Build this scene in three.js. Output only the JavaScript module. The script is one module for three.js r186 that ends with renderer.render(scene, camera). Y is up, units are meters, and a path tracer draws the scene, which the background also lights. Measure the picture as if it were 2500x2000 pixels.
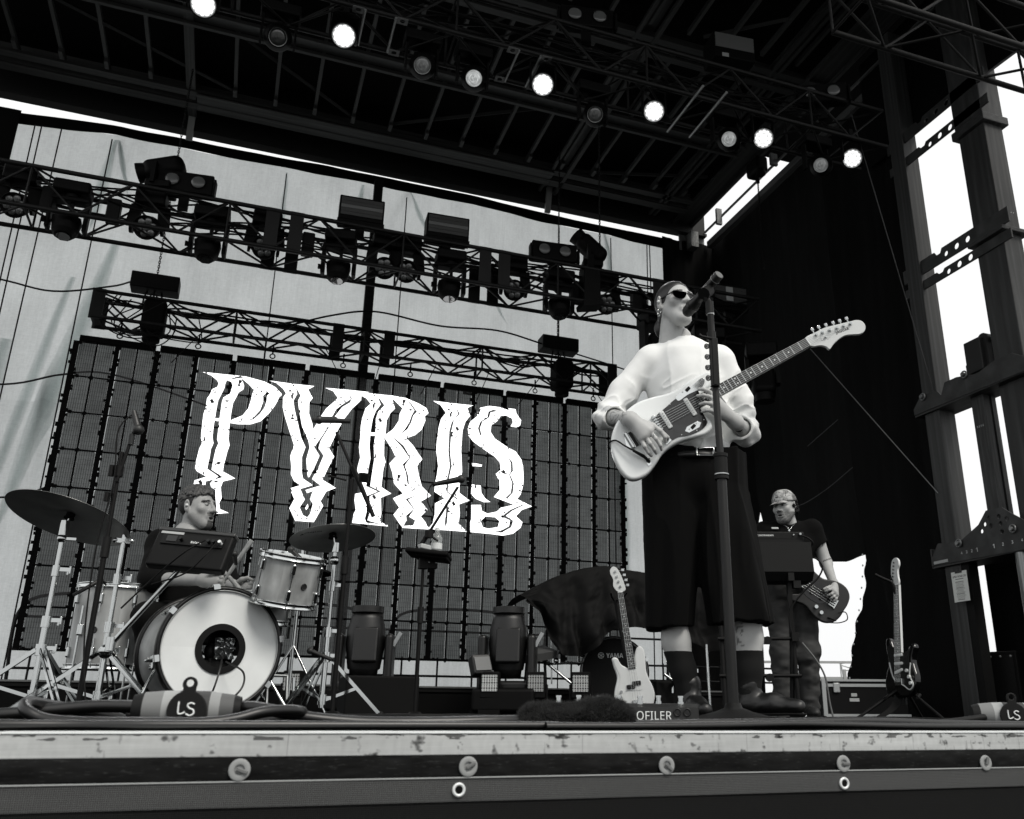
import * as THREE from 'three';
import { mergeGeometries, toCreasedNormals } from 'three/addons/utils/BufferGeometryUtils.js';
import { RoundedBoxGeometry } from 'three/addons/geometries/RoundedBoxGeometry.js';
import { FontLoader } from 'three/addons/loaders/FontLoader.js';

// ---------------------------------------------------------------- camera, sky, sun, exposure
const scene = new THREE.Scene();
const camera = new THREE.PerspectiveCamera(2 * Math.atan(1000 / 2180) * 180 / Math.PI, 1.25, 0.05, 900);
camera.position.set(0, 0.018, 0);
camera.rotation.order = 'YXZ';
camera.rotation.set(18.94 * Math.PI / 180, -20.5 * Math.PI / 180, 0.3 * Math.PI / 180);
camera.setViewOffset(2780, 2000, 0, 0, 2500, 2000);
camera.updateProjectionMatrix();
camera.focus = 3.7; camera.userData.fStop = 11;

const skyTexture = (() => {           // an even overcast: a little brighter overhead, faint mottling of cloud
  const w = 256, h = 128, d = new Float32Array(w * h * 4);
  for (let j = 0; j < h; j++) for (let i = 0; i < w; i++) {
    const up = Math.sin((j + 0.5) / h * Math.PI - Math.PI / 2), a = i / w * Math.PI * 2;
    let v = 0.6 + 0.12 * Math.max(0, up);
    v *= 1 + 0.025 * Math.sin(3 * a + 4 * up) * Math.sin(5 * up + 1.3) + 0.015 * Math.sin(7 * a - 9 * up);
    if (up < 0) v *= 0.5;
    d.set([v * 0.995, v, v * 1.0, 1], (j * w + i) * 4);
  }
  const t = new THREE.DataTexture(d, w, h, THREE.RGBAFormat, THREE.FloatType);
  t.mapping = THREE.EquirectangularReflectionMapping; t.magFilter = THREE.LinearFilter; t.minFilter = THREE.LinearFilter; t.needsUpdate = true;
  return t;
})();
scene.background = skyTexture; scene.environment = skyTexture;
scene.backgroundIntensity = 1; scene.environmentIntensity = 1;

const sun = new THREE.DirectionalLight(0xfffaf2, 1.5);
sun.position.set(5.5, 15, 9); sun.target.position.set(1.5, 1, -3);
sun.castShadow = true; sun.shadow.radius = 40; sun.shadow.mapSize.set(2048, 2048);
Object.assign(sun.shadow.camera, { left: -14, right: 14, top: 14, bottom: -14, near: 1, far: 60 });
scene.add(sun, sun.target);

const renderer = new THREE.WebGLRenderer({ antialias: true });
renderer.shadowMap.enabled = true;
renderer.toneMapping = THREE.LinearToneMapping;
renderer.toneMappingExposure = 1.58;

// ---------------------------------------------------------------- helpers
let seed = 7;
const rnd = () => { seed = (seed * 1664525 + 1013904223) >>> 0; return seed / 4294967296; };
const rr = (a, b) => a + (b - a) * rnd();
const V = (x, y, z) => new THREE.Vector3(x, y, z);
const vv = (a) => a.isVector3 ? a : V(a[0], a[1], a[2]);
const PI = Math.PI, DEG = PI / 180;
const lerp = (a, b, t) => a + (b - a) * t, clamp = (x, a, b) => Math.min(b, Math.max(a, x)), smooth = (a, b, x) => { const t = clamp((x - a) / (b - a), 0, 1); return t * t * (3 - 2 * t); };
const hash = (x, y, z = 0) => { let h = Math.imul(x | 0, 374761393) ^ Math.imul(y | 0, 668265263) ^ Math.imul(z | 0, 2147483647 - 58); h = Math.imul(h ^ (h >>> 13), 1274126177); return ((h ^ (h >>> 16)) >>> 0) / 4294967296; };
function noise(x, y, z = 0) {         // value noise, 0..1
  const X = Math.floor(x), Y = Math.floor(y), Z = Math.floor(z), s = (t) => t * t * (3 - 2 * t), u = s(x - X), v = s(y - Y), w = s(z - Z);
  const f = (k) => lerp(lerp(hash(X, Y, Z + k), hash(X + 1, Y, Z + k), u), lerp(hash(X, Y + 1, Z + k), hash(X + 1, Y + 1, Z + k), u), v);
  return lerp(f(0), f(1), w);
}
const fbm = (x, y, z = 0, n = 4) => { let a = 0, g = 0.5, t = 0; for (let i = 0; i < n; i++) { a += g * noise(x, y, z + i * 7.3); t += g; x *= 2.03; y *= 2.03; z *= 2.03; g *= 0.5; } return a / t; };
const names = new Map();
const numbered = (n) => { const k = names.get(n) || 0; names.set(n, k + 1); return k ? n + '_' + String(k).padStart(3, '0') : n; };
function tag(o, label, category, group, kind) { if (label) o.userData.label = label; if (category) o.userData.category = category; if (group) o.userData.group = group; if (kind) o.userData.kind = kind; return o; }
const plain = (g) => { if (g.index) g = g.toNonIndexed(); for (const k of Object.keys(g.attributes)) if (!['position', 'normal', 'uv', 'color'].includes(k)) g.deleteAttribute(k); if (!g.attributes.uv) g.setAttribute('uv', new THREE.BufferAttribute(new Float32Array(g.attributes.position.count * 2), 2)); if (!g.attributes.normal) g.computeVertexNormals(); return g; };
const join = (l) => { l = [].concat(l); return l.length === 1 ? l[0] : mergeGeometries(l.map(plain)); };
function obj(name, geos, material, parent = scene) {
  const m = new THREE.Mesh(join(geos), material); m.name = parent === scene ? numbered(name) : name; m.castShadow = m.receiveShadow = true; parent.add(m); return m;
}
function thing(name, label, category, [x, y, z] = [0, 0, 0], turn = 0, group) {
  const o = new THREE.Group(); o.name = numbered(name); o.position.set(x, y, z); o.rotation.y = turn; scene.add(o); return tag(o, label, category, group);
}
function dup(root, [x, y, z], turn, label) { const r = root.clone(); r.name = numbered(root.name.replace(/_\d\d\d$/, '')); r.userData = { ...root.userData }; scene.add(r); r.position.set(x, y, z); if (turn !== undefined) r.rotation.y = turn; if (label) r.userData.label = label; return r; }
const struct = (name, geos, mat) => tag(obj(name, geos, mat), null, null, null, 'structure');
// geometry makers
const box = (w, h, d, x = 0, y = 0, z = 0, rx = 0, ry = 0, rz = 0) => { const g = new THREE.BoxGeometry(w, h, d); if (rx || ry || rz) g.applyMatrix4(new THREE.Matrix4().makeRotationFromEuler(new THREE.Euler(rx, ry, rz))); return g.translate(x, y, z); };
const rbox = (w, h, d, r, x = 0, y = 0, z = 0, rx = 0, ry = 0, rz = 0) => { const g = new RoundedBoxGeometry(w, h, d, 2, r); if (rx || ry || rz) g.applyMatrix4(new THREE.Matrix4().makeRotationFromEuler(new THREE.Euler(rx, ry, rz))); return g.translate(x, y, z); };
function along(g, a, b) { a = vv(a); b = vv(b); const d = b.clone().sub(a), q = new THREE.Quaternion().setFromUnitVectors(V(0, 1, 0), d.clone().normalize()); return g.applyQuaternion(q).translate((a.x + b.x) / 2, (a.y + b.y) / 2, (a.z + b.z) / 2); }
const bar = (a, b, r, r2 = r, n = 10) => along(new THREE.CylinderGeometry(r2, r, vv(a).distanceTo(vv(b)), n, 1), a, b);
const sq = (a, b, w, d = w, turn = 0) => { const g = new THREE.BoxGeometry(w, vv(a).distanceTo(vv(b)), d); if (turn) g.rotateY(turn); return along(g, a, b); };
const cyl = (r, h, x = 0, y = 0, z = 0, n = 20, r2 = r) => new THREE.CylinderGeometry(r2, r, h, n, 1).translate(x, y, z);
const ball = (r, x = 0, y = 0, z = 0, sx = 1, sy = 1, sz = 1, n = 14) => new THREE.SphereGeometry(r, n, Math.ceil(n * 0.7)).scale(sx, sy, sz).translate(x, y, z);
const tube = (pts, r, seg, n = 8, closed = false) => { const c = new THREE.CatmullRomCurve3(pts.map(vv), closed, 'centripetal'); return new THREE.TubeGeometry(c, seg || pts.length * 6, r, n, closed); };
const lathe = (pts, n = 32) => new THREE.LatheGeometry(pts.map(([x, y]) => new THREE.Vector2(x, y)), n);
const ring = (R, r, n = 32, m = 8) => new THREE.TorusGeometry(R, r, m, n);
const shapeOf = (pts) => new THREE.Shape(pts.map(([x, y]) => new THREE.Vector2(x, y)));
const spline = (pts, n = 80, closed = true) => new THREE.CatmullRomCurve3(pts.map(([x, y]) => V(x, y, 0)), closed, 'centripetal').getPoints(n).slice(0, closed ? -1 : undefined).map((p) => [p.x, p.y]);
const extrude = (shape, depth, bevel = 0, seg = 2) => new THREE.ExtrudeGeometry(shape, { depth: Math.max(depth - 2 * bevel, 1e-4), bevelEnabled: bevel > 0, bevelThickness: bevel, bevelSize: bevel, bevelOffset: -bevel, bevelSegments: seg, curveSegments: 28 }).translate(0, 0, bevel);
const turnG = (g, rx, ry, rz, x = 0, y = 0, z = 0) => g.applyMatrix4(new THREE.Matrix4().makeRotationFromEuler(new THREE.Euler(rx, ry, rz))).translate(x, y, z);
function sheet(nu, nv, f) {           // a surface from f(u, v) -> [x, y, z]
  const p = [], uv = [], idx = [];
  for (let j = 0; j <= nv; j++) for (let i = 0; i <= nu; i++) { p.push(...f(i / nu, j / nv)); uv.push(i / nu, j / nv); }
  for (let j = 0; j < nv; j++) for (let i = 0; i < nu; i++) { const a = j * (nu + 1) + i, b = a + 1, c = a + nu + 1, d = c + 1; idx.push(a, b, c, b, d, c); }
  const g = new THREE.BufferGeometry(); g.setAttribute('position', new THREE.Float32BufferAttribute(p, 3)); g.setAttribute('uv', new THREE.Float32BufferAttribute(uv, 2)); g.setIndex(idx); g.computeVertexNormals(); return g;
}
// textures: f(u, v) -> grey 0..1, tiling left to the caller
function tex(w, h, f, rep, colour = true) {
  const d = new Uint8Array(w * h * 4);
  for (let j = 0; j < h; j++) for (let i = 0; i < w; i++) { let v = f(i / w, j / h, i, j); const k = (j * w + i) * 4; if (v.length) { d[k] = v[0] * 255; d[k + 1] = v[1] * 255; d[k + 2] = v[2] * 255; } else { v = clamp(v, 0, 1) * 255; d[k] = d[k + 1] = d[k + 2] = v; } d[k + 3] = 255; }
  const t = new THREE.DataTexture(d, w, h); t.wrapS = t.wrapT = THREE.RepeatWrapping; t.magFilter = THREE.LinearFilter; t.minFilter = THREE.LinearMipmapLinearFilter; t.generateMipmaps = true;
  if (colour) t.colorSpace = THREE.SRGBColorSpace; if (rep) t.repeat.set(rep[0], rep[1]); t.needsUpdate = true; return t;
}
function canvasTex(w, h, draw) { const c = document.createElement('canvas'); c.width = w; c.height = h; draw(c.getContext('2d'), w, h); const t = new THREE.CanvasTexture(c); t.colorSpace = THREE.SRGBColorSpace; t.magFilter = THREE.LinearFilter; return t; }
const tileNoise = (u, v, f, n = 4) => { const a = Math.PI * 2; return fbm(Math.cos(u * a) * f + 20, Math.sin(u * a) * f + 20, v * f * 5, n); };
const wear = tex(512, 512, (u, v) => 0.72 + 0.5 * (fbm(u * 9, v * 9) - 0.4) + 0.12 * (hash(u * 512, v * 512) - 0.5));
const wearLin = tex(512, 512, (u, v) => 0.55 + 0.7 * (fbm(u * 14 + 5, v * 14) - 0.35), null, false);
const weave = tex(128, 128, (u, v, i, j) => 0.5 + 0.25 * Math.sin(i * PI / 2) * Math.sin(j * PI / 2) + 0.3 * (hash(i, j) - 0.5), [60, 60], false);
const cloth = tex(256, 256, (u, v, i, j) => 0.82 + 0.22 * (fbm(u * 8, v * 8) - 0.5) + 0.1 * (hash(i, j >> 2) - 0.5));
const C = (v) => { if (v < 0.1) v *= lerp(0.4, 1, smooth(0.008, 0.09, v)); return new THREE.Color().setRGB(v * 0.97, v, v * 0.995); };
const M = (v, roughness = 0.7, metalness = 0, extra = {}) => new THREE.MeshPhysicalMaterial({ color: C(v), roughness, metalness, ...(v < 0.03 && roughness > 0.45 && !metalness ? { specularIntensity: 0.35 } : {}), ...extra });
const black = M(0.005, 0.6, 0, { specularIntensity: 0.4 }), blackGloss = M(0.006, 0.25), blackMetal = M(0.01, 0.45, 0.4), blackRough = M(0.005, 0.95), rubber = M(0.006, 0.6, 0, { specularIntensity: 0.5 });
const chrome = M(0.52, 0.1, 1), steel = M(0.42, 0.35, 1), brushed = M(0.6, 0.28, 1), darkMetal = M(0.05, 0.4, 0.9), white = M(0.8, 0.5), pale = M(0.6, 0.5);
const sansBold = await new FontLoader().loadAsync('fonts/droid/droid_sans_bold.typeface.json'), sans = await new FontLoader().loadAsync('fonts/droid/droid_sans_regular.typeface.json'), serifBold = await new FontLoader().loadAsync('fonts/droid/droid_serif_bold.typeface.json');
// flat printed lettering: width is the printed length, centred on (x, y, z) of the parent, slant shears it
function lettering(str, width, m, parent, [x, y, z], [rx, ry, rz] = [0, 0, 0], font = sansBold, slant = 0) {
  const g = new THREE.ShapeGeometry(font.generateShapes(str, 1), 4); g.computeBoundingBox(); const b = g.boundingBox, k = width / (b.max.x - b.min.x); g.translate(-(b.min.x + b.max.x) / 2, -(b.min.y + b.max.y) / 2, 0).scale(k, k, 1); if (slant) g.applyMatrix4(new THREE.Matrix4().set(1, slant, 0, 0, 0, 1, 0, 0, 0, 0, 1, 0, 0, 0, 0, 1));
  return obj('lettering', turnG(g, rx, ry, rz, x, y, z), m, parent);
}
const inkWhite = M(0.75, 0.6), inkBlack = M(0.012, 0.6);
const glassDark = M(0.02, 0.06, 0, { clearcoat: 1 });
// ---------------------------------------------------------------- the setting
const EDGE = -1.1, BACK = -12.5;
struct('ground', new THREE.PlaneGeometry(1600, 1600, 8, 8).rotateX(-PI / 2).translate(0, -1.6, -100), M(0.16, 0.95, 0, { map: (() => { const t = wear.clone(); t.repeat.set(300, 300); return t; })() }));
const floorTex = wear.clone(); floorTex.repeat.set(7, 7);
const floor = struct('stage_floor', box(15, 0.12, 12.4, 1.6, -0.063, -7.32), M(0.014, 0.9, 0, { map: floorTex, specularIntensity: 0.04 }));
// plywood-and-aluminium front edge of the deck, with the skirt hanging below it
{
  const grain = tex(2048, 64, (u, v, i, j) => { const g = fbm(u * 14, v * 2 + 3) * 0.12 + fbm(u * 420, v * 2) * 0.07 + fbm(u * 30, v * 22, 5) * 0.08, st = fbm(u * 190 + 9, v * 2.4 + 2, 3, 3), sc = noise(u * 700, v * 1.2, 6); return 0.9 - g + 0.05 * noise(u * 6, 1) - (st > 0.7 ? (st - 0.7) * 3 : 0) - (sc > 0.9 && noise(u * 40, 2) > 0.55 ? 0.12 : 0) - (v > 0.72 && fbm(u * 110, v * 5, 8, 3) > 0.66 ? 0.4 : 0) - (hash(i >> 7, 5) > 0.5 && i % 128 === 3 ? 0.15 : 0); });
  const edge = thing('stage_edge', 'long pale plywood edge of the stage deck in the foreground', 'stage edge', [1.6, 0, EDGE]);
  obj('edge_board', rbox(15, 0.0235, 0.03, 0.0012, 0, -0.0145, -0.016), M(0.7, 0.7, 0, { map: (grain.repeat.set(8, 1), grain) }), edge);
  obj('metal_lip', sheetLip(), M(0.85, 0.45, 0.3), edge);
  function sheetLip() { const g = []; for (let k = 0; k < 150; k++) { const x = -7.5 + k * 0.1, s = 0.0006 * (noise(k * 0.7, 3) - 0.5); g.push(box(0.1002, 0.0022, 0.034, x + 0.05, -0.0012 + s, -0.0165)); } return g; }
  const skirtGrain = tex(1024, 128, (u, v) => 0.55 + 0.5 * (fbm(u * 60, v * 4) - 0.45) + (fbm(u * 180, v * 22, 4) > 0.71 ? 0.35 : 0)); skirtGrain.repeat.set(10, 1);
  const sk = thing('stage_skirt', 'black mesh skirt hanging along the front of the stage', 'skirt', [1.6, 0, EDGE]);
  obj('hem_band', sheet(600, 6, (u, v) => [-7.5 + u * 15, -0.0262 - v * 0.0245 + 0.0014 * noise(u * 60, 2), -0.004 + 0.0035 * fbm(u * 110, v * 1.2) + 0.002 * Math.sin(v * PI)]), M(0.04, 0.9, 0, { specularIntensity: 0.25, map: skirtGrain, side: THREE.DoubleSide }), sk);
  const meshMap = tex(64, 64, (u, v, i, j) => { const a = (i % 8) < 5, b = (j % 8) < 5; return a && b ? 0.1 + 0.06 * hash(i >> 3, j >> 3) : 0.55 + 0.14 * hash(i >> 2, j, 3); });
  meshMap.repeat.set(15 / 0.0165, 0.0265 / 0.0165);
  obj('mesh_band', sheet(600, 6, (u, v) => [-7.5 + u * 15, -0.0508 - v * 0.0262 + 0.0006 * noise(u * 90, 7), -0.001 + 0.003 * fbm(u * 70 + 9, v) - 0.0015 * v]), M(0.22, 0.8, 0, { map: meshMap, side: THREE.DoubleSide }), sk);
  obj('seam', box(15, 0.0012, 0.002, 0, -0.0508, 0.0012), M(0.35, 0.8), sk);
  const lower = meshMap.clone(); lower.repeat.set(15 / 0.0165, 1.5 / 0.0165);
  obj('lower_mesh', sheet(300, 20, (u, v) => [-7.5 + u * 15, -0.0768 - v * 1.5, -0.003 + 0.02 * v * fbm(u * 60, v * 3)]), M(0.055, 0.9, 0, { specularIntensity: 0.2, map: lower, side: THREE.DoubleSide }), sk);
  const btnMat = M(0.26, 0.6), pinMat = M(0.12, 0.5);
  [[0.032, -0.039, -0.35], [0.286, -0.039, 0.5], [0.545, -0.041, -0.75], [0.814, -0.042, -0.05], [1.063, -0.044, 1.2]].forEach(([x, y, a], i) => {
    const b = tag(new THREE.Group(), ['leftmost round turn-button fastener on the stage skirt', 'second turn-button fastener from the left on the stage skirt', 'middle round turn-button fastener on the stage skirt', 'turn-button fastener on the skirt above the right eyelet', 'rightmost round turn-button fastener on the stage skirt'][i], 'fastener', 'turn buttons along the stage skirt');
    b.name = numbered('turn_button'); b.position.set(x, y, EDGE + 0.001); b.scale.setScalar(1.02 - 0.02 * i); scene.add(b);
    obj('disc', [lathe([[0.0045, 0], [0.0105, 0], [0.0113, 0.0012], [0.0105, 0.0026], [0.0058, 0.003], [0.0048, 0.0012]], 28).rotateX(PI / 2), cyl(0.0046, 0.001, 0, 0, 0, 16).rotateX(PI / 2)], btnMat, b);
    obj('turn_pin', rbox(0.0125, 0.0042, 0.0032, 0.0012, 0.0028, 0, 0.0042).rotateZ(a), pinMat, b);
  });
  for (const [x, y, l] of [[0.276, -0.064, 'bright metal eyelet in the mesh skirt below the second turn button'], [0.813, -0.067, 'bright metal eyelet in the mesh skirt near the right']]) {
    const e = tag(new THREE.Group(), l, 'eyelet', 'eyelets in the stage skirt'); e.name = numbered('eyelet'); e.position.set(x, y, EDGE + 0.0015); scene.add(e);
    obj('rim', ring(0.0062, 0.0019, 24), M(0.75, 0.4, 0.3), e); obj('hole', new THREE.CircleGeometry(0.0052, 20).translate(0, 0, 0.0004), M(0.004, 0.9), e);
  }
}
// ---------------------------------------------------------------- roof
{
  const roof = thing('stage_roof', 'dark mobile stage roof of steel beams and ribs overhead', 'roof', [0, 8.3, 0]);
  const skin = M(0.003, 0.95), rib = M(0.06, 0.6, 0.2), beam = M(0.07, 0.6, 0.2, { map: wear }), dark = M(0.03, 0.6, 0.2);
  obj('roof_skin', box(12.3, 0.05, 9.9, 0.83, 0.36, -7.55), skin, roof);
  obj('eave_cover', box(0.9, 0.05, 7.9, 7.43, 0.36, -6.55), skin, roof);
  obj('front_fascia', box(13.2, 0.7, 0.08, 1.3, 0.0, -2.64), skin, roof);
  for (let k = -8; k <= 12; k++) { const x = 0.32 + k * 0.545; if (x > 6.4 || Math.abs(x + 1.35) < 0.2) continue; obj('rib', [box(0.045, 0.07, 3.5, x, 0.06, -10.2), box(0.05, 0.05, 0.16, x, 0.0, -11.45), box(0.045, 0.07, 5.6, x, 0.06, -5.4)], rib, roof); }
  obj('cross_beam', [box(10.6, 0.05, 0.13, 1.3, 0.0, -11.66), box(10.6, 0.24, 0.03, 1.3, 0.1, -11.8, 0.35), box(10.6, 0.04, 0.16, 1.3, -0.02, -11.93)], beam, roof);
  obj('cross_beam_web', [box(5.34, 0.02, 0.2, 1.4, -0.045, -11.7, 0.1), box(5.34, 0.02, 0.16, 1.4, -0.03, -11.88, -0.25)], M(0.1, 0.7, 0.1, { map: wear }), roof);
  obj('cross_beam', [box(10.6, 0.05, 0.05, 1.3, -0.02, -9.98), box(10.6, 0.05, 0.05, 1.3, -0.02, -10.22), box(10.6, 0.02, 0.2, 1.3, 0.03, -10.1)], rib, roof);
  obj('cross_beam', [box(8, 0.03, 0.1, 3.0, 0.0, -8.4), box(8, 0.22, 0.02, 3.0, 0.1, -8.52, 0.3), box(8, 0.03, 0.1, 3.0, -0.02, -8.64)], beam, roof);
  obj('cross_beam', [box(10.6, 0.05, 0.13, 1.3, 0.0, -5.2), box(10.6, 0.24, 0.03, 1.3, 0.1, -5.3)], beam, roof);
  obj('long_beam', [box(0.12, 0.05, 9.3, -1.35, 0.02, -7.6), box(0.03, 0.25, 9.3, -1.35, 0.15, -7.6)], beam, roof);
  obj('long_beam', [box(0.05, 0.05, 9.3, 4.03, 0.0, -7.6), box(0.2, 0.03, 9.3, 4.16, 0.1, -7.6), box(0.06, 0.06, 9.3, 4.29, -0.01, -7.6)], beam, roof);
  obj('long_beam', [box(0.05, 0.05, 9.3, 6.05, 0.0, -7.6), box(0.05, 0.05, 9.3, 6.14, 0.0, -7.6), box(0.16, 0.03, 9.3, 6.1, 0.08, -7.6)], beam, roof);
  obj('side_beam', [box(0.04, 0.06, 9.9, 6.58, 0.0, -7.7), box(0.3, 0.03, 9.9, 6.76, 0.05, -7.7), box(0.05, 0.3, 9.9, 6.94, 0.13, -7.7)], beam, roof);
  for (const [a, b] of [[[-2.9, -10.45], [-0.8, -11.5]], [[-0.75, -10.3], [0.85, -11.5]], [[1.45, -11.45], [3.5, -10.25]], [[4.2, -11.7], [6.5, -11.0]], [[2.25, -8.95], [3.1, -7.9]], [[4.9, -8.2], [5.8, -7.5]], [[-3.2, -9.2], [-1.5, -8.2]], [[-0.4, -7.6], [1.2, -6.2]]]) obj('diagonal_brace', sq([a[0], 0.07, a[1]], [b[0], 0.07, b[1]], 0.045, 0.045), dark, roof);
  // rear header with its line of bolts, and the bright slot below it
  obj('rear_header', [box(11.6, 0.62, 0.14, 1.4, 0.14, -12.44), box(11.6, 0.05, 0.12, 1.4, -0.165, -12.36)], M(0.016, 0.7, 0.2), roof);
  const bolt = cyl(0.016, 0.02, 0, 0, 0, 8).rotateX(PI / 2), bm = M(0.5, 0.4, 0.6);
  for (let x = -3.9; x < 6.9; x += 0.362) obj('bolt', bolt.clone().translate(x, -0.125, -12.36), bm, roof);
  for (const x of [-1.35, 4.2]) obj('bracket', box(0.09, 0.5, 0.06, x, -0.1, -12.28, 0.2), M(0.3, 0.6), roof);
  // rail at the right eave
  obj('eave_rail', [box(0.1, 0.12, 6.0, 7.24, -0.36, -9.3), box(0.03, 0.03, 6.0, 7.16, -0.12, -9.3), box(0.12, 0.2, 0.05, 7.08, -0.12, -9.97), box(0.1, 0.3, 0.05, 7.1, -0.15, -11.7)], M(0.22, 0.55, 0.3, { map: wear }), roof);
  obj('corner_plate', [box(0.5, 0.75, 0.03, 6.95, -0.12, -12.42), box(0.14, 0.3, 0.2, 6.9, -0.35, -12.3)], M(0.25, 0.6, 0.3, { map: wear }), roof);
}
// ---------------------------------------------------------------- cloths
function folds(x, y, k) { return 0.05 * (fbm(x * 1.1 + k, y * 0.16, k) - 0.5) + 0.02 * (fbm(x * 4 + k, y * 0.5, k + 3) - 0.5); }
{
  // pale scrim behind everything, with the black webbing along its top
  const scrimTex = tex(512, 512, (u, v, i, j) => 0.83 + 0.13 * (fbm(u * 5, v * 5) - 0.5) + 0.035 * (hash(i, j >> 3) - 0.5) + 0.035 * (hash(i >> 3, j, 5) - 0.5) + 0.05 * (fbm(u * 90, v * 6) - 0.5)); scrimTex.repeat.set(3, 2);
  const scrim = M(0.98, 0.76, 0, { map: scrimTex, transmission: 0.88, specularIntensity: 0.1, thickness: 0, side: THREE.DoubleSide });
  const top = (x) => { const a = [[-7, 7.9], [-3.51, 7.93], [-2.3, 8.03], [-0.57, 8.04], [0.64, 8.08], [2.6, 8.08], [4.73, 8.0], [6.68, 7.99], [9, 7.95]]; for (let i = 1; i < a.length; i++) if (x <= a[i][0]) return lerp(a[i - 1][1], a[i][1], (x - a[i - 1][0]) / (a[i][0] - a[i - 1][0])); return 7.95; };
  const bd = thing('backdrop', 'pale grey translucent scrim hanging across the rear of the stage', 'backdrop', [0, 0, BACK]);
  const pleats = [[-2.28, 0.11, 7.85, 1.9, 0.9], [-1.1, 0.05, 6.5, 2.5, 0.5], [1.25, 0.06, 7.9, 1.6, 0.5], [1.93, 0.07, 7.95, 1.2, -0.8], [5.29, 0.06, 7.9, 1.8, 0.5], [-3.9, 0.12, 7.9, 4, 0.3], [-2.55, 0.1, 4.4, 3.4, 0.45], [-2.9, 0.08, 2.6, 2.4, -0.3]];
  const relief = (x, y) => { let d = folds(x, y, 2.1) * 1.3; for (const [px, a, py, len, sl] of pleats) { const t = (py - y) / len; if (t > -0.1 && t < 1.2) d += 2.4 * a * smooth(-0.02, 0.22, t) * Math.exp(-(((x - px - sl * t * 0.35) / (0.05 + 0.13 * Math.max(0, t))) ** 2)) * (1 - Math.max(0, t) / 1.2); } return d + 0.02 * Math.sin(y * 3.1 + x) * noise(x * 0.7, y * 0.6); };
  for (const [a, b] of [[-7, 1.39], [1.43, 6.44]]) obj('cloth_panel', sheet(Math.round((b - a) * 34), 190, (u, v) => { const x = lerp(a, b, u), t = top(x) - 0.13, y = lerp(t, -0.3, v); return [x, y, relief(x, y)]; }), scrim, bd);
  // added cloth strips darken the scrim to imitate shade along its folds
  const pleatShadeCloth = M(0.93, 0.76, 0, { transmission: 0.94, thickness: 0, specularIntensity: 0.05, side: THREE.DoubleSide });
  for (const [x, y, len, w, dx, sp] of [[-2.3, 7.82, 1.5, 0.1, -0.12, 0.16], [-2.26, 7.82, 0.9, 0.05, 0.24, 0.06], [-2.05, 6.2, 4.2, 0.16, -0.75, 0.34], [-2.5, 5.6, 3.6, 0.1, -0.5, 0.12], [1.2, 7.9, 0.8, 0.06, -0.1, 0.1], [1.95, 7.92, 0.75, 0.05, 0.36, 0.1], [5.3, 7.88, 1.3, 0.06, 0.1, 0.12], [0.06, 7.85, 1.2, 0.04, 0.02, 0.08], [3.1, 6.9, 1.0, 0.04, 0.5, 0.1], [-3.1, 4.6, 2.6, 0.2, -0.3, 0.3], [5.5, 4.8, 3.0, 0.1, 0.15, 0.2], [2.4, 4.6, 0.9, 0.05, -0.3, 0.1]])
    for (const k of [1, 0.62, 0.3]) obj('pleat_shade', sheet(6, 40, (u, v) => { const xx = x + dx * v + (u - 0.5) * k * lerp(w, w + sp, v) * Math.sin(PI * Math.min(1, 0.25 + v * 0.75)) + 0.03 * (noise(v * 5, x * 3) - 0.5), yy = y - len * v; return [xx, yy, relief(xx, yy) - 0.012 - 0.008 * k]; }), pleatShadeCloth, bd);
  obj('top_webbing', sheet(300, 3, (u, v) => { const x = lerp(-7, 7.0, u); return [x, top(x) - v * (0.15 + 0.05 * noise(x * 1.7, 4)), 0.03 + 0.03 * noise(x * 2, v)]; }), M(0.006, 0.95, 0, { side: THREE.DoubleSide }), bd);
  obj('sticker', box(0.16, 0.11, 0.004, 3.02, 4.66, 0.05, 0, 0, -0.06), M(0.012, 0.6), bd);
  obj('sticker_mark', new THREE.CircleGeometry(0.05, 20).scale(1.25, 0.55, 1).rotateZ(-0.1).translate(3.02, 4.665, 0.0535), white, bd);
  // black cloths: the short one at the upper left, the leg at the right corner, the side wall in two drops
  const bk = M(0.013, 0.97, 0, { side: THREE.DoubleSide, map: cloth }), bk2 = M(0.023, 0.95, 0, { side: THREE.DoubleSide, map: cloth });
  tag(obj('black_drape', sheet(40, 60, (u, v) => [lerp(-7, -3.5, u), lerp(7.92, 5.0, v), BACK + 0.12 + folds(u * 4, v * 3, 5)]), bk), 'short black drape at the far upper left beside the scrim', 'drape');
  tag(obj('black_drape', sheet(60, 120, (u, v) => [lerp(6.34, 7.4, u), lerp(7.98, 0, v), BACK + 0.1 + folds(u * 3, v * 3, 8) * 2.4]), bk), 'narrow black drape filling the rear right corner behind the singer', 'drape');
  const side = thing('side_drape', 'large black drape closing off the right side of the stage', 'drape', [7.3, 0, 0]);
  const hem = (z) => { const a = [[-12.4, 0], [-11.5, 2.6], [-11.36, 2.55], [-10.9, 2.35], [-10.0, 1.97], [-9.47, 1.9], [-9.06, 1.95], [-8.9, 2.0]]; for (let i = 1; i < a.length; i++) if (z <= a[i][0]) return lerp(a[i - 1][1], a[i][1], (z - a[i - 1][0]) / (a[i][0] - a[i - 1][0])); return 2; };
  const sw = (z, y, k) => folds(z * 1.4, y, k) * 2.2 + 0.05 * Math.exp(-(((z + 9.05 + (y - 2) * 0.35) / 0.18) ** 2)) * smooth(4.5, 2, y) + 0.05 * Math.exp(-(((z + 9.5 + (y - 2) * 0.62) / 0.2) ** 2)) * smooth(5.5, 2, y);
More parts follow.
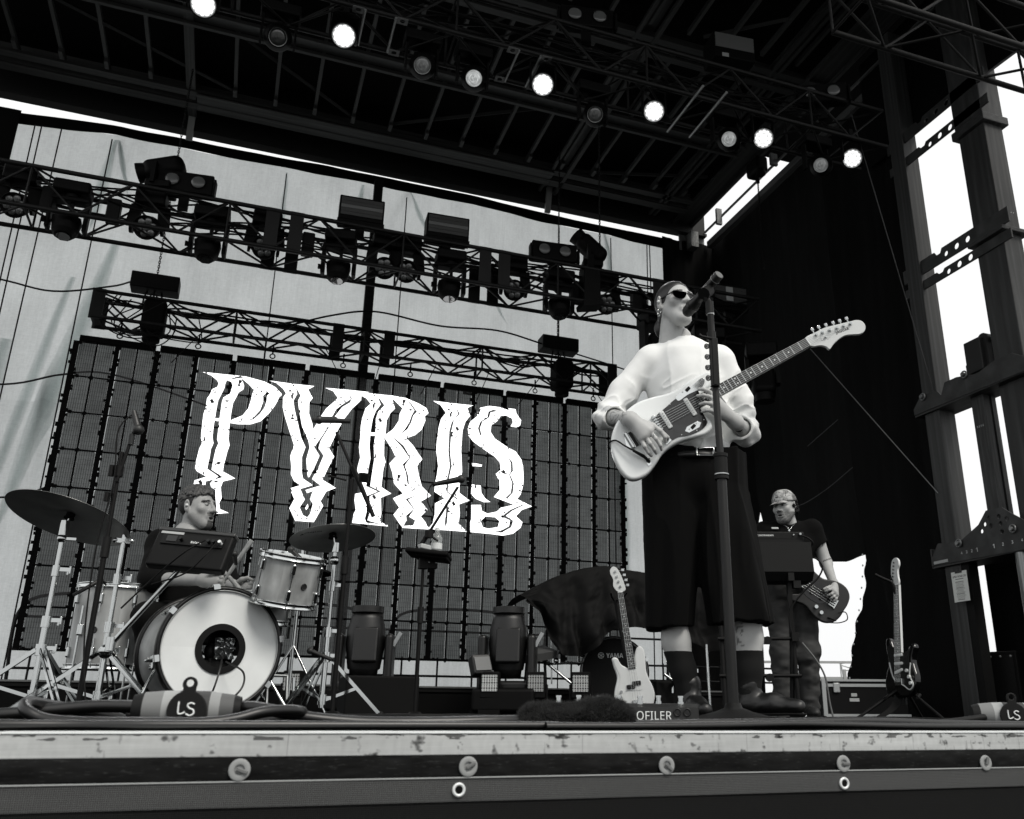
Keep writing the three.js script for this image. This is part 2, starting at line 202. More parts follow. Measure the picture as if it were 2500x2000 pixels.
  obj('rear_drop', sheet(14, 120, (u, v) => { const z = lerp(-12.6, -11.3, u), y = lerp(7.95, 0, v); return [0.03 + sw(z, y, 11), y, z - 0.24 * smooth(3.25, 2.4, y) * u * u]; }), bk, side);
  obj('middle_drop', sheet(90, 150, (u, v) => { const z = lerp(-11.4, -8.85, u), y = lerp(7.95, hem(z), v), zz = z + 0.22 * smooth(3.3, 2.3, y) * (1 - u) * (1 - u); return [sw(z, y, 11) + 0.04 * smooth(2.6, 1.9, y) * Math.sin(z * 6), y, zz]; }), bk2, side);
  obj('front_drop', sheet(60, 150, (u, v) => { const y = lerp(7.95, 0, v), e = -9.06 - 0.55 * smooth(2.0, 0, y) + 0.02 * Math.sin(y * 21) * smooth(2, 1.8, y), z = lerp(e, -7.3, u); return [-0.05 + sw(z, y, 14), y, z]; }), bk, side);
  for (let k = 0; k < 15; k++) { const y = 1.9 - k * 0.13; obj('grommet', ball(0.014, -0.12, y, -8.94 - 0.55 * smooth(2.0, 0, y), 0.4, 1, 1, 6), M(0.75, 0.35, 0.6), side); }
  for (const p of [[[-0.09, 2.85, -10.75], [-0.09, 2.78, -10.2], [-0.09, 2.86, -9.6], [-0.09, 3.02, -9.0]], [[-0.09, 3.55, -9.9], [-0.09, 3.72, -9.2]]]) obj('hem_seam', tube(p, 0.004, 24, 5), M(0.12, 0.8), side);
}
renderer.shadowMap.type = THREE.PCFSoftShadowMap;
// ---------------------------------------------------------------- trusses and what hangs in them
const trussMat = M(0.012, 0.6, 0.3), cableMat = M(0.008, 0.6);
function truss(t, x0, x1, y0, y1, z0, z1, step, rc = 0.025, rb = 0.012) {
  for (const y of [y0, y1]) for (const z of [z0, z1]) obj('chord', bar([x0, y, z], [x1, y, z], rc, rc, 8), trussMat, t);
  const n = Math.max(1, Math.round((x1 - x0) / step)), w = (x1 - x0) / n, add = (a, b) => obj('brace', bar(a, b, rb, rb, 6), trussMat, t);
  for (let k = 0; k < n; k++) {
    const a = x0 + k * w, b = a + w, m = k % 2;
    for (const z of [z0, z1]) add([m ? a : b, y0, z], [m ? b : a, y1, z]);
    for (const y of [y0, y1]) add([a, y, m ? z0 : z1], [b, y, m ? z1 : z0]);
    if (k % 4 === 0) { for (const z of [z0, z1]) add([a, y0, z], [a, y1, z]); for (const y of [y0, y1]) add([a, y, z0], [a, y, z1]); }
  }
}
const plates = (t, xs, y0, y1, z0, z1) => { for (const x of xs) for (const z of [z0, z1]) obj('coupler_plate', box(0.14, y1 - y0 + 0.05, 0.02, x, (y0 + y1) / 2, z), trussMat, t); };
function wander(n, x0, x1, y, dy, z0, z1, r, k) { const p = []; for (let i = 0; i <= n; i++) { const u = i / n; p.push([lerp(x0, x1, u), y + dy * (fbm(u * n * 0.55 + k, k * 3.7, 0, 2) - 0.5) * 2, lerp(z0, z1, noise(u * n * 0.4, k))]); } return tube(p, r, n * 4, 5); }
const upper = thing('lighting_truss', 'long black upstage lighting truss carrying moving lights across the scrim', 'truss', [0, 0, 0]);
truss(upper, -4.2, 6.0, 4.72, 5.17, -9.5, -9.02, 0.46); plates(upper, [-2.75, -0.05, 0.2, 2.32, 2.55, 4.55, 4.75], 4.72, 5.17, -9.5, -9.02);
for (let k = 0; k < 9; k++) obj('power_cable', wander(26, -4.2 + rr(0, 1.2), 4.6 + rr(0, 1.2), 5.0 + 0.12 * (k % 3) - 0.06, 0.11, -9.42, -9.1, 0.011, k * 2.3 + 1), cableMat, upper);
for (const [x, y] of [[-2.2, 4.95], [-1.6, 4.94], [0.35, 4.95], [2.4, 4.95], [3.55, 4.92], [4.35, 4.95]]) obj('junction_box', rbox(0.13, 0.26, 0.12, 0.015, x, y, -9.25), black, upper);
const ledTruss = thing('screen_truss', 'black box truss from which the video wall hangs', 'truss', [0, 0, 0]);
truss(ledTruss, -1.9, 4.76, 4.4, 4.73, -11.17, -10.84, 0.4, 0.024, 0.013); plates(ledTruss, [-1.86, 0.9, 1.55, 4.7], 4.4, 4.73, -11.17, -10.84);
for (let k = 0; k < 6; k++) obj('power_cable', wander(22, -1.8, 4.6, 4.66, 0.1, -11.1, -10.9, 0.012, k * 3.1 + 40), cableMat, ledTruss);
for (let k = 0; k < 6; k++) { const x = rr(-1.75, -1.0); obj('hanging_cable', tube([[x, 4.7, -10.9], [x - 0.2, 4.35, -10.85], [x + 0.2, 4.2, -10.84], [x + 0.4, 4.33, -10.86], [x + 0.3, 4.6, -10.9]].map(([a, b, c]) => [a + rr(-0.1, 0.1), b + rr(-0.08, 0.08), c]), 0.008, 30, 5), cableMat, ledTruss); }
for (let k = 0; k < 9; k++) { const x = -1.4 + k * 0.72, d = rr(-0.35, 0.35); obj('hanging_cable', tube([[x, 4.42, -10.9], [x + d * 0.4, 4.3, -10.88], [x + d, 4.12, -10.9], [x + d * 1.5, 3.98, -10.94]], 0.006, 14, 5), cableMat, ledTruss); }
// fixtures -----------------------------------------------------------------
const body = M(0.004, 0.6, 0, { specularIntensity: 0.3 }), bodyGrey = M(0.03, 0.5), lensDim = M(0.3, 0.12, 0, { clearcoat: 1, map: tex(64, 64, (u, v) => 0.55 + 0.35 * noise(u * 9, v * 9)) });
const aim = (g, dir) => { g.quaternion.setFromUnitVectors(V(0, 0, 1), V(...dir).normalize()); return g; };
function part(name, parent, pos, dir) { const g = new THREE.Group(); g.name = name; g.position.set(...pos); if (dir) aim(g, dir); parent.add(g); return g; }
// a part made of one mesh that is turned as a whole
const partMesh = (name, geos, m, parent, pos, dir) => { const o = obj(name, geos, m, parent); o.position.set(...pos); if (dir) aim(o, dir); return o; };
function washLight() {
  const t = thing('wash_light', '', 'stage light', [0, 0, 0], 0, 'wash lights under the upstage truss');
  obj('base', rbox(0.3, 0.16, 0.24, 0.02, 0, 0.34, -0.05), body, t);
  for (const s of [-1, 1]) obj('yoke_arm', [sq([s * 0.13, 0.28, -0.05], [s * 0.155, 0.02, -0.03], 0.035, 0.12), cyl(0.06, 0.03, 0, 0, 0, 14).rotateZ(PI / 2).translate(s * 0.15, 0, -0.04)], body, t);
  const dir = [-0.1, -0.62, 1];
  partMesh('head', [lathe([[0, -0.19], [0.09, -0.19], [0.115, -0.12], [0.122, -0.02], [0.128, 0.02], [0.118, 0.025], [0.112, 0.005], [0, 0.005]], 24).rotateX(PI / 2)], body, t, [0, 0, 0], dir);
  for (let k = 0; k < 7; k++) { const a = k * PI / 3 + 0.2, r = k < 6 ? 0.07 : 0; partMesh('lens', lathe([[0.0, 0.018], [0.02, 0.016], [0.034, 0.006], [0.036, 0]], 14).rotateX(PI / 2).translate(r * Math.cos(a), r * Math.sin(a), 0.006), lensDim, t, [0, 0, 0], dir); }
  return t;
}
function spotLight() {
  const t = thing('spot_light', '', 'stage light', [0, 0, 0], 0, 'moving spot lights under the upstage truss');
  t.scale.setScalar(0.86);
  obj('base', [rbox(0.4, 0.15, 0.3, 0.03, 0, 0.42, 0), cyl(0.09, 0.06, 0, 0.33, 0, 16)], body, t);
  obj('yoke', [rbox(0.42, 0.06, 0.16, 0.02, 0, 0.28, 0), rbox(0.05, 0.42, 0.14, 0.02, -0.195, 0.09, 0), rbox(0.05, 0.42, 0.14, 0.02, 0.195, 0.09, 0), box(0.04, 0.2, 0.04, 0.02, 0.15, 0.0)], body, t);
  obj('head', [new THREE.CylinderGeometry(0.165, 0.14, 0.19, 8).rotateY(0.39).rotateX(-0.2).translate(0, -0.07, 0.02), new THREE.CylinderGeometry(0.14, 0.1, 0.05, 8).rotateY(0.39).rotateX(-0.2).translate(0, -0.185, 0.045)], body, t);
  obj('lens', new THREE.CylinderGeometry(0.075, 0.075, 0.02, 20).rotateX(-0.2).translate(0, -0.212, 0.05), glassDark, t);
  obj('latch', box(0.03, 0.06, 0.03, -0.235, -0.04, 0.06), body, t);
  return t;
}
const washX = [-2.467, -1.267, -0.102, 1.196, 1.446, 2.73, 3.923], washLabels = ['wash light with seven lens cells at the far left end of the upstage truss', 'wash light with lens cells below the two-lamp blinder at the left', 'wash light with lens cells third from the left under the truss', 'left one of the two wash lights hanging close together mid truss', 'right one of the two wash lights hanging close together mid truss', 'wash light with lens cells below the right-hand blinder', 'rightmost wash light with lens cells, left of the singer\'s head'];
const w0 = washLight(); washX.forEach((x, i) => { const y = 4.8 + (i > 5 ? 0.02 : 0); const o = i ? dup(w0, [x, y, -9.2], rr(-0.15, 0.15), washLabels[i]) : w0; if (!i) { o.position.set(x, y, -9.2); o.userData.label = washLabels[0]; } });
const spotX = [-1.991, -0.661, 0.697, 1.952, 3.301], spotLabels = ['boxy moving spot light second fixture from the left under the upstage truss', 'boxy moving spot light left of the screen hoist chain\'s right side, third from left end', 'boxy moving spot light beside the pair of wash lights', 'boxy moving spot light under the right striped strobe', 'boxy moving spot light hanging by the sticker on the scrim'];
spotLabels[1] = 'boxy moving spot light between the second and third wash lights';
const s0 = spotLight(); spotX.forEach((x, i) => { const o = i ? dup(s0, [x, 4.72, -9.22], rr(-0.2, 0.2), spotLabels[i]) : s0; if (!i) { o.position.set(x, 4.72, -9.22); o.userData.label = spotLabels[0]; } });
function blinder(x, y, z, turn, label) {
  const t = thing('blinder', label, 'stage light', [x, y, z], turn, 'two-lamp blinders on the trusses');
  obj('housing', [rbox(0.56, 0.24, 0.14, 0.015, 0, 0, -0.04), box(0.02, 0.2, 0.1, -0.3, -0.04, 0), box(0.02, 0.2, 0.1, 0.3, -0.04, 0), box(0.1, 0.2, 0.04, 0, -0.2, -0.06)], body, t);
  for (const s of [-1, 1]) { const l = obj('lamp', lathe([[0, 0.02], [0.04, 0.02], [0.066, 0.012], [0.072, 0]], 22).rotateX(PI / 2).translate(s * 0.13, 0.01, 0.034), M(0.13, 0.25, 0, { clearcoat: 0.5 }), t); obj('lamp_ring', ring(0.075, 0.008, 24, 6).translate(s * 0.13, 0.01, 0.036), body, l); }
}
blinder(-0.965, 5.375, -9.15, -0.1, 'two-lamp blinder on the truss beside the tilted lamp at left'); blinder(3.214, 5.379, -9.15, -0.1, 'two-lamp blinder on the truss right of the striped strobes');
function strobe(x, y, z, label) {
  const t = thing('strobe', label, 'stage light', [x, y, z], -0.05, 'striped strobes on the trusses');
  obj('housing', [rbox(0.5, 0.3, 0.24, 0.015, 0, 0, -0.06), box(0.52, 0.05, 0.1, 0, -0.17, 0), box(0.1, 0.16, 0.06, 0, -0.24, -0.04), box(0.07, 0.04, 0.02, -0.06, -0.17, 0.05)], body, t);
  for (let k = 0; k < 5; k++) obj('grille_bar', box(0.46, 0.036, 0.015, 0, 0.1 - k * 0.045, 0.066, 0.35), k === 2 ? M(0.16, 0.5) : M(0.055, 0.5), t);
}
strobe(0.885, 5.43, -9.15, 'striped strobe standing on the truss left of the scrim seam'); strobe(1.881, 5.42, -9.15, 'striped strobe standing on the truss right of the scrim seam');
strobe(5.72, 5.28, -9.3, 'striped strobe with pale tape behind the singer\'s microphone'); obj('tape_patch', box(0.1, 0.2, 0.006, -0.02, 0.01, 0.078, 0.0), M(0.45, 0.8), scene.children[scene.children.length - 1]);
function barrel(x, y, z, rz, label) {
  const t = thing('moving_light', label, 'stage light', [x, y, z], -0.2, 'tilted lamps above the upstage truss');
  t.scale.setScalar(0.85); obj('head', [new RoundedBoxGeometry(0.5, 0.27, 0.27, 4, 0.1).rotateZ(rz).translate(0, 0.06, 0), cyl(0.1, 0.24, 0, 0, 0, 18, 0.13).rotateZ(PI / 2 + rz).translate(-Math.cos(rz) * 0.2, 0.06 - Math.sin(rz) * 0.2, 0)], body, t);
  obj('yoke', [box(0.05, 0.3, 0.1, -0.06, -0.1, 0.16), box(0.05, 0.3, 0.1, -0.06, -0.1, -0.16), rbox(0.3, 0.1, 0.36, 0.02, 0, -0.24, 0)], body, t);
}
barrel(-1.2, 5.5, -9.25, 0.3, 'large tilted black lamp standing on the left of the upstage truss'); barrel(3.74, 5.52, -9.25, -0.75, 'tilted black lamp on the truss at the right near the chain');
{ const t = thing('moving_light', 'dark moving light hung below the truss end behind the singer', 'stage light', [5.35, 4.35, -9.25], -0.3); obj('base', rbox(0.4, 0.2, 0.34, 0.03, 0, 0.3, 0), body, t); obj('head', [rbox(0.3, 0.44, 0.3, 0.08, 0, -0.12, 0.03, -0.25), cyl(0.12, 0.1, 0, -0.36, 0.1, 18)], body, t); obj('yoke', [box(0.05, 0.4, 0.14, -0.19, 0.05, 0), box(0.05, 0.4, 0.14, 0.19, 0.05, 0)], body, t);
  dup(t, [4.62, 4.42, -9.25], 0.1, 'dark moving light hung from the truss above the singer\'s head'); dup(t, [6.1, 4.2, -9.2], -0.5, 'dark moving light at the very end of the truss, right of the microphone'); }
{ const t = thing('shielded_light', 'tall narrow black light hanging from the truss near the rightmost spot', 'stage light', [3.66, 4.95, -9.1]); obj('housing', [rbox(0.22, 0.5, 0.2, 0.02, 0, 0, 0), box(0.26, 0.06, 0.24, 0, -0.24, 0, 0, 0, 0.2)], body, t); obj('clamp', box(0.08, 0.2, 0.1, 0, 0.34, 0), body, t); }
// front truss ----------------------------------------------------------------
const front = thing('front_truss', 'black lighting truss overhead holding the lit lamps', 'truss', [0, 0, 0]);
truss(front, -4.6, 6.35, 6.12, 6.6, -7.25, -6.78, 0.5, 0.024, 0.012);
for (const x of [0.52, 0.8, 1.98, 2.2]) { const f = obj('spreader_bar', [bar([x, 6.06, -7.2], [x, 6.06, -6.72], 0.012, 0.012, 8)], M(0.25, 0.4, 0.7), front); for (const z of [-7.18, -6.74]) obj('end_plate', (() => { const s = new THREE.Shape([[-0.05, -0.04], [0.05, -0.04], [0.05, 0.04], [-0.05, 0.04]].map(([a, b]) => new THREE.Vector2(a, b))); s.holes.push(new THREE.Path().absarc(0, 0, 0.026, 0, PI * 2, true)); return extrude(s, 0.008).rotateX(PI / 2).translate(x + (x === 0.52 || x === 1.98 ? -0.06 : 0.06), 6.06, z); })(), M(0.11, 0.5, 0.5), f); }
for (const x of [3.85, 4.12]) obj('spreader_bar', bar([x, 6.02, -7.3], [x, 6.02, -6.5], 0.014, 0.014, 8), M(0.4, 0.35, 0.7), front);
for (let k = 0; k < 7; k++) obj('power_cable', wander(24, -3.5 + rr(0, 1.5), 4.5 + rr(0, 1.5), 6.5, 0.12, -7.15, -6.85, 0.012, k * 4.1 + 70), cableMat, front);
const cells = tex(128, 128, (u, v) => { let m = 0.25; for (let k = 0; k < 19; k++) { const r = k < 1 ? 0 : k < 7 ? 0.19 : 0.37, a = (k < 7 ? k * PI / 3 : k * PI / 6), d = Math.hypot(u - 0.5 - r * Math.cos(a), v - 0.5 - r * Math.sin(a)); m = Math.max(m, 1.15 - 7 * Math.max(0, d - 0.045)); } return m; });
function parLamp(x, y, z, dir, glow, label) {
  const t = thing('par_lamp', label, 'stage light', [x, y, z], 0, 'lit lamps on the front truss');
  partMesh('housing', lathe([[0, -0.24], [0.09, -0.22], [0.112, -0.08], [0.115, 0.0], [0.118, 0.035], [0.108, 0.035], [0.104, 0.004], [0, 0.002]], 28).rotateX(PI / 2), body, t, [0, 0, 0], dir);
  partMesh('lamp_face', new THREE.CircleGeometry(0.095, 36).scale(1, 1, 1).translate(0, 0, 0.006), new THREE.MeshStandardMaterial({ color: 0x111111, emissive: 0xffffff, emissiveIntensity: glow, emissiveMap: cells }), t, [0, 0, 0], dir);
  partMesh('bezel', ring(0.102, 0.006, 36, 8).translate(0, 0, 0.014), M(0.75, 0.25, 0.5), t, [0, 0, 0], dir);
  obj('yoke', [box(0.012, 0.3, 0.04, -0.128, 0.1, 0), box(0.012, 0.3, 0.04, 0.128, 0.1, 0), box(0.27, 0.012, 0.04, 0, 0.25, 0), box(0.05, 0.12, 0.06, 0, 0.31, 0)], body, t);
  const d = V(...dir).normalize(), s = new THREE.SpotLight(0xffffff, 5 * glow, 0, 0.32, 0.6, 2); s.position.copy(d.clone().multiplyScalar(0.05)); s.target.position.copy(d.clone().multiplyScalar(4)); s.castShadow = true; s.shadow.radius = 4; t.add(s, s.target);
}
[[-0.833, -6.99, 1.9, 'brightest lit lamp cut by the top edge of the photo'], [0.369, -6.94, 1.9, 'brightly lit round lamp left of the plates with holes'], [2.29, -6.92, 1.6, 'lit round lamp in the middle of the front truss'], [3.492, -6.9, 1.15, 'lit lamp with visible cells right of the middle'], [4.787, -6.89, 0.95, 'lit lamp with cells beside the grey fresnel, over the side gap'], [5.907, -6.85, 0.95, 'rightmost lit lamp, tilted, by the end of the front truss']].forEach(([x, z, g, l], i) => parLamp(x, 5.9, z, [-x * 0.14 - 0.02 * i, -0.78, 1 + 0.05 * i], g, l));
function fresnel(x, y, z, dir, v, label) {
  const t = thing('fresnel_lamp', label, 'stage light', [x, y, z], 0, 'glass-lens lamps on the front truss');
  partMesh('housing', lathe([[0, -0.34], [0.1, -0.33], [0.13, -0.2], [0.125, -0.05], [0.098, 0.0], [0.092, 0.03], [0.082, 0.03], [0.08, 0.0], [0, 0.0]], 26).rotateX(PI / 2), body, t, [0, 0, 0], dir);
  partMesh('lens', lathe([[0, 0.03], [0.04, 0.026], [0.066, 0.014], [0.078, 0.002]], 26).rotateX(PI / 2), M(Math.min(0.9, v * 1.8 + 0.05), 0.3, 0, { clearcoat: 1, clearcoatRoughness: 0.05, map: wear, emissive: C(1), emissiveMap: wear, emissiveIntensity: v > 0.1 ? v * v * 2.2 : 0 }), t, [0, 0, 0], dir);
  partMesh('lens_ring', ring(0.08, 0.0045, 30, 6).translate(0, 0, 0.008), M(0.5, 0.3, 0.6), t, [0, 0, 0], dir);
  obj('yoke', [box(0.02, 0.36, 0.07, -0.15, 0.14, -0.08), box(0.02, 0.36, 0.07, 0.15, 0.14, -0.08), rbox(0.36, 0.12, 0.2, 0.02, 0, 0.34, -0.08)], body, t);
}
[[-0.196, -7.17, 0.02, 'dark glass-lens lamp second from the left on the front truss'], [1.123, -7.07, 0.12, 'dim grey glass-lens lamp between the plates with holes'], [1.631, -7.07, 0.42, 'pale glowing-grey lens lamp left of the middle lit lamp'], [2.944, -7.16, 0.1, 'dim glass-lens lamp right of the middle lit lamp'], [4.446, -7.03, 0.34, 'pale grey lens lamp left of the lit lamp over the side gap'], [5.655, -7.08, 0.22, 'grey lens lamp left of the rightmost lit lamp']].forEach(([x, z, v, l]) => fresnel(x, 5.9, z, [-x * 0.15, -0.8, 1], v, l));
blinder(2.75, 6.85, -6.9, -0.2, 'dim two-lamp blinder high on the front truss at top centre'); blinder(5.62, 6.72, -6.9, -0.5, 'two-lamp blinder on the right part of the front truss by the eave');
{ const t = thing('strobe', 'striped strobe box hanging in the roof at the right', 'stage light', [4.72, 7.35, -7.3], -0.1, 'striped strobes on the trusses'); obj('housing', rbox(0.52, 0.34, 0.3, 0.015, 0, 0, -0.06), body, t); for (let k = 0; k < 4; k++) obj('grille_bar', box(0.48, 0.04, 0.015, 0, 0.13 - k * 0.05, 0.096, 0.3), M(0.09, 0.5), t); obj('tag', box(0.08, 0.05, 0.004, -0.12, -0.14, 0.093), M(0.4, 0.6), t); }
// hoists, chains, drop cables ---------------------------------------------------
const link = new THREE.TorusGeometry(0.016, 0.0055, 5, 10).scale(0.75, 1.35, 1);
function chain(x, z, y0, y1, label) { const g = []; for (let y = y0, k = 0; y < y1; y += 0.032, k++) { const l = link.clone(); if (k % 2) l.rotateY(PI / 2); g.push(l.translate(0, y - y0, 0)); } const c = obj('hoist_chain', g, M(0.02, 0.5, 0.6)); c.position.set(x, y0, z); tag(c, label, 'chain', 'hoist chains'); }
chain(-1.3, -11, 5.1, 8.2, 'hoist chain above the left motor of the screen truss'); chain(3.93, -11, 5.12, 8.2, 'hoist chain above the right motor of the screen truss'); chain(3.9, -9.35, 5.6, 8.2, 'hoist chain holding the upstage truss by the tilted right lamp');
for (const [x, l] of [[-1.3, 'black chain motor box hung at the left end of the screen truss'], [3.94, 'black chain motor box hung at the right end of the screen truss']]) {
  const t = thing('chain_motor', l, 'hoist', [x, 4.98, -11], 0, 'chain motors of the screen truss');
  obj('motor_box', [rbox(0.54, 0.2, 0.24, 0.012, 0, 0, 0), cyl(0.02, 0.04, -0.16, 0.11, 0, 8), cyl(0.02, 0.04, 0.16, 0.11, 0, 8)], black, t);
  obj('hook', [ring(0.035, 0.01, 16).translate(0, -0.16, 0), cyl(0.012, 0.08, 0, -0.12, 0, 8)], blackMetal, t);
  for (const s of [-1, 1]) obj('sling_chain', tube([[s * 0.08, -0.1, 0], [s * 0.1, -0.2, 0.02], [s * 0.11, -0.3, 0]], 0.011, 8, 6), darkMetal, t);
  obj('chain_bag', [rbox(0.26, 0.4, 0.3, 0.04, 0.05, -0.46, 0.02), cyl(0.1, 0.1, 0.05, -0.7, 0.02, 12)], M(0.008, 0.9), t);
}
{ const t = thing('chain_motor', 'black hoist body hanging from the roof beam over the side gap', 'hoist', [6.72, 7.9, -9.9]); obj('motor_box', [rbox(0.2, 0.26, 0.34, 0.05), cyl(0.07, 0.16, 0, -0.1, 0.1, 12)], black, t); obj('hook', cyl(0.03, 0.12, 0, -0.2, 0, 10), blackMetal, t); chain(6.72, -9.9, 6.2, 7.75, 'thin chain dangling from the hoist over the side gap'); }
[[-3.249, 'leftmost drop line'], [-3.17, 'second drop line from the left'], [-2.93, 'third drop line from the left'], [-2.3, 'drop line by the long fold'], [0.046, 'drop line left of the scrim seam'], [1.84, 'drop line right of the scrim seam'], [4.36, 'drop line left of the tilted right lamp'], [5.28, 'drop line right of the tilted right lamp'], [5.95, 'drop line nearest the singer\'s head'], [6.0, 'last drop line behind the singer\'s head']].forEach(([x, l]) => tag(obj('drop_line', bar([x, 7.62, BACK + 0.32], [x + rr(-0.05, 0.05), 0.2, BACK + 0.3], 0.009, 0.009, 6), cableMat), l + ' hanging in front of the scrim', 'rope', 'thin lines hanging before the scrim'));
tag(obj('lashing_pole', (() => { const g = [sq([1.41, 7.9, -12.3], [1.41, 0, -12.3], 0.13, 0.1)]; for (let k = 0; k < 70; k++) g.push(sq([1.36, 1 + k * 0.09, -12.24], [1.46, 1.04 + k * 0.09, -12.24], 0.012, 0.012)); return g; })(), M(0.02, 0.8)), 'dark laced pole running up the middle of the scrim', 'pole');
for (const [p, l] of [[[[-7, 5.35, -12], [-3.2, 5.19, -12], [-2.6, 5.13, -12], [-1.9, 5.23, -11.8], [-1.55, 5.08, -11.2], [-1.35, 4.98, -11]], 'long black cable sagging in from the left to the screen truss'], [[[-7, 4.0, -12], [-3, 3.8, -12], [-2.2, 3.86, -11.5], [-1.7, 3.84, -11.2], [0.0, 3.42, -11.15]], 'black cable running to the left edge of the video wall'], [[[-7, 2.4, -12], [-2.6, 2.43, -12], [-2.1, 2.43, -11.3]], 'black cable behind the left cymbal'], [[[0.3, 4.68, -10.95], [0.8, 4.84, -10.8], [1.3, 4.98, -10.8], [2.2, 4.92, -10.8], [3.0, 4.98, -10.8], [3.7, 4.95, -10.95]], 'black cable arching over the screen truss to the right motor'], [[[4.2, 4.9, -11], [5.2, 4.93, -11.4], [6.8, 4.9, -12]], 'black cable leaving the right motor behind the singer']]) tag(obj('cable', tube(p, 0.012, 60, 6), cableMat), l, 'cable', 'cables strung across the scrim');
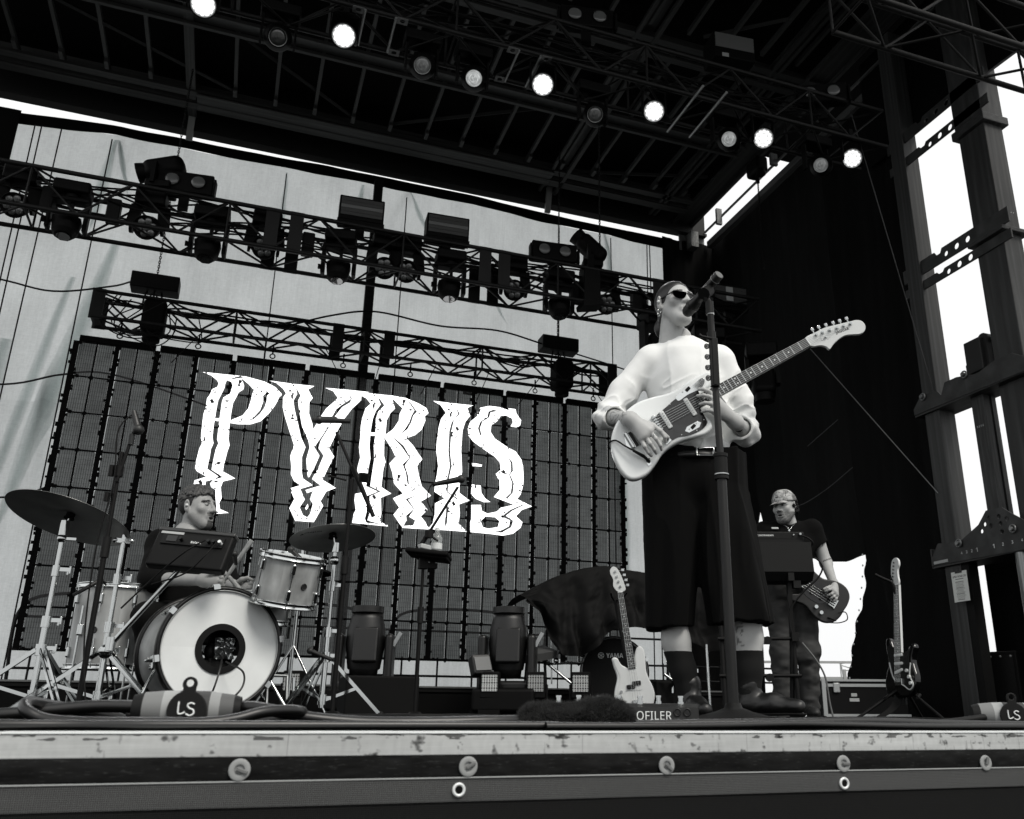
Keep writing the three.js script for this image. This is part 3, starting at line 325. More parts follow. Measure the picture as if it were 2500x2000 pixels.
// ---------------------------------------------------------------- see-through video wall with its lettering (outlines in steps of 5 mm on the wall's plane)
const GLYPHS = {
  P: [[-126,783,-40,785,-57,777,-69,770,-71,762,-72,749,-77,732,-82,716,-83,695,-84,650,-83,623,-79,609,-83,594,-83,577,-85,546,-58,530,-66,523,-84,516,-84,503,-85,488,-105,486,-109,508,-108,516,-84,527,-106,538,-111,545,-111,561,-108,593,-104,606,-108,620,-109,642,-110,677,-107,697,-107,718,-102,728,-99,742,-88,750,-86,759,-90,766,-105,777],[-69,770,-58,767,-54,758,-57,737,-71,725,-73,714,-73,677,-73,652,-72,619,-68,610,-72,595,-74,570,-75,545,-48,529,-68,521,-74,512,-71,504,-61,497,-57,474,-53,455,-51,442,-25,446,-45,453,-49,467,-45,479,-50,505,-47,519,-21,529,-50,543,-50,556,-46,593,-43,608,-47,622,-49,654,-49,690,-48,714,-42,731,-39,742,-29,751,-28,760,-32,770,-37,780],[-37,780,-19,767,-4,753,-7,744,-8,728,-12,704,-23,685,-48,670,-30,666,0,680,15,703,20,726,18,741,25,751,4,768,-26,783],[-40,785,-8,774,33,749,27,742,28,730,25,712,16,694,3,678,-17,671,-49,670,-49,663,-30,662,-3,665,19,675,35,695,47,717,53,732,55,741,62,750,44,767,17,778,-26,785],[-86,670,-73,672,-73,665,-85,663]],
  Y: [[28,782,45,778,63,765,71,754,65,743,67,717,74,695,82,675,103,624,97,596,102,571,103,551,112,535,128,526,104,516,117,491,108,468,125,438,141,453,131,472,141,492,128,517,156,529,132,543,128,556,124,596,130,622,117,646,107,678,94,718,90,738,97,755,90,781],[87,781,106,753,101,739,106,714,117,674,135,640,140,623,135,592,139,567,143,548,146,548,155,571,165,604,152,622,145,634,144,667,141,682,130,709,128,738,135,750,122,771,136,782],[162,781,182,775,196,758,183,742,170,727,159,705,144,669,140,633,152,627,183,687,186,708,194,728,212,746,227,759,219,783],[216,783,230,762,227,750,208,735,193,709,185,687,165,644,161,623,175,605,165,572,153,544,177,528,158,514,153,494,161,483,157,459,167,439,185,480,178,491,189,516,211,527,178,544,188,575,200,605,186,625,203,674,215,704,233,735,253,759,253,774,271,784],[124,439,167,439,159,461,151,449,140,454],[140,515,176,530,176,525,145,508],[144,471,149,482,151,474,147,467]],
  R: [[225,782,294,781,330,782,365,780,331,770,295,770,254,771,226,770],[250,773,266,766,278,753,266,739,260,713,258,690,259,665,258,635,263,609,259,586,258,572,267,543,283,524,258,516,258,500,263,476,259,467,257,444,291,446,286,457,289,474,286,513,312,527,283,538,285,582,288,609,283,643,283,673,284,693,286,714,292,735,303,754,293,775],[295,775,313,753,299,735,294,715,296,674,294,644,298,610,296,583,293,539,320,528,294,513,295,493,297,472,293,453,343,443,323,453,325,472,321,512,346,525,320,539,322,585,326,605,321,620,319,657,321,687,321,713,329,734,340,748,329,778],[257,448,343,445,343,442,257,444],[328,778,346,762,359,751,353,735,352,716,339,692,321,675,357,678,370,698,379,717,383,733,390,749,378,764,363,778],[361,780,381,766,397,746,388,734,384,715,375,696,357,678,321,677,322,667,372,671,396,683,412,700,420,725,418,737,427,746,421,759,400,769,365,780],[319,667,340,639,350,620,336,601,345,578,351,551,375,527,351,513,368,491,355,472,372,450,380,442,384,453,388,460,386,472,404,490,382,514,412,528,384,554,378,583,369,602,385,621,364,647,341,669],[340,672,368,652,388,622,375,600,385,574,389,550,414,528,389,513,406,491,394,470,410,462,405,447,444,442,436,459,423,473,439,491,421,511,446,528,421,550,412,577,406,601,418,621,392,655,372,673],[377,445,405,449,444,448,444,442,380,441],[279,676,321,681,321,672,280,668]],
  I: [[437,781,458,771,473,752,461,735,456,711,453,672,453,646,460,607,458,584,454,559,454,539,481,524,457,509,458,483,454,458,443,443,488,443,484,463,486,485,486,512,511,525,485,541,486,582,490,610,484,650,484,704,489,728,505,753,496,781],[494,781,510,754,495,734,490,704,489,650,495,610,490,579,488,542,516,526,490,512,491,485,491,464,488,454,488,443,542,443,520,463,522,488,519,512,546,524,518,542,518,562,523,598,518,653,519,708,526,735,538,752,529,773,545,782]],
  S: [[548,623,556,624,575,622,574,617,550,616],[550,567,574,566,576,547,588,532,601,525,584,523,562,530,549,542]],
  S0: [645,780,642,786,662,786,666,773,679,756,676,741,666,735,650,736,656,748,653,758,637,765,621,762,614,748,596,732,595,714,607,697,639,679,666,667,682,647,687,629,689,604,689,578,682,552,673,539,714,523,686,511,671,493,689,479,684,464,664,447,636,440,603,442,551,443,550,466,553,481,551,513,576,515,579,500,594,494,619,501,629,512,665,523,610,539,625,559,624,582,613,601,626,613,623,633,609,647,577,665,549,682,536,697,533,717,539,736,557,753,558,768,565,778,589,786,618,786],
  H: [[615,775,600,777,587,770,585,755,566,739,560,720,566,703,572,698,566,721,572,740,590,754,593,768],[643,652,653,634,654,613,649,602,658,580,655,554,641,539,685,524,655,509,632,489,655,481,653,466,631,452,608,448,633,447,659,463,664,481,644,492,661,507,691,524,647,538,661,555,663,581,652,603,660,614,658,637],[577,473,589,486,615,486,627,477,623,461,598,455,583,458]],
};
{
  const wall = thing('video_wall', 'see-through video wall of dark mesh modules showing large wavy lit letters', 'video wall', [0, 0, -11]);
  const HW = 0.8655, X0 = -2.02, Y1 = 4.125, RH = 0.4345, SW = HW / 4, n = 8, rows = 8;
  const mesh = [0, 1, 2].map((k) => M(0.25 + 0.03 * k, 0.22, 0, { transmission: 1, thickness: 0, specularIntensity: 0.5, side: THREE.DoubleSide, map: tex(64, 128, (u, v, i, j) => ((i + k * 3) % 7 < 2 ? 0.5 : 0.78) + 0.14 * (hash(i, j, k) - 0.5) + 0.1 * (noise(u * 3, v * 6, k) - 0.5) + (j % 16 < 2 ? -0.1 : 0)) }));
  const pg = rbox(SW - 0.022, RH - 0.024, 0.004, 0.0019);
  const panelGeo = [0, 1, 2, 3].map((q) => { const w = SW - (q % 2 ? 0.04 : 0.045); return plain(new THREE.ShapeGeometry((() => { const s = new THREE.Shape(), a = w / 2, b = RH / 2 - 0.005, r = 0.02; s.moveTo(-a + r, -b); s.lineTo(a - r, -b); s.quadraticCurveTo(a, -b, a, -b + r); s.lineTo(a, b - r); s.quadraticCurveTo(a, b, a - r, b); s.lineTo(-a + r, b); s.quadraticCurveTo(-a, b, -a, b - r); s.lineTo(-a, -b + r); s.quadraticCurveTo(-a, -b, -a + r, -b); return s; })(), 3)); });
  panelGeo.forEach((g) => { const p = g.attributes.position, uv = g.attributes.uv; for (let i = 0; i < p.count; i++) uv.setXY(i, p.getX(i) / SW + 0.5, p.getY(i) / RH + 0.5); });
  const off = [0.012, -0.012, 0.012, -0.012];
  for (let c = 0; c < n * 4; c++) for (let r = 0; r < rows; r++) { const o = obj('module', panelGeo[c % 4], mesh[Math.floor(hash(c, r) * 3)], wall); o.position.set(X0 + (c + 0.5) * SW + off[c % 4] * 0.8, Y1 - (r + 0.5) * RH, 0.002 + 0.002 * hash(r, c)); }
  const fr = M(0.003, 0.8, 0, { specularIntensity: 0.2 }), RB = X0 + n * 4 * SW;
  for (let k = 0; k < n; k++) { const x = X0 + k * HW; obj('header_bar', rbox(HW - 0.05, 0.075, 0.07, 0.006, x + HW / 2, Y1 + 0.035, 0.0), fr, wall); obj('shackle', [ring(0.03, 0.008, 14).translate(x + HW / 2, Y1 + 0.13, 0), bar([x + HW / 2, Y1 + 0.16, 0], [x + HW / 2, Y1 + 0.29, 0], 0.011, 0.011, 6)], fr, wall); }
  for (let c = 0; c <= n * 4; c++) { // upright cable runs: every second one is broad and knobbly
    const x = X0 + c * SW, w = c % 2 === 0 ? (c % 4 === 0 ? 0.062 : 0.052) : 0.02, g = [box(w, rows * RH, 0.012, x, Y1 - rows * RH / 2, 0.012)];
    for (let r = 0; r < rows * 6; r++) { const y = Y1 - (r + rr(0.1, 0.9)) * RH / 6; if (c % 2 === 0) g.push(box(rr(0.02, 0.04), rr(0.02, 0.05), 0.02, x + (rnd() < 0.5 ? -1 : 1) * (w / 2 + 0.004), y, 0.014)); else if (r % 6 === 5) g.push(box(0.05, 0.045, 0.014, x, Y1 - Math.round((r + 1) / 6) * RH, 0.014, 0, 0, PI / 4)); }
    obj(c % 2 ? 'thin_upright' : 'cable_run', g, fr, wall);
  }
  for (let r = 1; r <= rows; r++) for (let k = 0; k < n; k++) { const a = X0 + k * HW, b = Math.min(a + HW, RB); obj('cross_cable', [bar([a, Y1 - r * RH + rr(-0.004, 0.004), 0.013], [b, Y1 - r * RH + rr(-0.004, 0.004), 0.013], 0.0105, 0.0105, 5), box(0.03, 0.035, 0.02, a + 0.07, Y1 - r * RH + 0.005, 0.015)], fr, wall); }
  // the lit letters: thin lit sheets just before the modules, worn like old print
  const specks = tex(512, 512, (u, v) => { const a = fbm(u * 16, v * 16, 1, 3), b = noise(u * 44, v * 44, 9), c = noise(u * 90, v * 60, 4); return (a > 0.62 && b > 0.72) || b > 0.94 || (c > 0.95 && a > 0.4) ? 0.07 : 1; });
  const glow = new THREE.MeshStandardMaterial({ color: 0x0c0d0d, roughness: 0.6, emissive: 0xffffff, emissiveIntensity: 1.5, emissiveMap: specks, side: THREE.DoubleSide });
  const P2 = (a) => { const o = []; for (let i = 0; i < a.length; i += 2) o.push([a[i] / 200, a[i + 1] / 200]); return o; };
  let lift = 0.05;
  for (const k of ['P', 'Y', 'R', 'I', 'S']) {
    const g = GLYPHS[k].map((a) => new THREE.ShapeGeometry(shapeOf(P2(a))).translate(0, 0, lift += 0.0007));
    if (k === 'S') { const s = shapeOf(P2(GLYPHS.S0)); s.holes = GLYPHS.H.map((h) => new THREE.Path(P2(h).map(([x, y]) => new THREE.Vector2(x, y)))); g.push(new THREE.ShapeGeometry(s).translate(0, 0, lift += 0.0007)); }
    tag(obj('lit_letter', g, glow, wall), 'glowing wavy letter ' + k + ' on the video wall');
  }
}
// ---------------------------------------------------------------- people: distance fields meshed by surface nets
const capS = (a, b, ra, rb = ra) => { const dx = b[0] - a[0], dy = b[1] - a[1], dz = b[2] - a[2], l = dx * dx + dy * dy + dz * dz || 1e-9; return (x, y, z) => { const px = x - a[0], py = y - a[1], pz = z - a[2]; let t = (px * dx + py * dy + pz * dz) / l; t = t < 0 ? 0 : t > 1 ? 1 : t; const ex = px - dx * t, ey = py - dy * t, ez = pz - dz * t; return Math.sqrt(ex * ex + ey * ey + ez * ez) - ra - (rb - ra) * t; }; };
const ellS = (c, r, e) => { let m = null; if (e) m = new THREE.Matrix4().makeRotationFromEuler(new THREE.Euler(...e)).invert().elements; return (x, y, z) => { x -= c[0]; y -= c[1]; z -= c[2]; if (m) { const X = m[0] * x + m[4] * y + m[8] * z, Y = m[1] * x + m[5] * y + m[9] * z, Z = m[2] * x + m[6] * y + m[10] * z; x = X; y = Y; z = Z; } const a = x / r[0], b = y / r[1], d = z / r[2], k = Math.sqrt(a * a + b * b + d * d), q = Math.sqrt((a / r[0]) ** 2 + (b / r[1]) ** 2 + (d / r[2]) ** 2); return q < 1e-9 ? -Math.min(...r) : k * (k - 1) / q; }; };
const uni = (k, ...fs) => (x, y, z) => { let d = fs[0](x, y, z); for (let i = 1; i < fs.length; i++) { const e = fs[i](x, y, z), h = Math.max(k - Math.abs(d - e), 0) / k; d = Math.min(d, e) - h * h * k * 0.25; } return d; };
const cut = (k, f, ...gs) => (x, y, z) => { let d = f(x, y, z); for (const g of gs) { const e = -g(x, y, z), h = Math.max(k - Math.abs(d - e), 0) / k; d = Math.max(d, e) + h * h * k * 0.25; } return d; };
const ripple = (f, amp, fx, fy, fz, s = 0) => (x, y, z) => { const d = f(x, y, z); return Math.abs(d) > 0.06 ? d : d + amp * (fbm(x * fx + s, y * fy + s, z * fz, 2) - 0.5); };
function netMesh(f, lo, hi, cell, colour) {
  const n = [0, 1, 2].map((i) => Math.ceil((hi[i] - lo[i]) / cell) + 1), [nx, ny, nz] = n, F = new Float32Array(nx * ny * nz), id = new Int32Array(nx * ny * nz).fill(-1), sx = 1, sy = nx, sz = nx * ny;
  for (let k = 0, q = 0; k < nz; k++) for (let j = 0; j < ny; j++) for (let i = 0; i < nx; i++, q++) F[q] = f(lo[0] + i * cell, lo[1] + j * cell, lo[2] + k * cell);
  const P = [], N = [], col = [], idx = [], cor = [0, sx, sy, sx + sy, sz, sx + sz, sy + sz, sx + sy + sz], ed = [[0, 1], [0, 2], [0, 4], [1, 3], [1, 5], [2, 3], [2, 6], [3, 7], [4, 5], [4, 6], [5, 7], [6, 7]], e = cell * 0.6;
  for (let k = 0; k < nz - 1; k++) for (let j = 0; j < ny - 1; j++) for (let i = 0; i < nx - 1; i++) {
    const q = i + j * sy + k * sz; let s = 0; for (let c = 0; c < 8; c++) if (F[q + cor[c]] < 0) s++; if (!s || s === 8) continue;
    let x = 0, y = 0, z = 0, m = 0; for (const [a, b] of ed) { const u = F[q + cor[a]], v = F[q + cor[b]]; if ((u < 0) === (v < 0)) continue; const t = u / (u - v); x += (a & 1) + t * ((b & 1) - (a & 1)); y += (a >> 1 & 1) + t * ((b >> 1 & 1) - (a >> 1 & 1)); z += (a >> 2) + t * ((b >> 2) - (a >> 2)); m++; }
    x = lo[0] + (i + x / m) * cell; y = lo[1] + (j + y / m) * cell; z = lo[2] + (k + z / m) * cell; id[q] = P.length / 3; P.push(x, y, z);
    const g = [f(x + e, y, z) - f(x - e, y, z), f(x, y + e, z) - f(x, y - e, z), f(x, y, z + e) - f(x, y, z - e)], L = Math.hypot(...g) || 1; N.push(g[0] / L, g[1] / L, g[2] / L);
    const v = colour ? colour(x, y, z, g[0] / L, g[1] / L, g[2] / L) : 1; col.push(v * 0.985, v, v * 0.99);
  }
  const quad = (a, b, c, d, flip) => { if (a < 0 || b < 0 || c < 0 || d < 0) return; flip ? idx.push(a, c, b, a, d, c) : idx.push(a, b, c, a, c, d); };
  for (let k = 1; k < nz - 1; k++) for (let j = 1; j < ny - 1; j++) for (let i = 1; i < nx - 1; i++) {
    const q = i + j * sy + k * sz, a = F[q] < 0;
    if (a !== F[q + sx] < 0) quad(id[q - sy - sz], id[q - sz], id[q], id[q - sy], !a);
    if (a !== F[q + sy] < 0) quad(id[q - sx - sz], id[q - sx], id[q], id[q - sz], !a);
    if (a !== F[q + sz] < 0) quad(id[q - sx - sy], id[q - sy], id[q], id[q - sx], !a);
  }
  const g = new THREE.BufferGeometry(); g.setAttribute('position', new THREE.Float32BufferAttribute(P, 3)); g.setAttribute('normal', new THREE.Float32BufferAttribute(N, 3)); g.setAttribute('color', new THREE.Float32BufferAttribute(col, 3)); g.setAttribute('uv', new THREE.Float32BufferAttribute(new Float32Array(P.length / 3 * 2), 2)); g.setIndex(idx); return g;
}
const skinM = new THREE.MeshPhysicalMaterial({ vertexColors: true, roughness: 0.5, color: 0xffffff, specularIntensity: 0.6 }), paintM = (rough = 0.85, extra = {}) => new THREE.MeshPhysicalMaterial({ vertexColors: true, roughness: rough, color: 0xffffff, ...extra });
// a head in its own frame: x to the person's left, y up, z forwards, origin midway between the ears
function headField(o) {
  const skull = uni(0.035, ellS([0, 0.036, -0.018], [0.0745, 0.088, 0.096]), ellS([0, -0.03, 0.028], [0.058 * o.w, 0.085, 0.066]), capS([0.05 * o.w, -0.045, 0.004], [0.02 * o.w, -0.098, 0.062], 0.021), capS([-0.05 * o.w, -0.045, 0.004], [-0.02 * o.w, -0.098, 0.062], 0.021), ellS([0, -0.099, 0.066], [0.024 * o.w, 0.02, 0.022]));
  const soft = uni(0.016, skull, capS([-0.036, 0.031, 0.078], [0.036, 0.031, 0.078], 0.011), ellS([0.04, -0.016, 0.062], [0.026, 0.024, 0.022]), ellS([-0.04, -0.016, 0.062], [0.026, 0.024, 0.022]), capS([0, 0.018, 0.092], [0, -0.022, 0.112 * o.nose], 0.0075, 0.0115), ellS([0.0125, -0.027, 0.099], [0.009, 0.008, 0.01]), ellS([-0.0125, -0.027, 0.099], [0.009, 0.008, 0.01]), ellS([0, -0.06, 0.088], [0.026, 0.02, 0.014]));
  const sock = o.smoothEyes ? soft : cut(0.014, soft, ellS([0.032, 0.011, 0.1], [0.018, 0.0115, 0.016]), ellS([-0.032, 0.011, 0.1], [0.018, 0.0115, 0.016]));
  const eyes = uni(0.003, sock, ellS([0.031, 0.0095, 0.078], [0.0145, 0.0105, 0.0135]), ellS([-0.031, 0.0095, 0.078], [0.0145, 0.0105, 0.0135]));
  const lips = uni(0.007, eyes, capS([-0.018, -0.0575, 0.09], [0.018, -0.0575, 0.09], 0.007), capS([-0.014, -0.0705 - 0.5 * o.open, 0.09], [0.014, -0.0705 - 0.5 * o.open, 0.09], 0.0075));
  const mouth = cut(0.004, lips, ellS([0, -0.064 - 0.25 * o.open, 0.1], [0.017, 0.0015 + o.open * 0.5, 0.014]));
  const ear = (s) => cut(0.006, uni(0.008, ellS([s * 0.079, 0.004, -0.012], [0.0095, 0.033, 0.02], [0, s * 0.35, 0]), ellS([s * 0.077, -0.022, -0.006], [0.008, 0.014, 0.011])), ellS([s * 0.088, 0.004, -0.006], [0.007, 0.02, 0.011]));
  return uni(0.01, mouth, ear(1), ear(-1), capS([0, -0.05, -0.022], [0, -0.21, -0.05], 0.052 * o.neck, 0.058 * o.neck));
}
function headColour(o) {
  return (x, y, z) => {
    let v = o.skin * (0.94 + 0.14 * fbm(x * 60, y * 60, z * 60, 2)); const ax = Math.abs(x);
    if (z > 0.07 && y < -0.05 && y > -0.078 - 0.5 * o.open && ax < 0.021) v *= 0.62;
    if (z > 0.055 && ax > 0.012 && ax < 0.052 && Math.abs(y - 0.034 + ax * 0.12 - (ax > 0.035 ? (ax - 0.035) * -0.3 : 0)) < 0.0052) v = 0.03;
    const ex = ax - 0.031, ey = y - 0.0095; if (z > 0.074 && (ex / 0.0135) ** 2 + (ey / 0.0075) ** 2 < 1) { v = 0.3; if ((x - 0.031 * Math.sign(x) - o.look) ** 2 + ey * ey < 0.0058 ** 2) v = 0.015; } else if (z > 0.066 && Math.abs(ex) < 0.017 && Math.abs(ey - 0.0085) < 0.003) v *= 0.3;
    if (z > 0.075 && y < -0.06 - 0.1 * o.open && y > -0.066 - 0.4 * o.open && ax < 0.015 && o.open > 0) v = 0.015;
    if (o.beard) { const jaw = smooth(-0.035, -0.05, y) * smooth(0.0, 0.03, z + ax * 0.25), st = z > 0.078 && y > -0.056 && y < -0.036 && ax < 0.027; let b = o.beard * jaw * (0.6 + 0.8 * noise(x * 300, y * 300, z * 300)); if (y < -0.05 && y > -0.078 && ax < 0.02 && z > 0.08) b *= 0.15; if (st) b = Math.max(b, o.tache); if (o.goatee && y < -0.082 && ax < 0.024 && z > 0.05) b = Math.max(b, o.goatee); v = lerp(v, 0.02, clamp(b, 0, 0.95)); }
    return v;
  };
}
const place = (g, p, e, s = 1) => g.applyMatrix4(new THREE.Matrix4().compose(V(...p), new THREE.Quaternion().setFromEuler(new THREE.Euler(...e, 'YXZ')), V(s, s, s)));
// a hand from its wrist, four knuckles with their finger joints, and the thumb
function handField(wrist, fingers, thumb, r = 0.0083, wr = 0.024) {
  const fs = [capS(wrist, fingers[1][0], wr * 0.9, 0.016), capS(wrist, fingers[2][0], wr * 0.9, 0.015)], fi = [];
  for (const f of fingers) { fs.push(capS(wrist, f[0], wr * 0.75, 0.0115)); for (let i = 0; i + 1 < f.length; i++) fi.push(capS(f[i], f[i + 1], r * (1.18 - 0.13 * i), r * (1.08 - 0.13 * i))); }
  const th = []; for (let i = 0; i + 1 < thumb.length; i++) th.push(capS(thumb[i], thumb[i + 1], r * (1.5 - 0.22 * i), r * (1.3 - 0.2 * i)));
  return uni(0.004, uni(0.018, ...fs), ...fi, uni(0.006, ...th));
}
const bounds = (pts, m) => [[0, 1, 2].map((i) => Math.min(...pts.map((p) => p[i])) - m), [0, 1, 2].map((i) => Math.max(...pts.map((p) => p[i])) + m)];
const person = (label, x, f, group) => { const a = 20.5 * DEG; return thing('person', label, 'person', [Math.sin(a) * f + Math.cos(a) * x, 0, -Math.cos(a) * f + Math.sin(a) * x], -a); };
const hole = (a, b, c) => [a, b, c];
// ---- the singer
const singer = person('singer in white sweatshirt and black culottes playing a white guitar at the microphone', 0.4627, 3.4);
{
  const skin = 0.44, H = { w: 0.84, nose: 0.97, open: 0, neck: 1.04, smoothEyes: true, skin, look: 0, beard: 0 }, hp = [-0.026, 1.632, 0.03], he = [-0.06, 25 * DEG, -0.03];
  const head = place(netMesh(headField(H), [-0.1, -0.2, -0.13], [0.1, 0.14, 0.14], 0.0036, headColour(H)), hp, he, 0.89);
  const eR = [-0.312, 1.15, 0.015], wR = [-0.235, 1.07, 0.226], eL = [0.25, 1.1, -0.02], wL = [0.178, 1.092, 0.13];
  const fR = [[[-0.15, 1.042, 0.236], [-0.125, 1.02, 0.242], [-0.108, 0.998, 0.234], [-0.104, 0.985, 0.22]], [[-0.166, 1.02, 0.24], [-0.142, 0.988, 0.246], [-0.126, 0.966, 0.236], [-0.12, 0.954, 0.22]], [[-0.182, 1.002, 0.239], [-0.164, 0.97, 0.245], [-0.148, 0.95, 0.234], [-0.14, 0.94, 0.219]], [[-0.197, 0.99, 0.235], [-0.184, 0.96, 0.24], [-0.17, 0.94, 0.23], [-0.158, 0.931, 0.217]]], tR = [[-0.215, 1.064, 0.226], [-0.168, 1.052, 0.226], [-0.125, 1.028, 0.226], [-0.094, 1.001, 0.221]];
  const fL = [[[0.082, 1.172, 0.214], [0.062, 1.184, 0.226], [0.046, 1.192, 0.223], [0.03, 1.197, 0.21]], [[0.087, 1.15, 0.218], [0.064, 1.16, 0.23], [0.044, 1.167, 0.226], [0.024, 1.17, 0.21]], [[0.088, 1.128, 0.216], [0.067, 1.133, 0.228], [0.049, 1.137, 0.224], [0.032, 1.137, 0.21]], [[0.085, 1.105, 0.209], [0.069, 1.108, 0.221], [0.054, 1.11, 0.218], [0.04, 1.108, 0.208]]], tL = [[0.16, 1.11, 0.14], [0.13, 1.16, 0.155], [0.105, 1.2, 0.165], [0.085, 1.225, 0.172]];
  const tat = (x, y, z) => skin * (0.93 + 0.14 * fbm(x * 50, y * 50, z * 50, 2));
  const inkR = (x, y, z) => { const u = (x + 0.27) * 55, v = (y - 1.115) * 55; return tat(x, y, z) * (Math.abs(noise(u * 1.3, v * 1.3, 3) - 0.5) < 0.055 && x < -0.25 && y > 1.06 ? 0.4 : 1); };
  const parts = [head,
    netMesh(uni(0.03, capS([0, 1.3, 0], [0.02, 1.05, 0], 0.1, 0.09), capS([-0.006, 1.5, -0.005], [0, 1.38, 0], 0.05, 0.06), capS([-0.12, 1.385, 0], [0.145, 1.385, 0], 0.035), capS([-0.13, 1.38, 0], eR, 0.036, 0.034), capS([0.155, 1.38, 0], eL, 0.036, 0.034), capS([-0.02, 0.9, 0], [0.08, 0.9, 0], 0.09), capS([-0.05, 0.88, 0], [-0.075, 0.42, 0.01], 0.075, 0.05), capS([0.11, 0.88, 0.02], [0.2, 0.42, 0.05], 0.075, 0.05)), [-0.4, 0.3, -0.2], [0.4, 1.56, 0.2], 0.014, tat),
    netMesh(uni(0.03, capS(eR, wR, 0.037, 0.0215), handField(wR, fR, tR, 0.0076, 0.0205)), ...bounds([eR, wR, ...fR.flat(), ...tR], 0.05), 0.0034, inkR),
    netMesh(uni(0.03, capS(eL, wL, 0.037, 0.0235), handField(wL, fL, tL, 0.0076, 0.0205)), ...bounds([eL, wL, ...fL.flat(), ...tL], 0.05), 0.0034, tat),
    netMesh(uni(0.02, capS([-0.078, 0.44, 0.0], [-0.062, 0.28, -0.012], 0.05, 0.051), capS([-0.062, 0.28, -0.012], [-0.018, 0.09, -0.01], 0.051, 0.034)), [-0.16, 0.05, -0.1], [0.06, 0.52, 0.1], 0.006, tat),
    netMesh(uni(0.02, capS([0.2, 0.44, 0.05], [0.196, 0.29, 0.036], 0.052, 0.053), capS([0.196, 0.29, 0.036], [0.19, 0.1, 0.045], 0.053, 0.036)), [0.1, 0.06, -0.05], [0.3, 0.52, 0.15], 0.006, (x, y, z) => tat(x, y, z) * (x < 0.17 && x > 0.148 && y > 0.26 && Math.abs(noise(x * 90, y * 90) - 0.5) < 0.12 ? 0.35 : 1))];
  obj('body', parts, skinM, singer);
  // sweatshirt
  const cuffR = eR.map((v, i) => lerp(v, wR[i], 0.3)), cuffL = eL.map((v, i) => lerp(v, wL[i], 0.42));
  const torso = uni(0.05, ellS([0.012, 1.3, -0.005], [0.165, 0.19, 0.112]), ellS([0.03, 1.12, 0.0], [0.158, 0.2, 0.115]), capS([-0.115, 1.41, -0.01], [0.14, 1.41, -0.01], 0.058), capS([-0.006, 1.462, -0.012], [-0.006, 1.43, -0.012], 0.06, 0.075));
  const arms = uni(0.03, torso, capS([-0.14, 1.392, 0], [-0.245, 1.26, -0.005], 0.058, 0.056), capS([-0.245, 1.26, -0.005], eR, 0.055, 0.05), capS([0.162, 1.392, 0], [0.21, 1.25, -0.015], 0.057, 0.056), capS([0.21, 1.25, -0.015], eL, 0.055, 0.05));
  const sleeves = uni(0.02, arms, capS(eR, cuffR, 0.05, 0.045), capS(eL, cuffL, 0.05, 0.046));
  const ridge = (a, b, c) => { const r = 1 - Math.abs(2 * noise(a, b, c) - 1); return r * r * r * r; };
  const fold = (x, y, z) => { let d = sleeves(x, y, z); if (Math.abs(d) > 0.05) return d; const diag = Math.sin((x * 0.8 + y * 1.5) * 55 + 3 * noise(x * 9, y * 9)) * smooth(1.28, 1.12, y) * 0.0035, sl = (Math.abs(x - 0.012) > 0.17 ? 0.0035 * Math.sin((y * 1.1 - Math.abs(x) * 0.5 + 0.3 * z) * 95 + 4 * noise(x * 16, y * 16, z * 16)) * smooth(1.28, 1.14, y) : 0); return d + diag + sl + 0.01 * (fbm(x * 11, y * 9, z * 11, 2) - 0.5) - 0.007 * smooth(1.36, 1.18, y) * ridge((x + y) * 10, (y - x * 0.6) * 26, z * 9) - 0.005 * ridge(x * 9 + 4, y * 7, z * 9); };
  const chop = (a, b, t) => { const n = V(...b).sub(V(...a)).normalize(), c = a.map((v, i) => lerp(v, b[i], t)), ax = capS(a, b, 0.082); return (x, y, z) => Math.max(-((x - c[0]) * n.x + (y - c[1]) * n.y + (z - c[2]) * n.z), ax(x, y, z)); };
  const hollow = (f) => cut(0.006, f, (x, y, z) => y - 0.972 - 0.02 * Math.sin(x * 14 + 1) , capS([-0.006, 1.6, 0.0], [-0.006, 1.5, 0.0], 0.05), capS([cuffR[0], cuffR[1], cuffR[2]], wR, 0.038), capS(cuffL, wL, 0.038), chop(eR, wR, 0.36), chop(eL, wL, 0.52));
  const shirt = obj('sweatshirt', netMesh(hollow(fold), [-0.4, 0.94, -0.16], [0.4, 1.54, 0.18], 0.0052, (x, y, z) => 0.8 * (0.97 + 0.05 * fbm(x * 70, y * 70, z * 70, 2))), paintM(0.95, { specularIntensity: 0.3 }), singer);
  obj('collar', (() => { const g = ring(0.056, 0.0095, 48, 10).scale(1, 1, 1.7).rotateX(PI / 2 + 0.2).scale(1.04, 1, 0.94).translate(-0.006, 1.48, -0.002); return g; })(), M(0.74, 0.95), shirt);
  // culottes, belt
  const legA = (x, y, z) => { const t = clamp((0.86 - y) / 0.53, 0, 1), cx = lerp(-0.06, -0.09, t), hw = lerp(0.112, 0.082, t), hz = lerp(0.11, 0.1, t), a = Math.atan2(z, x - cx), k = 1 + 0.1 * t * Math.sin(a * 5 + 1) + 0.05 * t * Math.sin(a * 9) + 0.05 * (noise(a * 2, y * 5, 2) - 0.5); return (Math.hypot((x - cx) / hw, z / hz) - k) * 0.09; };
  const legB = (x, y, z) => { const t = clamp((0.86 - y) / 0.53, 0, 1), cx = lerp(0.115, 0.175, t), hw = lerp(0.115, 0.116, t), hz = lerp(0.11, 0.115, t), zc = 0.045 * t, a = Math.atan2(z - zc, x - cx), k = 1 + 0.1 * t * Math.sin(a * 5 + 2.4) + 0.05 * t * Math.sin(a * 8) + 0.05 * (noise(a * 2, y * 5, 6) - 0.5); return (Math.hypot((x - cx) / hw, (z - zc) / hz) - k) * 0.09; };
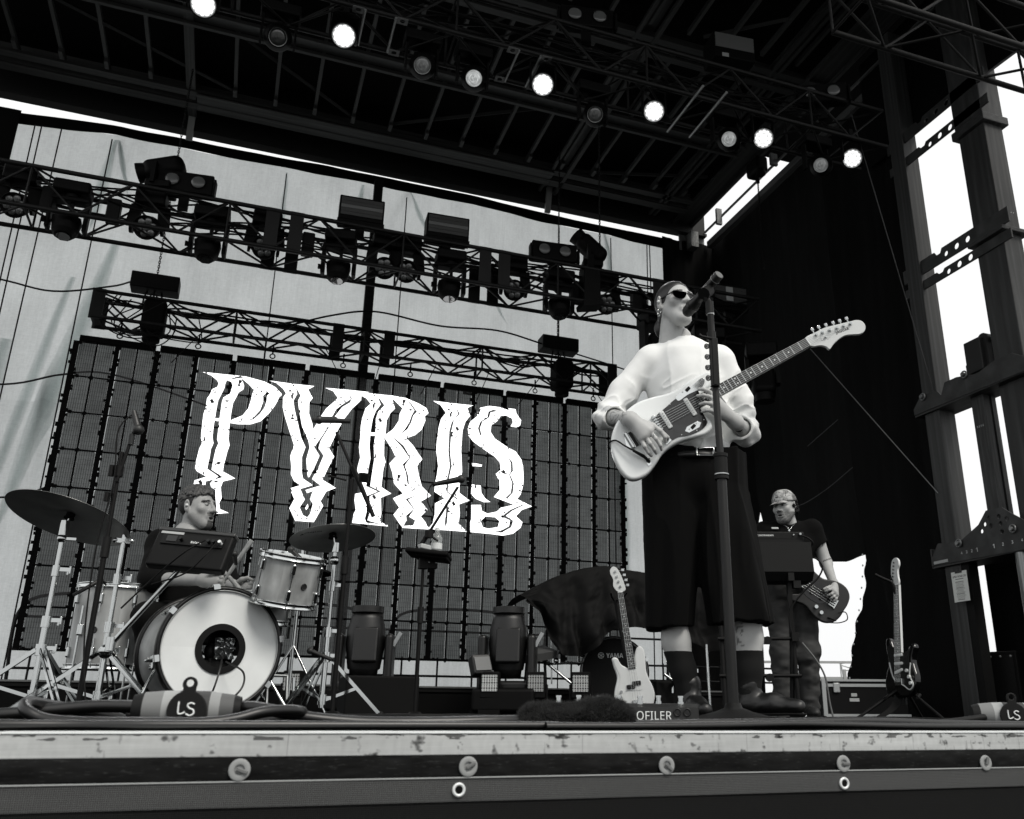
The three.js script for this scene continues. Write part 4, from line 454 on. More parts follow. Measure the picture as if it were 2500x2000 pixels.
  const crease = (a, b, c) => { const r = 1 - Math.abs(2 * noise(a, b, c) - 1); return r * r * r * r; };
  const pantsU = uni(0.014, ellS([0.03, 0.9, 0], [0.185, 0.15, 0.122]), legA, legB);
  const pants = (x, y, z) => { let d = pantsU(x, y, z); d = Math.max(d, (0.335 + 0.01 * Math.sin(x * 9) - y) * 0.9, (y - 1.0)); return d + (Math.abs(d) < 0.05 ? 0.006 * (fbm(x * 12, y * 4, z * 12, 2) - 0.5) - 0.008 * crease(x * 16, y * 2.2, z * 16) : 0); };
  const blackCloth = M(0.0035, 0.95, 0, { specularIntensity: 0.3 });
  obj('culottes', netMesh(pants, [-0.24, 0.3, -0.18], [0.36, 1.02, 0.22], 0.0075), blackCloth, singer);
  obj('belt', (() => { const p = []; for (let k = 0; k < 24; k++) { const a = k / 24 * PI * 2; p.push([0.03 + 0.165 * Math.cos(a), 0.965, 0.118 * Math.sin(a)]); } return tube(p, 0.016, 60, 6, true).scale(1, 1, 1); })(), M(0.01, 0.4), singer);
  obj('buckle', [ring(0.03, 0.0035, 4, 6).rotateZ(PI / 4).scale(1.5, 0.7, 1).translate(0.055, 0.972, 0.136)], chrome, singer);
  for (const [a, b, c, r] of [[[-0.06, 0.262, -0.012], [-0.04, 0.18, -0.012], [-0.02, 0.09, -0.01], 0.054], [[0.195, 0.262, 0.036], [0.193, 0.18, 0.04], [0.19, 0.1, 0.045], 0.0555]]) obj('sock', netMesh(cut(0.002, uni(0.02, capS(a, b, r, r * 0.86), capS(b, c, r * 0.86, r * 0.74)), (x, y) => 0.246 - y), [a[0] - 0.09, 0.05, a[2] - 0.09], [a[0] + 0.11, 0.3, a[2] + 0.11], 0.006), M(0.02, 0.9), singer);
  const boot = (an, heel, toe, lift) => { const d = V(...toe).sub(V(...heel)).normalize(), mid = heel.map((v, i) => lerp(v, toe[i], 0.55)); const up = uni(0.03, capS(an, [an[0], 0.07, an[2]], 0.042, 0.04), capS([heel[0], 0.046, heel[2]], [mid[0], 0.05 + lift, mid[2]], 0.034, 0.034), capS([mid[0], 0.046 + lift, mid[2]], [toe[0], 0.04 + lift, toe[2]], 0.034, 0.026)); return { up, lo: [Math.min(an[0], heel[0], toe[0]) - 0.08, 0.0, Math.min(an[2], heel[2], toe[2]) - 0.08], hi: [Math.max(an[0], heel[0], toe[0]) + 0.08, 0.17, Math.max(an[2], heel[2], toe[2]) + 0.08], d }; };
  for (const [an, heel, toe, lift] of [[[-0.018, 0.13, -0.01], [-0.02, 0.04, -0.03], [0.01, 0.04, 0.16], 0], [[0.19, 0.13, 0.045], [0.168, 0.04, 0.03], [0.335, 0.04, 0.14], 0.012]]) {
    const b = boot(an, heel, toe, lift), o = obj('boot', netMesh(ripple(cut(0.004, b.up, (x, y) => y - 0.018), 0.004, 30, 60, 30), b.lo, b.hi, 0.006), M(0.008, 0.42), singer);
    obj('sole', netMesh(cut(0.003, uni(0.02, capS([heel[0], 0.03, heel[2]], [toe[0], 0.03 + lift, toe[2]], 0.039, 0.032)), (x, y) => y - 0.002, (x, y, z) => 0.024 + lift * 0.6 - y), b.lo, b.hi, 0.006), M(0.008, 0.8), o);
  }
  // hair, glasses, jewellery in the head's frame
  const hd = new THREE.Matrix4().compose(V(...hp), new THREE.Quaternion().setFromEuler(new THREE.Euler(...he, 'YXZ')), V(0.89, 0.89, 0.89)), onHead = (g) => g.applyMatrix4(hd);
  const hairF = cut(0.006, uni(0.02, ellS([0, 0.037, -0.02], [0.0785, 0.092, 0.1]), ellS([0, -0.04, -0.05], [0.058, 0.05, 0.05])), (x, y, z) => 0.02 - (-0.5 * y + 0.866 * z), (x, y, z) => y + 0.095);
  obj('hair', onHead(netMesh(uni(0.015, hairF, ellS([-0.01, -0.075, -0.1], [0.042, 0.05, 0.036])), [-0.1, -0.15, -0.16], [0.1, 0.14, 0.12], 0.0042, (x, y, z) => 0.012 * (0.6 + 0.9 * noise(x * 260, y * 20, z * 30)))), paintM(0.45), singer);
  const lensS = (s) => { const q = new THREE.Shape(); q.moveTo(-0.025, 0.012); q.lineTo(0.023, 0.013); q.quadraticCurveTo(0.027, 0.01, 0.024, -0.006); q.quadraticCurveTo(0.02, -0.017, 0, -0.018); q.quadraticCurveTo(-0.02, -0.017, -0.023, -0.006); q.quadraticCurveTo(-0.027, 0.008, -0.025, 0.012); return q; };
  const fr = []; for (const s of [-1, 1]) { const q = lensS(s), h = new THREE.Path(lensS(s).getPoints(8).map((p) => p.clone().multiplyScalar(0.8))); q.holes.push(h); fr.push(extrude(q, 0.005, 0.001).scale(s * 1.3, 1.2, 1).rotateY(s * 0.2).translate(s * 0.035, 0.003, 0.097), bar([s * 0.066, 0.013, 0.09], [s * 0.079, 0.018, 0.0], 0.0035, 0.003, 6)); }
  fr[0] = plain(fr[0]); const sg = obj('sunglasses', [...fr, box(0.016, 0.006, 0.005, 0, 0.009, 0.103)].map(onHead), M(0.012, 0.3), singer);
  for (const s of [-1, 1]) obj('dark_lens', onHead(new THREE.ShapeGeometry(lensS(s)).scale(s * 1.06, 0.98, 1).rotateY(s * 0.2).translate(s * 0.035, 0.003, 0.0995)), M(0.02, 0.12, 0, { specularIntensity: 0.6 }), sg);
  for (const [p, r] of [[[-0.083, -0.045, -0.005], 0.011], [[-0.085, -0.062, -0.008], 0.009], [[0.083, -0.045, -0.005], 0.012]]) obj('earring', onHead(ring(r, 0.0028, 18, 6).rotateY(0.5).translate(...p)), chrome, singer);
  obj('in_ear_monitor', onHead(ball(0.009, -0.086, 0.002, -0.004)), M(0.6, 0.2), singer);
  obj('wrist_band', place(ring(0.029, 0.005, 22, 6), cuffL.map((v, i) => lerp(v, wL[i], 0.75)), [0, 0.5, 0.6]), M(0.02, 0.7), singer);
  obj('finger_ring', place(ring(0.0092, 0.002, 16, 6), [-0.15, 1.0, 0.243], [0, PI / 2, 0.6]), chrome, singer);
}
// ---- the drummer
const drummer = person('drummer with short curly hair and moustache sitting behind the drum kit', -2.0483, 5.0);
{
  const skin = 0.3, H = { w: 1, nose: 1.03, open: 0.014, neck: 1, skin, look: 0.003, beard: 0.25, tache: 0.85, goatee: 0.85 }, hp = [-0.068, 1.125, 0.0], he = [-0.04, 74 * DEG, 0];
  const eN = [-0.19, 0.7, 0.17], wN = [0.19, 0.664, 0.4], eF = [0.2, 0.68, 0.08], wF = [0.36, 0.625, 0.34];
  const fN = [[[0.265, 0.676, 0.425], [0.292, 0.672, 0.44], [0.302, 0.655, 0.43], [0.292, 0.643, 0.418]], [[0.268, 0.658, 0.432], [0.292, 0.65, 0.446], [0.3, 0.634, 0.434], [0.29, 0.624, 0.42]], [[0.264, 0.642, 0.43], [0.286, 0.632, 0.44], [0.292, 0.618, 0.428], [0.282, 0.61, 0.416]], [[0.256, 0.628, 0.424], [0.274, 0.618, 0.432], [0.278, 0.606, 0.42], [0.27, 0.6, 0.41]]], tN = [[0.2, 0.672, 0.42], [0.24, 0.694, 0.44], [0.272, 0.7, 0.446], [0.298, 0.69, 0.44]];
  const fF = fN.map((f) => f.map(([x, y, z]) => [x * 0.95 + 0.155, y - 0.026, z - 0.03])), tF = tN.map(([x, y, z]) => [x * 0.95 + 0.155, y - 0.026, z - 0.03]);
  const tone = (x, y, z) => skin * (0.92 + 0.16 * fbm(x * 40, y * 40, z * 40, 2));
  obj('body', [place(netMesh(headField(H), [-0.1, -0.2, -0.13], [0.1, 0.14, 0.14], 0.0042, headColour(H)), hp, he),
    netMesh(uni(0.04, capS([-0.1, 0.96, -0.02], [-0.06, 0.55, -0.05], 0.09, 0.1), capS([-0.105, 1.0, -0.015], [-0.1, 0.93, -0.02], 0.055), capS([-0.22, 0.93, 0.05], [0.03, 0.93, -0.08], 0.05), capS([-0.23, 0.92, 0.06], eN, 0.045, 0.038), capS([0.04, 0.92, -0.08], eF, 0.045, 0.038), capS([-0.1, 0.52, 0], [-0.12, 0.49, 0.3], 0.075, 0.06), capS([0.02, 0.52, 0], [0.28, 0.5, 0.25], 0.075, 0.06), capS([-0.12, 0.49, 0.3], [-0.06, 0.06, 0.22], 0.055, 0.04), capS([0.28, 0.5, 0.25], [0.25, 0.06, 0.3], 0.055, 0.04)), [-0.45, 0.0, -0.25], [0.45, 1.06, 0.5], 0.015, tone),
    netMesh(uni(0.03, capS(eN, wN, 0.043, 0.027), handField(wN, fN, tN, 0.0095, 0.028)), ...bounds([eN, wN, ...fN.flat(), ...tN], 0.06), 0.0042, tone),
    netMesh(uni(0.03, capS(eF, wF, 0.043, 0.027), handField(wF, fF, tF, 0.0095, 0.028)), ...bounds([eF, wF, ...fF.flat(), ...tF], 0.06), 0.005, tone)], skinM, drummer);
  const shirt = uni(0.06, ellS([-0.1, 0.83, -0.02], [0.185, 0.2, 0.14], [0, 0.45, 0]), ellS([-0.07, 0.6, -0.03], [0.165, 0.22, 0.14], [0, 0.45, 0]), capS([-0.22, 0.93, 0.05], [0.03, 0.93, -0.08], 0.065), capS([-0.22, 0.92, 0.06], eN, 0.068, 0.06), capS([0.04, 0.92, -0.08], eF, 0.068, 0.056), capS(eN, eN.map((v, i) => lerp(v, wN[i], 0.25)), 0.058, 0.05));
  obj('shirt', netMesh(ripple(cut(0.008, shirt, capS([-0.1, 1.1, 0.01], [-0.1, 1.0, 0.0], 0.07), (x, y) => y - 0.42), 0.03, 9, 9, 9), [-0.42, 0.4, -0.25], [0.4, 1.04, 0.4], 0.009), M(0.0045, 0.92, 0, { specularIntensity: 0.3 }), drummer);
  obj('trousers', netMesh(uni(0.05, capS([-0.12, 0.52, -0.02], [0.02, 0.52, -0.02], 0.13), capS([-0.1, 0.52, 0], [-0.12, 0.49, 0.3], 0.09, 0.072), capS([0.02, 0.52, 0], [0.28, 0.5, 0.25], 0.1, 0.08), capS([-0.12, 0.49, 0.3], [-0.06, 0.08, 0.22], 0.068, 0.058), capS([0.28, 0.5, 0.25], [0.25, 0.08, 0.3], 0.075, 0.06)), [-0.45, 0.02, -0.2], [0.45, 0.7, 0.5], 0.015), M(0.006, 0.9), drummer);
  for (const [x, z] of [[-0.06, 0.22], [0.25, 0.3]]) obj('shoe', ball(0.055, x, 0.05, z + 0.06, 0.8, 0.9, 2), M(0.02, 0.6), drummer);
  const hd = new THREE.Matrix4().compose(V(...hp), new THREE.Quaternion().setFromEuler(new THREE.Euler(...he, 'YXZ')), V(1, 1, 1));
  const curl = (f) => (x, y, z) => { const d = f(x, y, z); return Math.abs(d) > 0.04 ? d : d + 0.013 * (noise(x * 75, y * 75, z * 75) - 0.5) + 0.007 * (noise(x * 150, y * 150, z * 150) - 0.5); };
  const top = cut(0.008, ellS([0, 0.05, -0.014], [0.086, 0.094, 0.104]), (x, y, z) => 0.034 - (-0.5 * y + 0.866 * z), (x, y, z) => y - 0.045 - z * 0.25), sides = cut(0.006, ellS([0, 0.036, -0.018], [0.079, 0.092, 0.1005]), (x, y, z) => 0.012 - (-0.25 * y + 0.968 * z), (x, y, z) => y + 0.05 - (z > -0.03 ? 0.03 : 0));
  obj('hair', [netMesh(curl(top), [-0.11, 0.0, -0.14], [0.11, 0.17, 0.13], 0.0042, (x, y, z) => 0.05 * (0.35 + 1.2 * noise(x * 110, y * 110, z * 110))), netMesh(sides, [-0.1, -0.08, -0.14], [0.1, 0.15, 0.12], 0.005, (x, y, z) => 0.014 * (0.8 + 0.4 * noise(x * 200, y * 200, z * 200)))].map((g) => g.applyMatrix4(hd)), paintM(0.6), drummer);
  obj('in_ear_monitor', ball(0.009, -0.087, 0.002, -0.004).applyMatrix4(hd), M(0.6, 0.2), drummer);
}
// ---- the bass player
const bassist = person('bass player in camouflage cap and black t-shirt beside the side opening', 1.6297, 6.7);
{
  const skin = 0.38, H = { w: 1.08, nose: 1.02, open: 0.01, neck: 1.02, skin, look: -0.002, beard: 0.7, tache: 0.85, goatee: 0.5 }, hp = [0.008, 1.52, 0.05], he = [0.1, -40 * DEG, 0.06];
  const sR = [0.235, 1.36, 0], eR = [0.3, 1.11, 0.0], wR = [0.298, 0.93, 0.16], sL = [-0.16, 1.34, 0], eL = [-0.28, 1.1, 0.05], wL = [-0.34, 1.13, 0.22];
  const fR = [[[0.262, 0.892, 0.235], [0.232, 0.88, 0.252], [0.218, 0.872, 0.246], [0.208, 0.868, 0.238]], [[0.272, 0.868, 0.24], [0.246, 0.85, 0.256], [0.232, 0.843, 0.25], [0.222, 0.84, 0.24]], [[0.282, 0.85, 0.236], [0.262, 0.83, 0.252], [0.248, 0.822, 0.246], [0.238, 0.818, 0.238]], [[0.294, 0.842, 0.226], [0.28, 0.816, 0.24], [0.268, 0.806, 0.236], [0.258, 0.802, 0.23]]], tR = [[0.29, 0.91, 0.19], [0.25, 0.905, 0.22], [0.222, 0.895, 0.234], [0.2, 0.886, 0.236]];
  const fL = [0, 1, 2, 3].map((k) => [[-0.36 - 0.02 * k, 1.175 + 0.013 * k, 0.24], [-0.35 - 0.02 * k, 1.2 + 0.013 * k, 0.236], [-0.345 - 0.02 * k, 1.225 + 0.013 * k, 0.226], [-0.345 - 0.02 * k, 1.235 + 0.013 * k, 0.216]]), tL = [[-0.345, 1.14, 0.2], [-0.365, 1.165, 0.17], [-0.375, 1.19, 0.158], [-0.385, 1.215, 0.156]];
  const tone = (x, y, z) => skin * (0.93 + 0.14 * fbm(x * 40, y * 40, z * 40, 2)), ink = (x, y, z) => tone(x, y, z) * ((Math.hypot(x - 0.262, (y - 1.24)) < 0.014 && z > 0 && Math.abs(x - 0.262) > 0.003) || (Math.abs(y - 1.125 - (x - 0.29) * 0.35) < 0.006 && z > 0 && x > 0.265) ? 0.3 : 1);
  obj('body', [place(netMesh(headField(H), [-0.11, -0.2, -0.13], [0.11, 0.14, 0.14], 0.0044, headColour(H)), hp, he),
    netMesh(uni(0.04, capS([0.02, 1.3, -0.01], [0.02, 0.98, -0.02], 0.1, 0.1), capS([0.024, 1.42, -0.01], [0.03, 1.34, -0.02], 0.055), capS(sL, sR, 0.05), capS([-0.06, 0.9, 0], [-0.09, 0.1, 0], 0.07, 0.04), capS([0.1, 0.9, 0], [0.1, 0.1, 0], 0.07, 0.04)), [-0.35, 0.02, -0.2], [0.4, 1.5, 0.2], 0.016, tone),
    netMesh(uni(0.03, capS(sR, eR, 0.052, 0.043), capS(eR, wR, 0.043, 0.028), handField(wR, fR, tR, 0.0095, 0.028)), ...bounds([sR, eR, wR, ...fR.flat(), ...tR], 0.07), 0.0055, ink),
    netMesh(uni(0.03, capS(sL, eL, 0.052, 0.043), capS(eL, wL, 0.043, 0.028), handField(wL, fL, tL, 0.0095, 0.028)), ...bounds([sL, eL, wL, ...fL.flat(), ...tL], 0.07), 0.007, tone)], skinM, bassist);
  const tee = uni(0.06, ellS([0.04, 1.25, -0.01], [0.195, 0.19, 0.13]), ellS([0.03, 1.03, -0.01], [0.175, 0.2, 0.13]), capS([-0.13, 1.35, 0], [0.2, 1.36, 0], 0.062), capS(sR, sR.map((v, i) => lerp(v, eR[i], 0.52)), 0.07, 0.068), capS(sL, sL.map((v, i) => lerp(v, eL[i], 0.52)), 0.07, 0.068));
  obj('t_shirt', netMesh(ripple(cut(0.006, tee, capS([0.01, 1.55, 0.05], [0.025, 1.42, 0.02], 0.064), (x, y) => y - 0.9, capS(sR.map((v, i) => lerp(v, eR[i], 0.62)), eR, 0.08), capS(sL.map((v, i) => lerp(v, eL[i], 0.62)), eL, 0.08)), 0.03, 9, 9, 9), [-0.32, 0.88, -0.2], [0.4, 1.48, 0.2], 0.0095), M(0.004, 0.93, 0, { specularIntensity: 0.3 }), bassist);
  obj('jeans', netMesh(ripple(uni(0.05, capS([-0.05, 0.93, -0.01], [0.1, 0.93, -0.01], 0.12), capS([-0.07, 0.88, 0], [-0.09, 0.45, 0.05], 0.095, 0.078), capS([-0.09, 0.45, 0.05], [-0.095, 0.1, 0], 0.078, 0.068), capS([0.11, 0.88, 0], [0.1, 0.46, 0.05], 0.095, 0.078), capS([0.1, 0.46, 0.05], [0.098, 0.1, 0], 0.078, 0.068)), 0.03, 12, 22, 12), [-0.25, 0.02, -0.2], [0.28, 1.08, 0.2], 0.0115, (x, y, z) => 0.028 * (0.8 + 0.6 * fbm(x * 40, y * 9, z * 40, 2))), paintM(0.9), bassist);
  for (const x of [-0.1, 0.1]) obj('shoe', ball(0.052, x, 0.045, 0.06, 0.85, 0.85, 2.1), M(0.03, 0.6), bassist);
  const hd = new THREE.Matrix4().compose(V(...hp), new THREE.Quaternion().setFromEuler(new THREE.Euler(...he, 'YXZ')), V(1, 1, 1));
  const camo = (x, y, z) => { const a = fbm(x * 22, y * 26, z * 22, 3), b = Math.abs(fbm(x * 30 + 9, y * 34, z * 30, 3) - 0.5); return b < 0.035 ? 0.06 : a > 0.52 ? 0.42 : a > 0.42 ? 0.26 : 0.14; };
  const cap = obj('cap', netMesh(cut(0.006, uni(0.01, ellS([0, 0.052, -0.014], [0.09, 0.087, 0.107]), ellS([0, 0.1, -0.005], [0.07, 0.04, 0.085])), (x, y, z) => y - 0.04), [-0.11, 0.0, -0.14], [0.11, 0.17, 0.12], 0.0045, camo).applyMatrix4(hd), paintM(0.9), bassist);
  obj('brim', (() => { const g = sheet(24, 8, (u, v) => { const a = lerp(-1.25, 1.25, u), r = lerp(0.085, 0.165, v), x = 0.088 * Math.sin(a) * lerp(1, 0.92, v), z = 0.03 + Math.cos(a) * (r - 0.02) * 0.92; return [x, 0.046 - 0.1 * x * x / 0.0078 * 0.16 - v * 0.03 * Math.cos(a), z]; }), p = g.attributes.position, c = []; for (let i = 0; i < p.count; i++) { const v = camo(p.getX(i) + 3, p.getY(i), p.getZ(i)); c.push(v, v, v); } g.setAttribute('color', new THREE.Float32BufferAttribute(c, 3)); return g.applyMatrix4(hd); })(), paintM(0.9, { side: THREE.DoubleSide }), cap);
  const curls = []; for (let k = 0; k < 60; k++) { const s = rnd() < 0.5 ? -1 : 1, z = rr(-0.11, 0.012), y = rr(-0.045, 0.045); curls.push(ball(rr(0.009, 0.015), s * (0.082 - Math.max(0, -z - 0.05) * 0.7), y, z, 1, 1, 1, 7)); }
  obj('hair', curls.map((g) => g.applyMatrix4(hd)), M(0.012, 0.7), bassist);
  obj('necklace', [tube([[-0.045, 1.41, 0.05], [0.0, 1.36, 0.115], [0.015, 1.34, 0.122], [0.04, 1.365, 0.11], [0.09, 1.41, 0.04]], 0.0018, 30, 5), box(0.012, 0.014, 0.003, 0.012, 1.332, 0.125, 0, 0, 0.7)], chrome, bassist);
  obj('strap', [sheet(10, 20, (u, v) => { const t = v * 2 - 0.5; return [-0.115 + u * 0.055 + 0.0 * t, 1.375 - Math.max(0, t) * 0.26 - Math.max(0, -t) * 0.16, t > 0 ? 0.07 + 0.06 * smooth(0, 0.5, t) : 0.07 + t * 0.3]; })], M(0.03, 0.7, 0, { side: THREE.DoubleSide }), bassist);
  obj('strap_patch', box(0.05, 0.02, 0.004, -0.088, 1.352, 0.105, -0.8), M(0.4, 0.7), bassist);
}
// ---------------------------------------------------------------- drum kit
const shellM = M(0.78, 0.4, 0.2, { map: tex(256, 128, (u, v) => 0.72 + 0.35 * (fbm(u * 26, v * 2.2) - 0.5) + 0.2 * (fbm(u * 5, v * 3, 4) - 0.5)) }), hoopM = M(0.7, 0.16, 1), drumBlack = M(0.005, 0.4), headWhite = M(0.66, 0.55), headSkin = M(0.5, 0.6), cymM = M(0.7, 0.34, 0.1, { map: tex(256, 256, (u, v) => { const r = Math.hypot(u - 0.5, v - 0.5) * 2; return 0.62 + 0.05 * Math.sin(r * 190) * noise(r * 60, 1) + 0.25 * (fbm(u * 5, v * 5) - 0.5); }), anisotropy: 0.4 });
const lugG = () => [rbox(0.022, 0.056, 0.024, 0.01), bar([0, -0.07, 0.004], [0, 0.07, 0.004], 0.003, 0.003, 6)];
function drum(name, label, r, h, lugs, pos, euler) {   // upright drum: axis y, base at the bottom edge
  const t = thing(name, label, 'drum', pos); t.rotation.set(...euler);
  obj('shell', new THREE.CylinderGeometry(r, r, h, 48, 1, true).translate(0, h / 2, 0), shellM, t);
  for (const y of [0.012, h - 0.012]) obj('hoop', [lathe([[r + 0.003, -0.014], [r + 0.012, -0.014], [r + 0.012, -0.008], [r + 0.006, -0.004], [r + 0.006, 0.01], [r + 0.012, 0.014], [r + 0.003, 0.014], [r + 0.003, -0.014]], 48).translate(0, y + (y > h / 2 ? 0.012 : -0.012), 0)], hoopM, t);
  obj('top_head', cyl(r + 0.002, 0.004, 0, h, 0, 48), headSkin, t); obj('bottom_head', cyl(r + 0.002, 0.004, 0, 0, 0, 48), M(0.3, 0.3), t);
  for (let k = 0; k < lugs; k++) { const a = k / lugs * PI * 2 + 0.3; for (const y of h > 0.3 ? [0.07, h - 0.07] : [0.05, h - 0.05]) obj('lug', lugG().map((g) => g.translate(0, 0, r + 0.006).rotateY(a).translate(0, y, 0)), chrome, t); }
  return t;
}
{
  // bass drum: axis along its own z, front head towards the audience
  const R = 0.278, D = 0.4, t = thing('bass_drum', 'bass drum with white front head and round black port', 'drum', [-0.012, 0, -4.67], 15.9 * DEG);
  obj('shell', new THREE.CylinderGeometry(R - 0.006, R - 0.006, D, 64, 1, true).rotateX(PI / 2).translate(0, 0.312, -D / 2 - 0.02), shellM, t);
  const holed = (ro, ri) => { const s = new THREE.Shape().absarc(0, 0, ro, 0, PI * 2, false); s.holes.push(new THREE.Path().absarc(0, 0, ri, 0, PI * 2, true)); return s; };
  obj('front_head', extrude(holed(R - 0.008, 0.09), 0.003).translate(0, 0.312, -0.004), M(0.85, 0.95, 0, { specularIntensity: 0.2, map: (() => { const q = tex(256, 256, (u, v) => 0.93 + 0.1 * (fbm(u * 4, v * 4) - 0.5)); q.repeat.set(2, 2); return q; })() }), t);
  obj('port_ring', extrude(holed(0.116, 0.086), 0.006, 0.001).translate(0.0, 0.31, 0.0), M(0.01, 0.6), t);
  const inside = thing('pillow_mic', 'dark shapes and silvery damping inside the bass drum port', 'damping', [-0.05, 0, -4.82], 15.9 * DEG);
  obj('cushion', [ball(0.1, -0.03, 0.2, 0, 1.6, 0.75, 0.6)], M(0.02, 0.9), inside); obj('foil', sheet(12, 12, (u, v) => [0.0 + u * 0.09, 0.27 + v * 0.1, 0.02 + 0.05 * noise(u * 6, v * 6)]), M(0.6, 0.25, 0.9, { side: THREE.DoubleSide }), inside);
  obj('microphone', [ball(0.026, -0.02, 0.305, 0.03, 1, 1.5, 1), bar([-0.02, 0.29, 0.03], [0.0, 0.21, 0.03], 0.012)], black, inside);
  obj('front_hoop', [lathe([[R - 0.008, -0.02], [R + 0.012, -0.02], [R + 0.012, 0.012], [R - 0.008, 0.012], [R - 0.008, -0.02]], 64).rotateX(PI / 2).translate(0, 0.312, -0.002)], drumBlack, t);
  obj('hoop_band', ring(R - 0.009, 0.003, 64, 6).translate(0, 0.312, 0.008), M(0.35, 0.4, 0.5), t);
  obj('rear_hoop', [lathe([[R - 0.015, -0.018], [R + 0.01, -0.018], [R + 0.01, 0.018], [R - 0.015, 0.018], [R - 0.015, -0.018]], 64).rotateX(PI / 2).translate(0, 0.312, -D - 0.03)], drumBlack, t);
  for (let k = 0; k < 8; k++) { const a = k * PI / 4 + 0.2; obj('claw', [box(0.03, 0.012, 0.05, 0, R + 0.017, -0.012), box(0.03, 0.02, 0.01, 0, R + 0.008, 0.018), bar([0, R + 0.02, -0.03], [0, R + 0.02, -0.11], 0.005), rbox(0.02, 0.02, 0.06, 0.006, 0, R + 0.01, -0.14)].map((g) => g.rotateZ(a).translate(0, 0.312, 0)), chrome, t); }
  for (const s of [-1, 1]) { const o = obj('spur', [bar([s * 0.24, 0.24, -0.1], [s * 0.36, 0.012, 0.03], 0.0085), rbox(0.03, 0.05, 0.05, 0.008, s * 0.262, 0.235, -0.11)], chrome, t); obj('rubber_foot', ball(0.014, s * 0.362, 0.014, 0.032), rubber, o); }
  lettering('SIAN.', 0.05, inkBlack, t, [0.072, 0.062, 0.0005], [0, 0, 0.28], sansBold, 0.25);
}
const badge = (t, r, y, a) => obj('badge', [ring(0.014, 0.003, 20, 6).translate(0, 0, r + 0.002), cyl(0.012, 0.003, 0, 0, 0, 16).rotateX(PI / 2).translate(0, 0, r + 0.001)].map((g) => g.rotateY(a).translate(0, y, 0)), M(0.03, 0.4), t);
{ const t = drum('rack_tom', 'small silvery rack tom tilted above the bass drum', 0.152, 0.225, 6, [0.25, 0.545, -4.72], [0.2, -0.25, -0.1]); badge(t, 0.152, 0.1, 0.75);
  obj('tom_port', cyl(0.055, 0.003, 0.03, -0.003, 0.02, 24), M(0.01, 0.6), t); obj('mount', [rbox(0.05, 0.06, 0.05, 0.008, 0.0, 0.06, -0.17), bar([0, 0.06, -0.19], [0.02, -0.2, -0.22], 0.011)], chrome, t); }
{ const t = drum('floor_tom', 'floor tom with pale shell left of the bass drum', 0.198, 0.41, 8, [-0.56, 0.245, -5.42], [0.02, 0.2, 0]); badge(t, 0.198, 0.18, -0.55);
  for (const a of [-0.9, 0.5, 2.6]) { const o = obj('leg', [bar([0.215 * Math.sin(a), 0.3, 0.215 * Math.cos(a)], [0.215 * Math.sin(a), -0.2, 0.215 * Math.cos(a)], 0.006), bar([0.215 * Math.sin(a), -0.2, 0.215 * Math.cos(a)], [0.235 * Math.sin(a), -0.235, 0.235 * Math.cos(a)], 0.008), rbox(0.03, 0.06, 0.03, 0.008, 0.21 * Math.sin(a), 0.18, 0.21 * Math.cos(a))], chrome, t); } }
{ const t = drum('snare_drum', 'snare drum mostly hidden behind the bass drum', 0.178, 0.14, 8, [0.13, 0.47, -5.0], [0.08, 0, -0.04]); obj('stand', [bar([0, 0, 0], [0, -0.42, 0], 0.012), bar([0, -0.25, 0], [0.18, -0.455, 0.1], 0.007), bar([0, -0.25, 0], [-0.18, -0.455, 0.1], 0.007), bar([0, -0.25, 0], [0, -0.455, -0.2], 0.007)], chrome, t); }
function cymbal(label, r, pos, rx, rz, print) {
  const t = thing('cymbal', label, 'cymbal', pos); t.rotation.set(rx, 0, rz, 'ZXY');
  obj('plate', (() => { const g = lathe([[0.006, 0.022], [0.03, 0.021], [0.05, 0.012], [0.07, 0.007], [r * 0.6, -0.004], [r, -0.016], [r - 0.002, -0.018], [r * 0.6, -0.006], [0.07, 0.005], [0.048, 0.01], [0.006, 0.019]], 72), p = g.attributes.position, uv = g.attributes.uv; for (let i = 0; i < p.count; i++) uv.setXY(i, p.getX(i) / r / 2 + 0.5, p.getZ(i) / r / 2 + 0.5); return g; })(), cymM, t);
  obj('felt_washers', [cyl(0.02, 0.016, 0, 0.004, 0, 16), cyl(0.018, 0.014, 0, 0.03, 0, 16), cyl(0.024, 0.006, 0, -0.012, 0, 16)], M(0.01, 0.8), t); obj('wing_nut', [cyl(0.007, 0.03, 0, 0.05, 0, 8), box(0.034, 0.012, 0.006, 0, 0.056, 0)], chrome, t);
  if (print) { lettering('zildjian', 0.095, inkBlack, t, [-r * 0.5, -0.0115, r * 0.42], [PI / 2, 0, 0.25], serifBold, 0.2); obj('maker_diamond', new THREE.CircleGeometry(0.02, 4).rotateX(PI / 2).translate(-r * 0.78, -0.0125, r * 0.3), inkBlack, t); }
  return t;
}
cymbal('large crash cymbal at the far left of the drum kit', 0.285, [-0.76, 0.91, -4.775], -0.19, -0.23); cymbal('crash cymbal to the right of the rack tom with maker mark underneath', 0.226, [0.484, 0.935, -4.945], -0.17, 0.1, true);
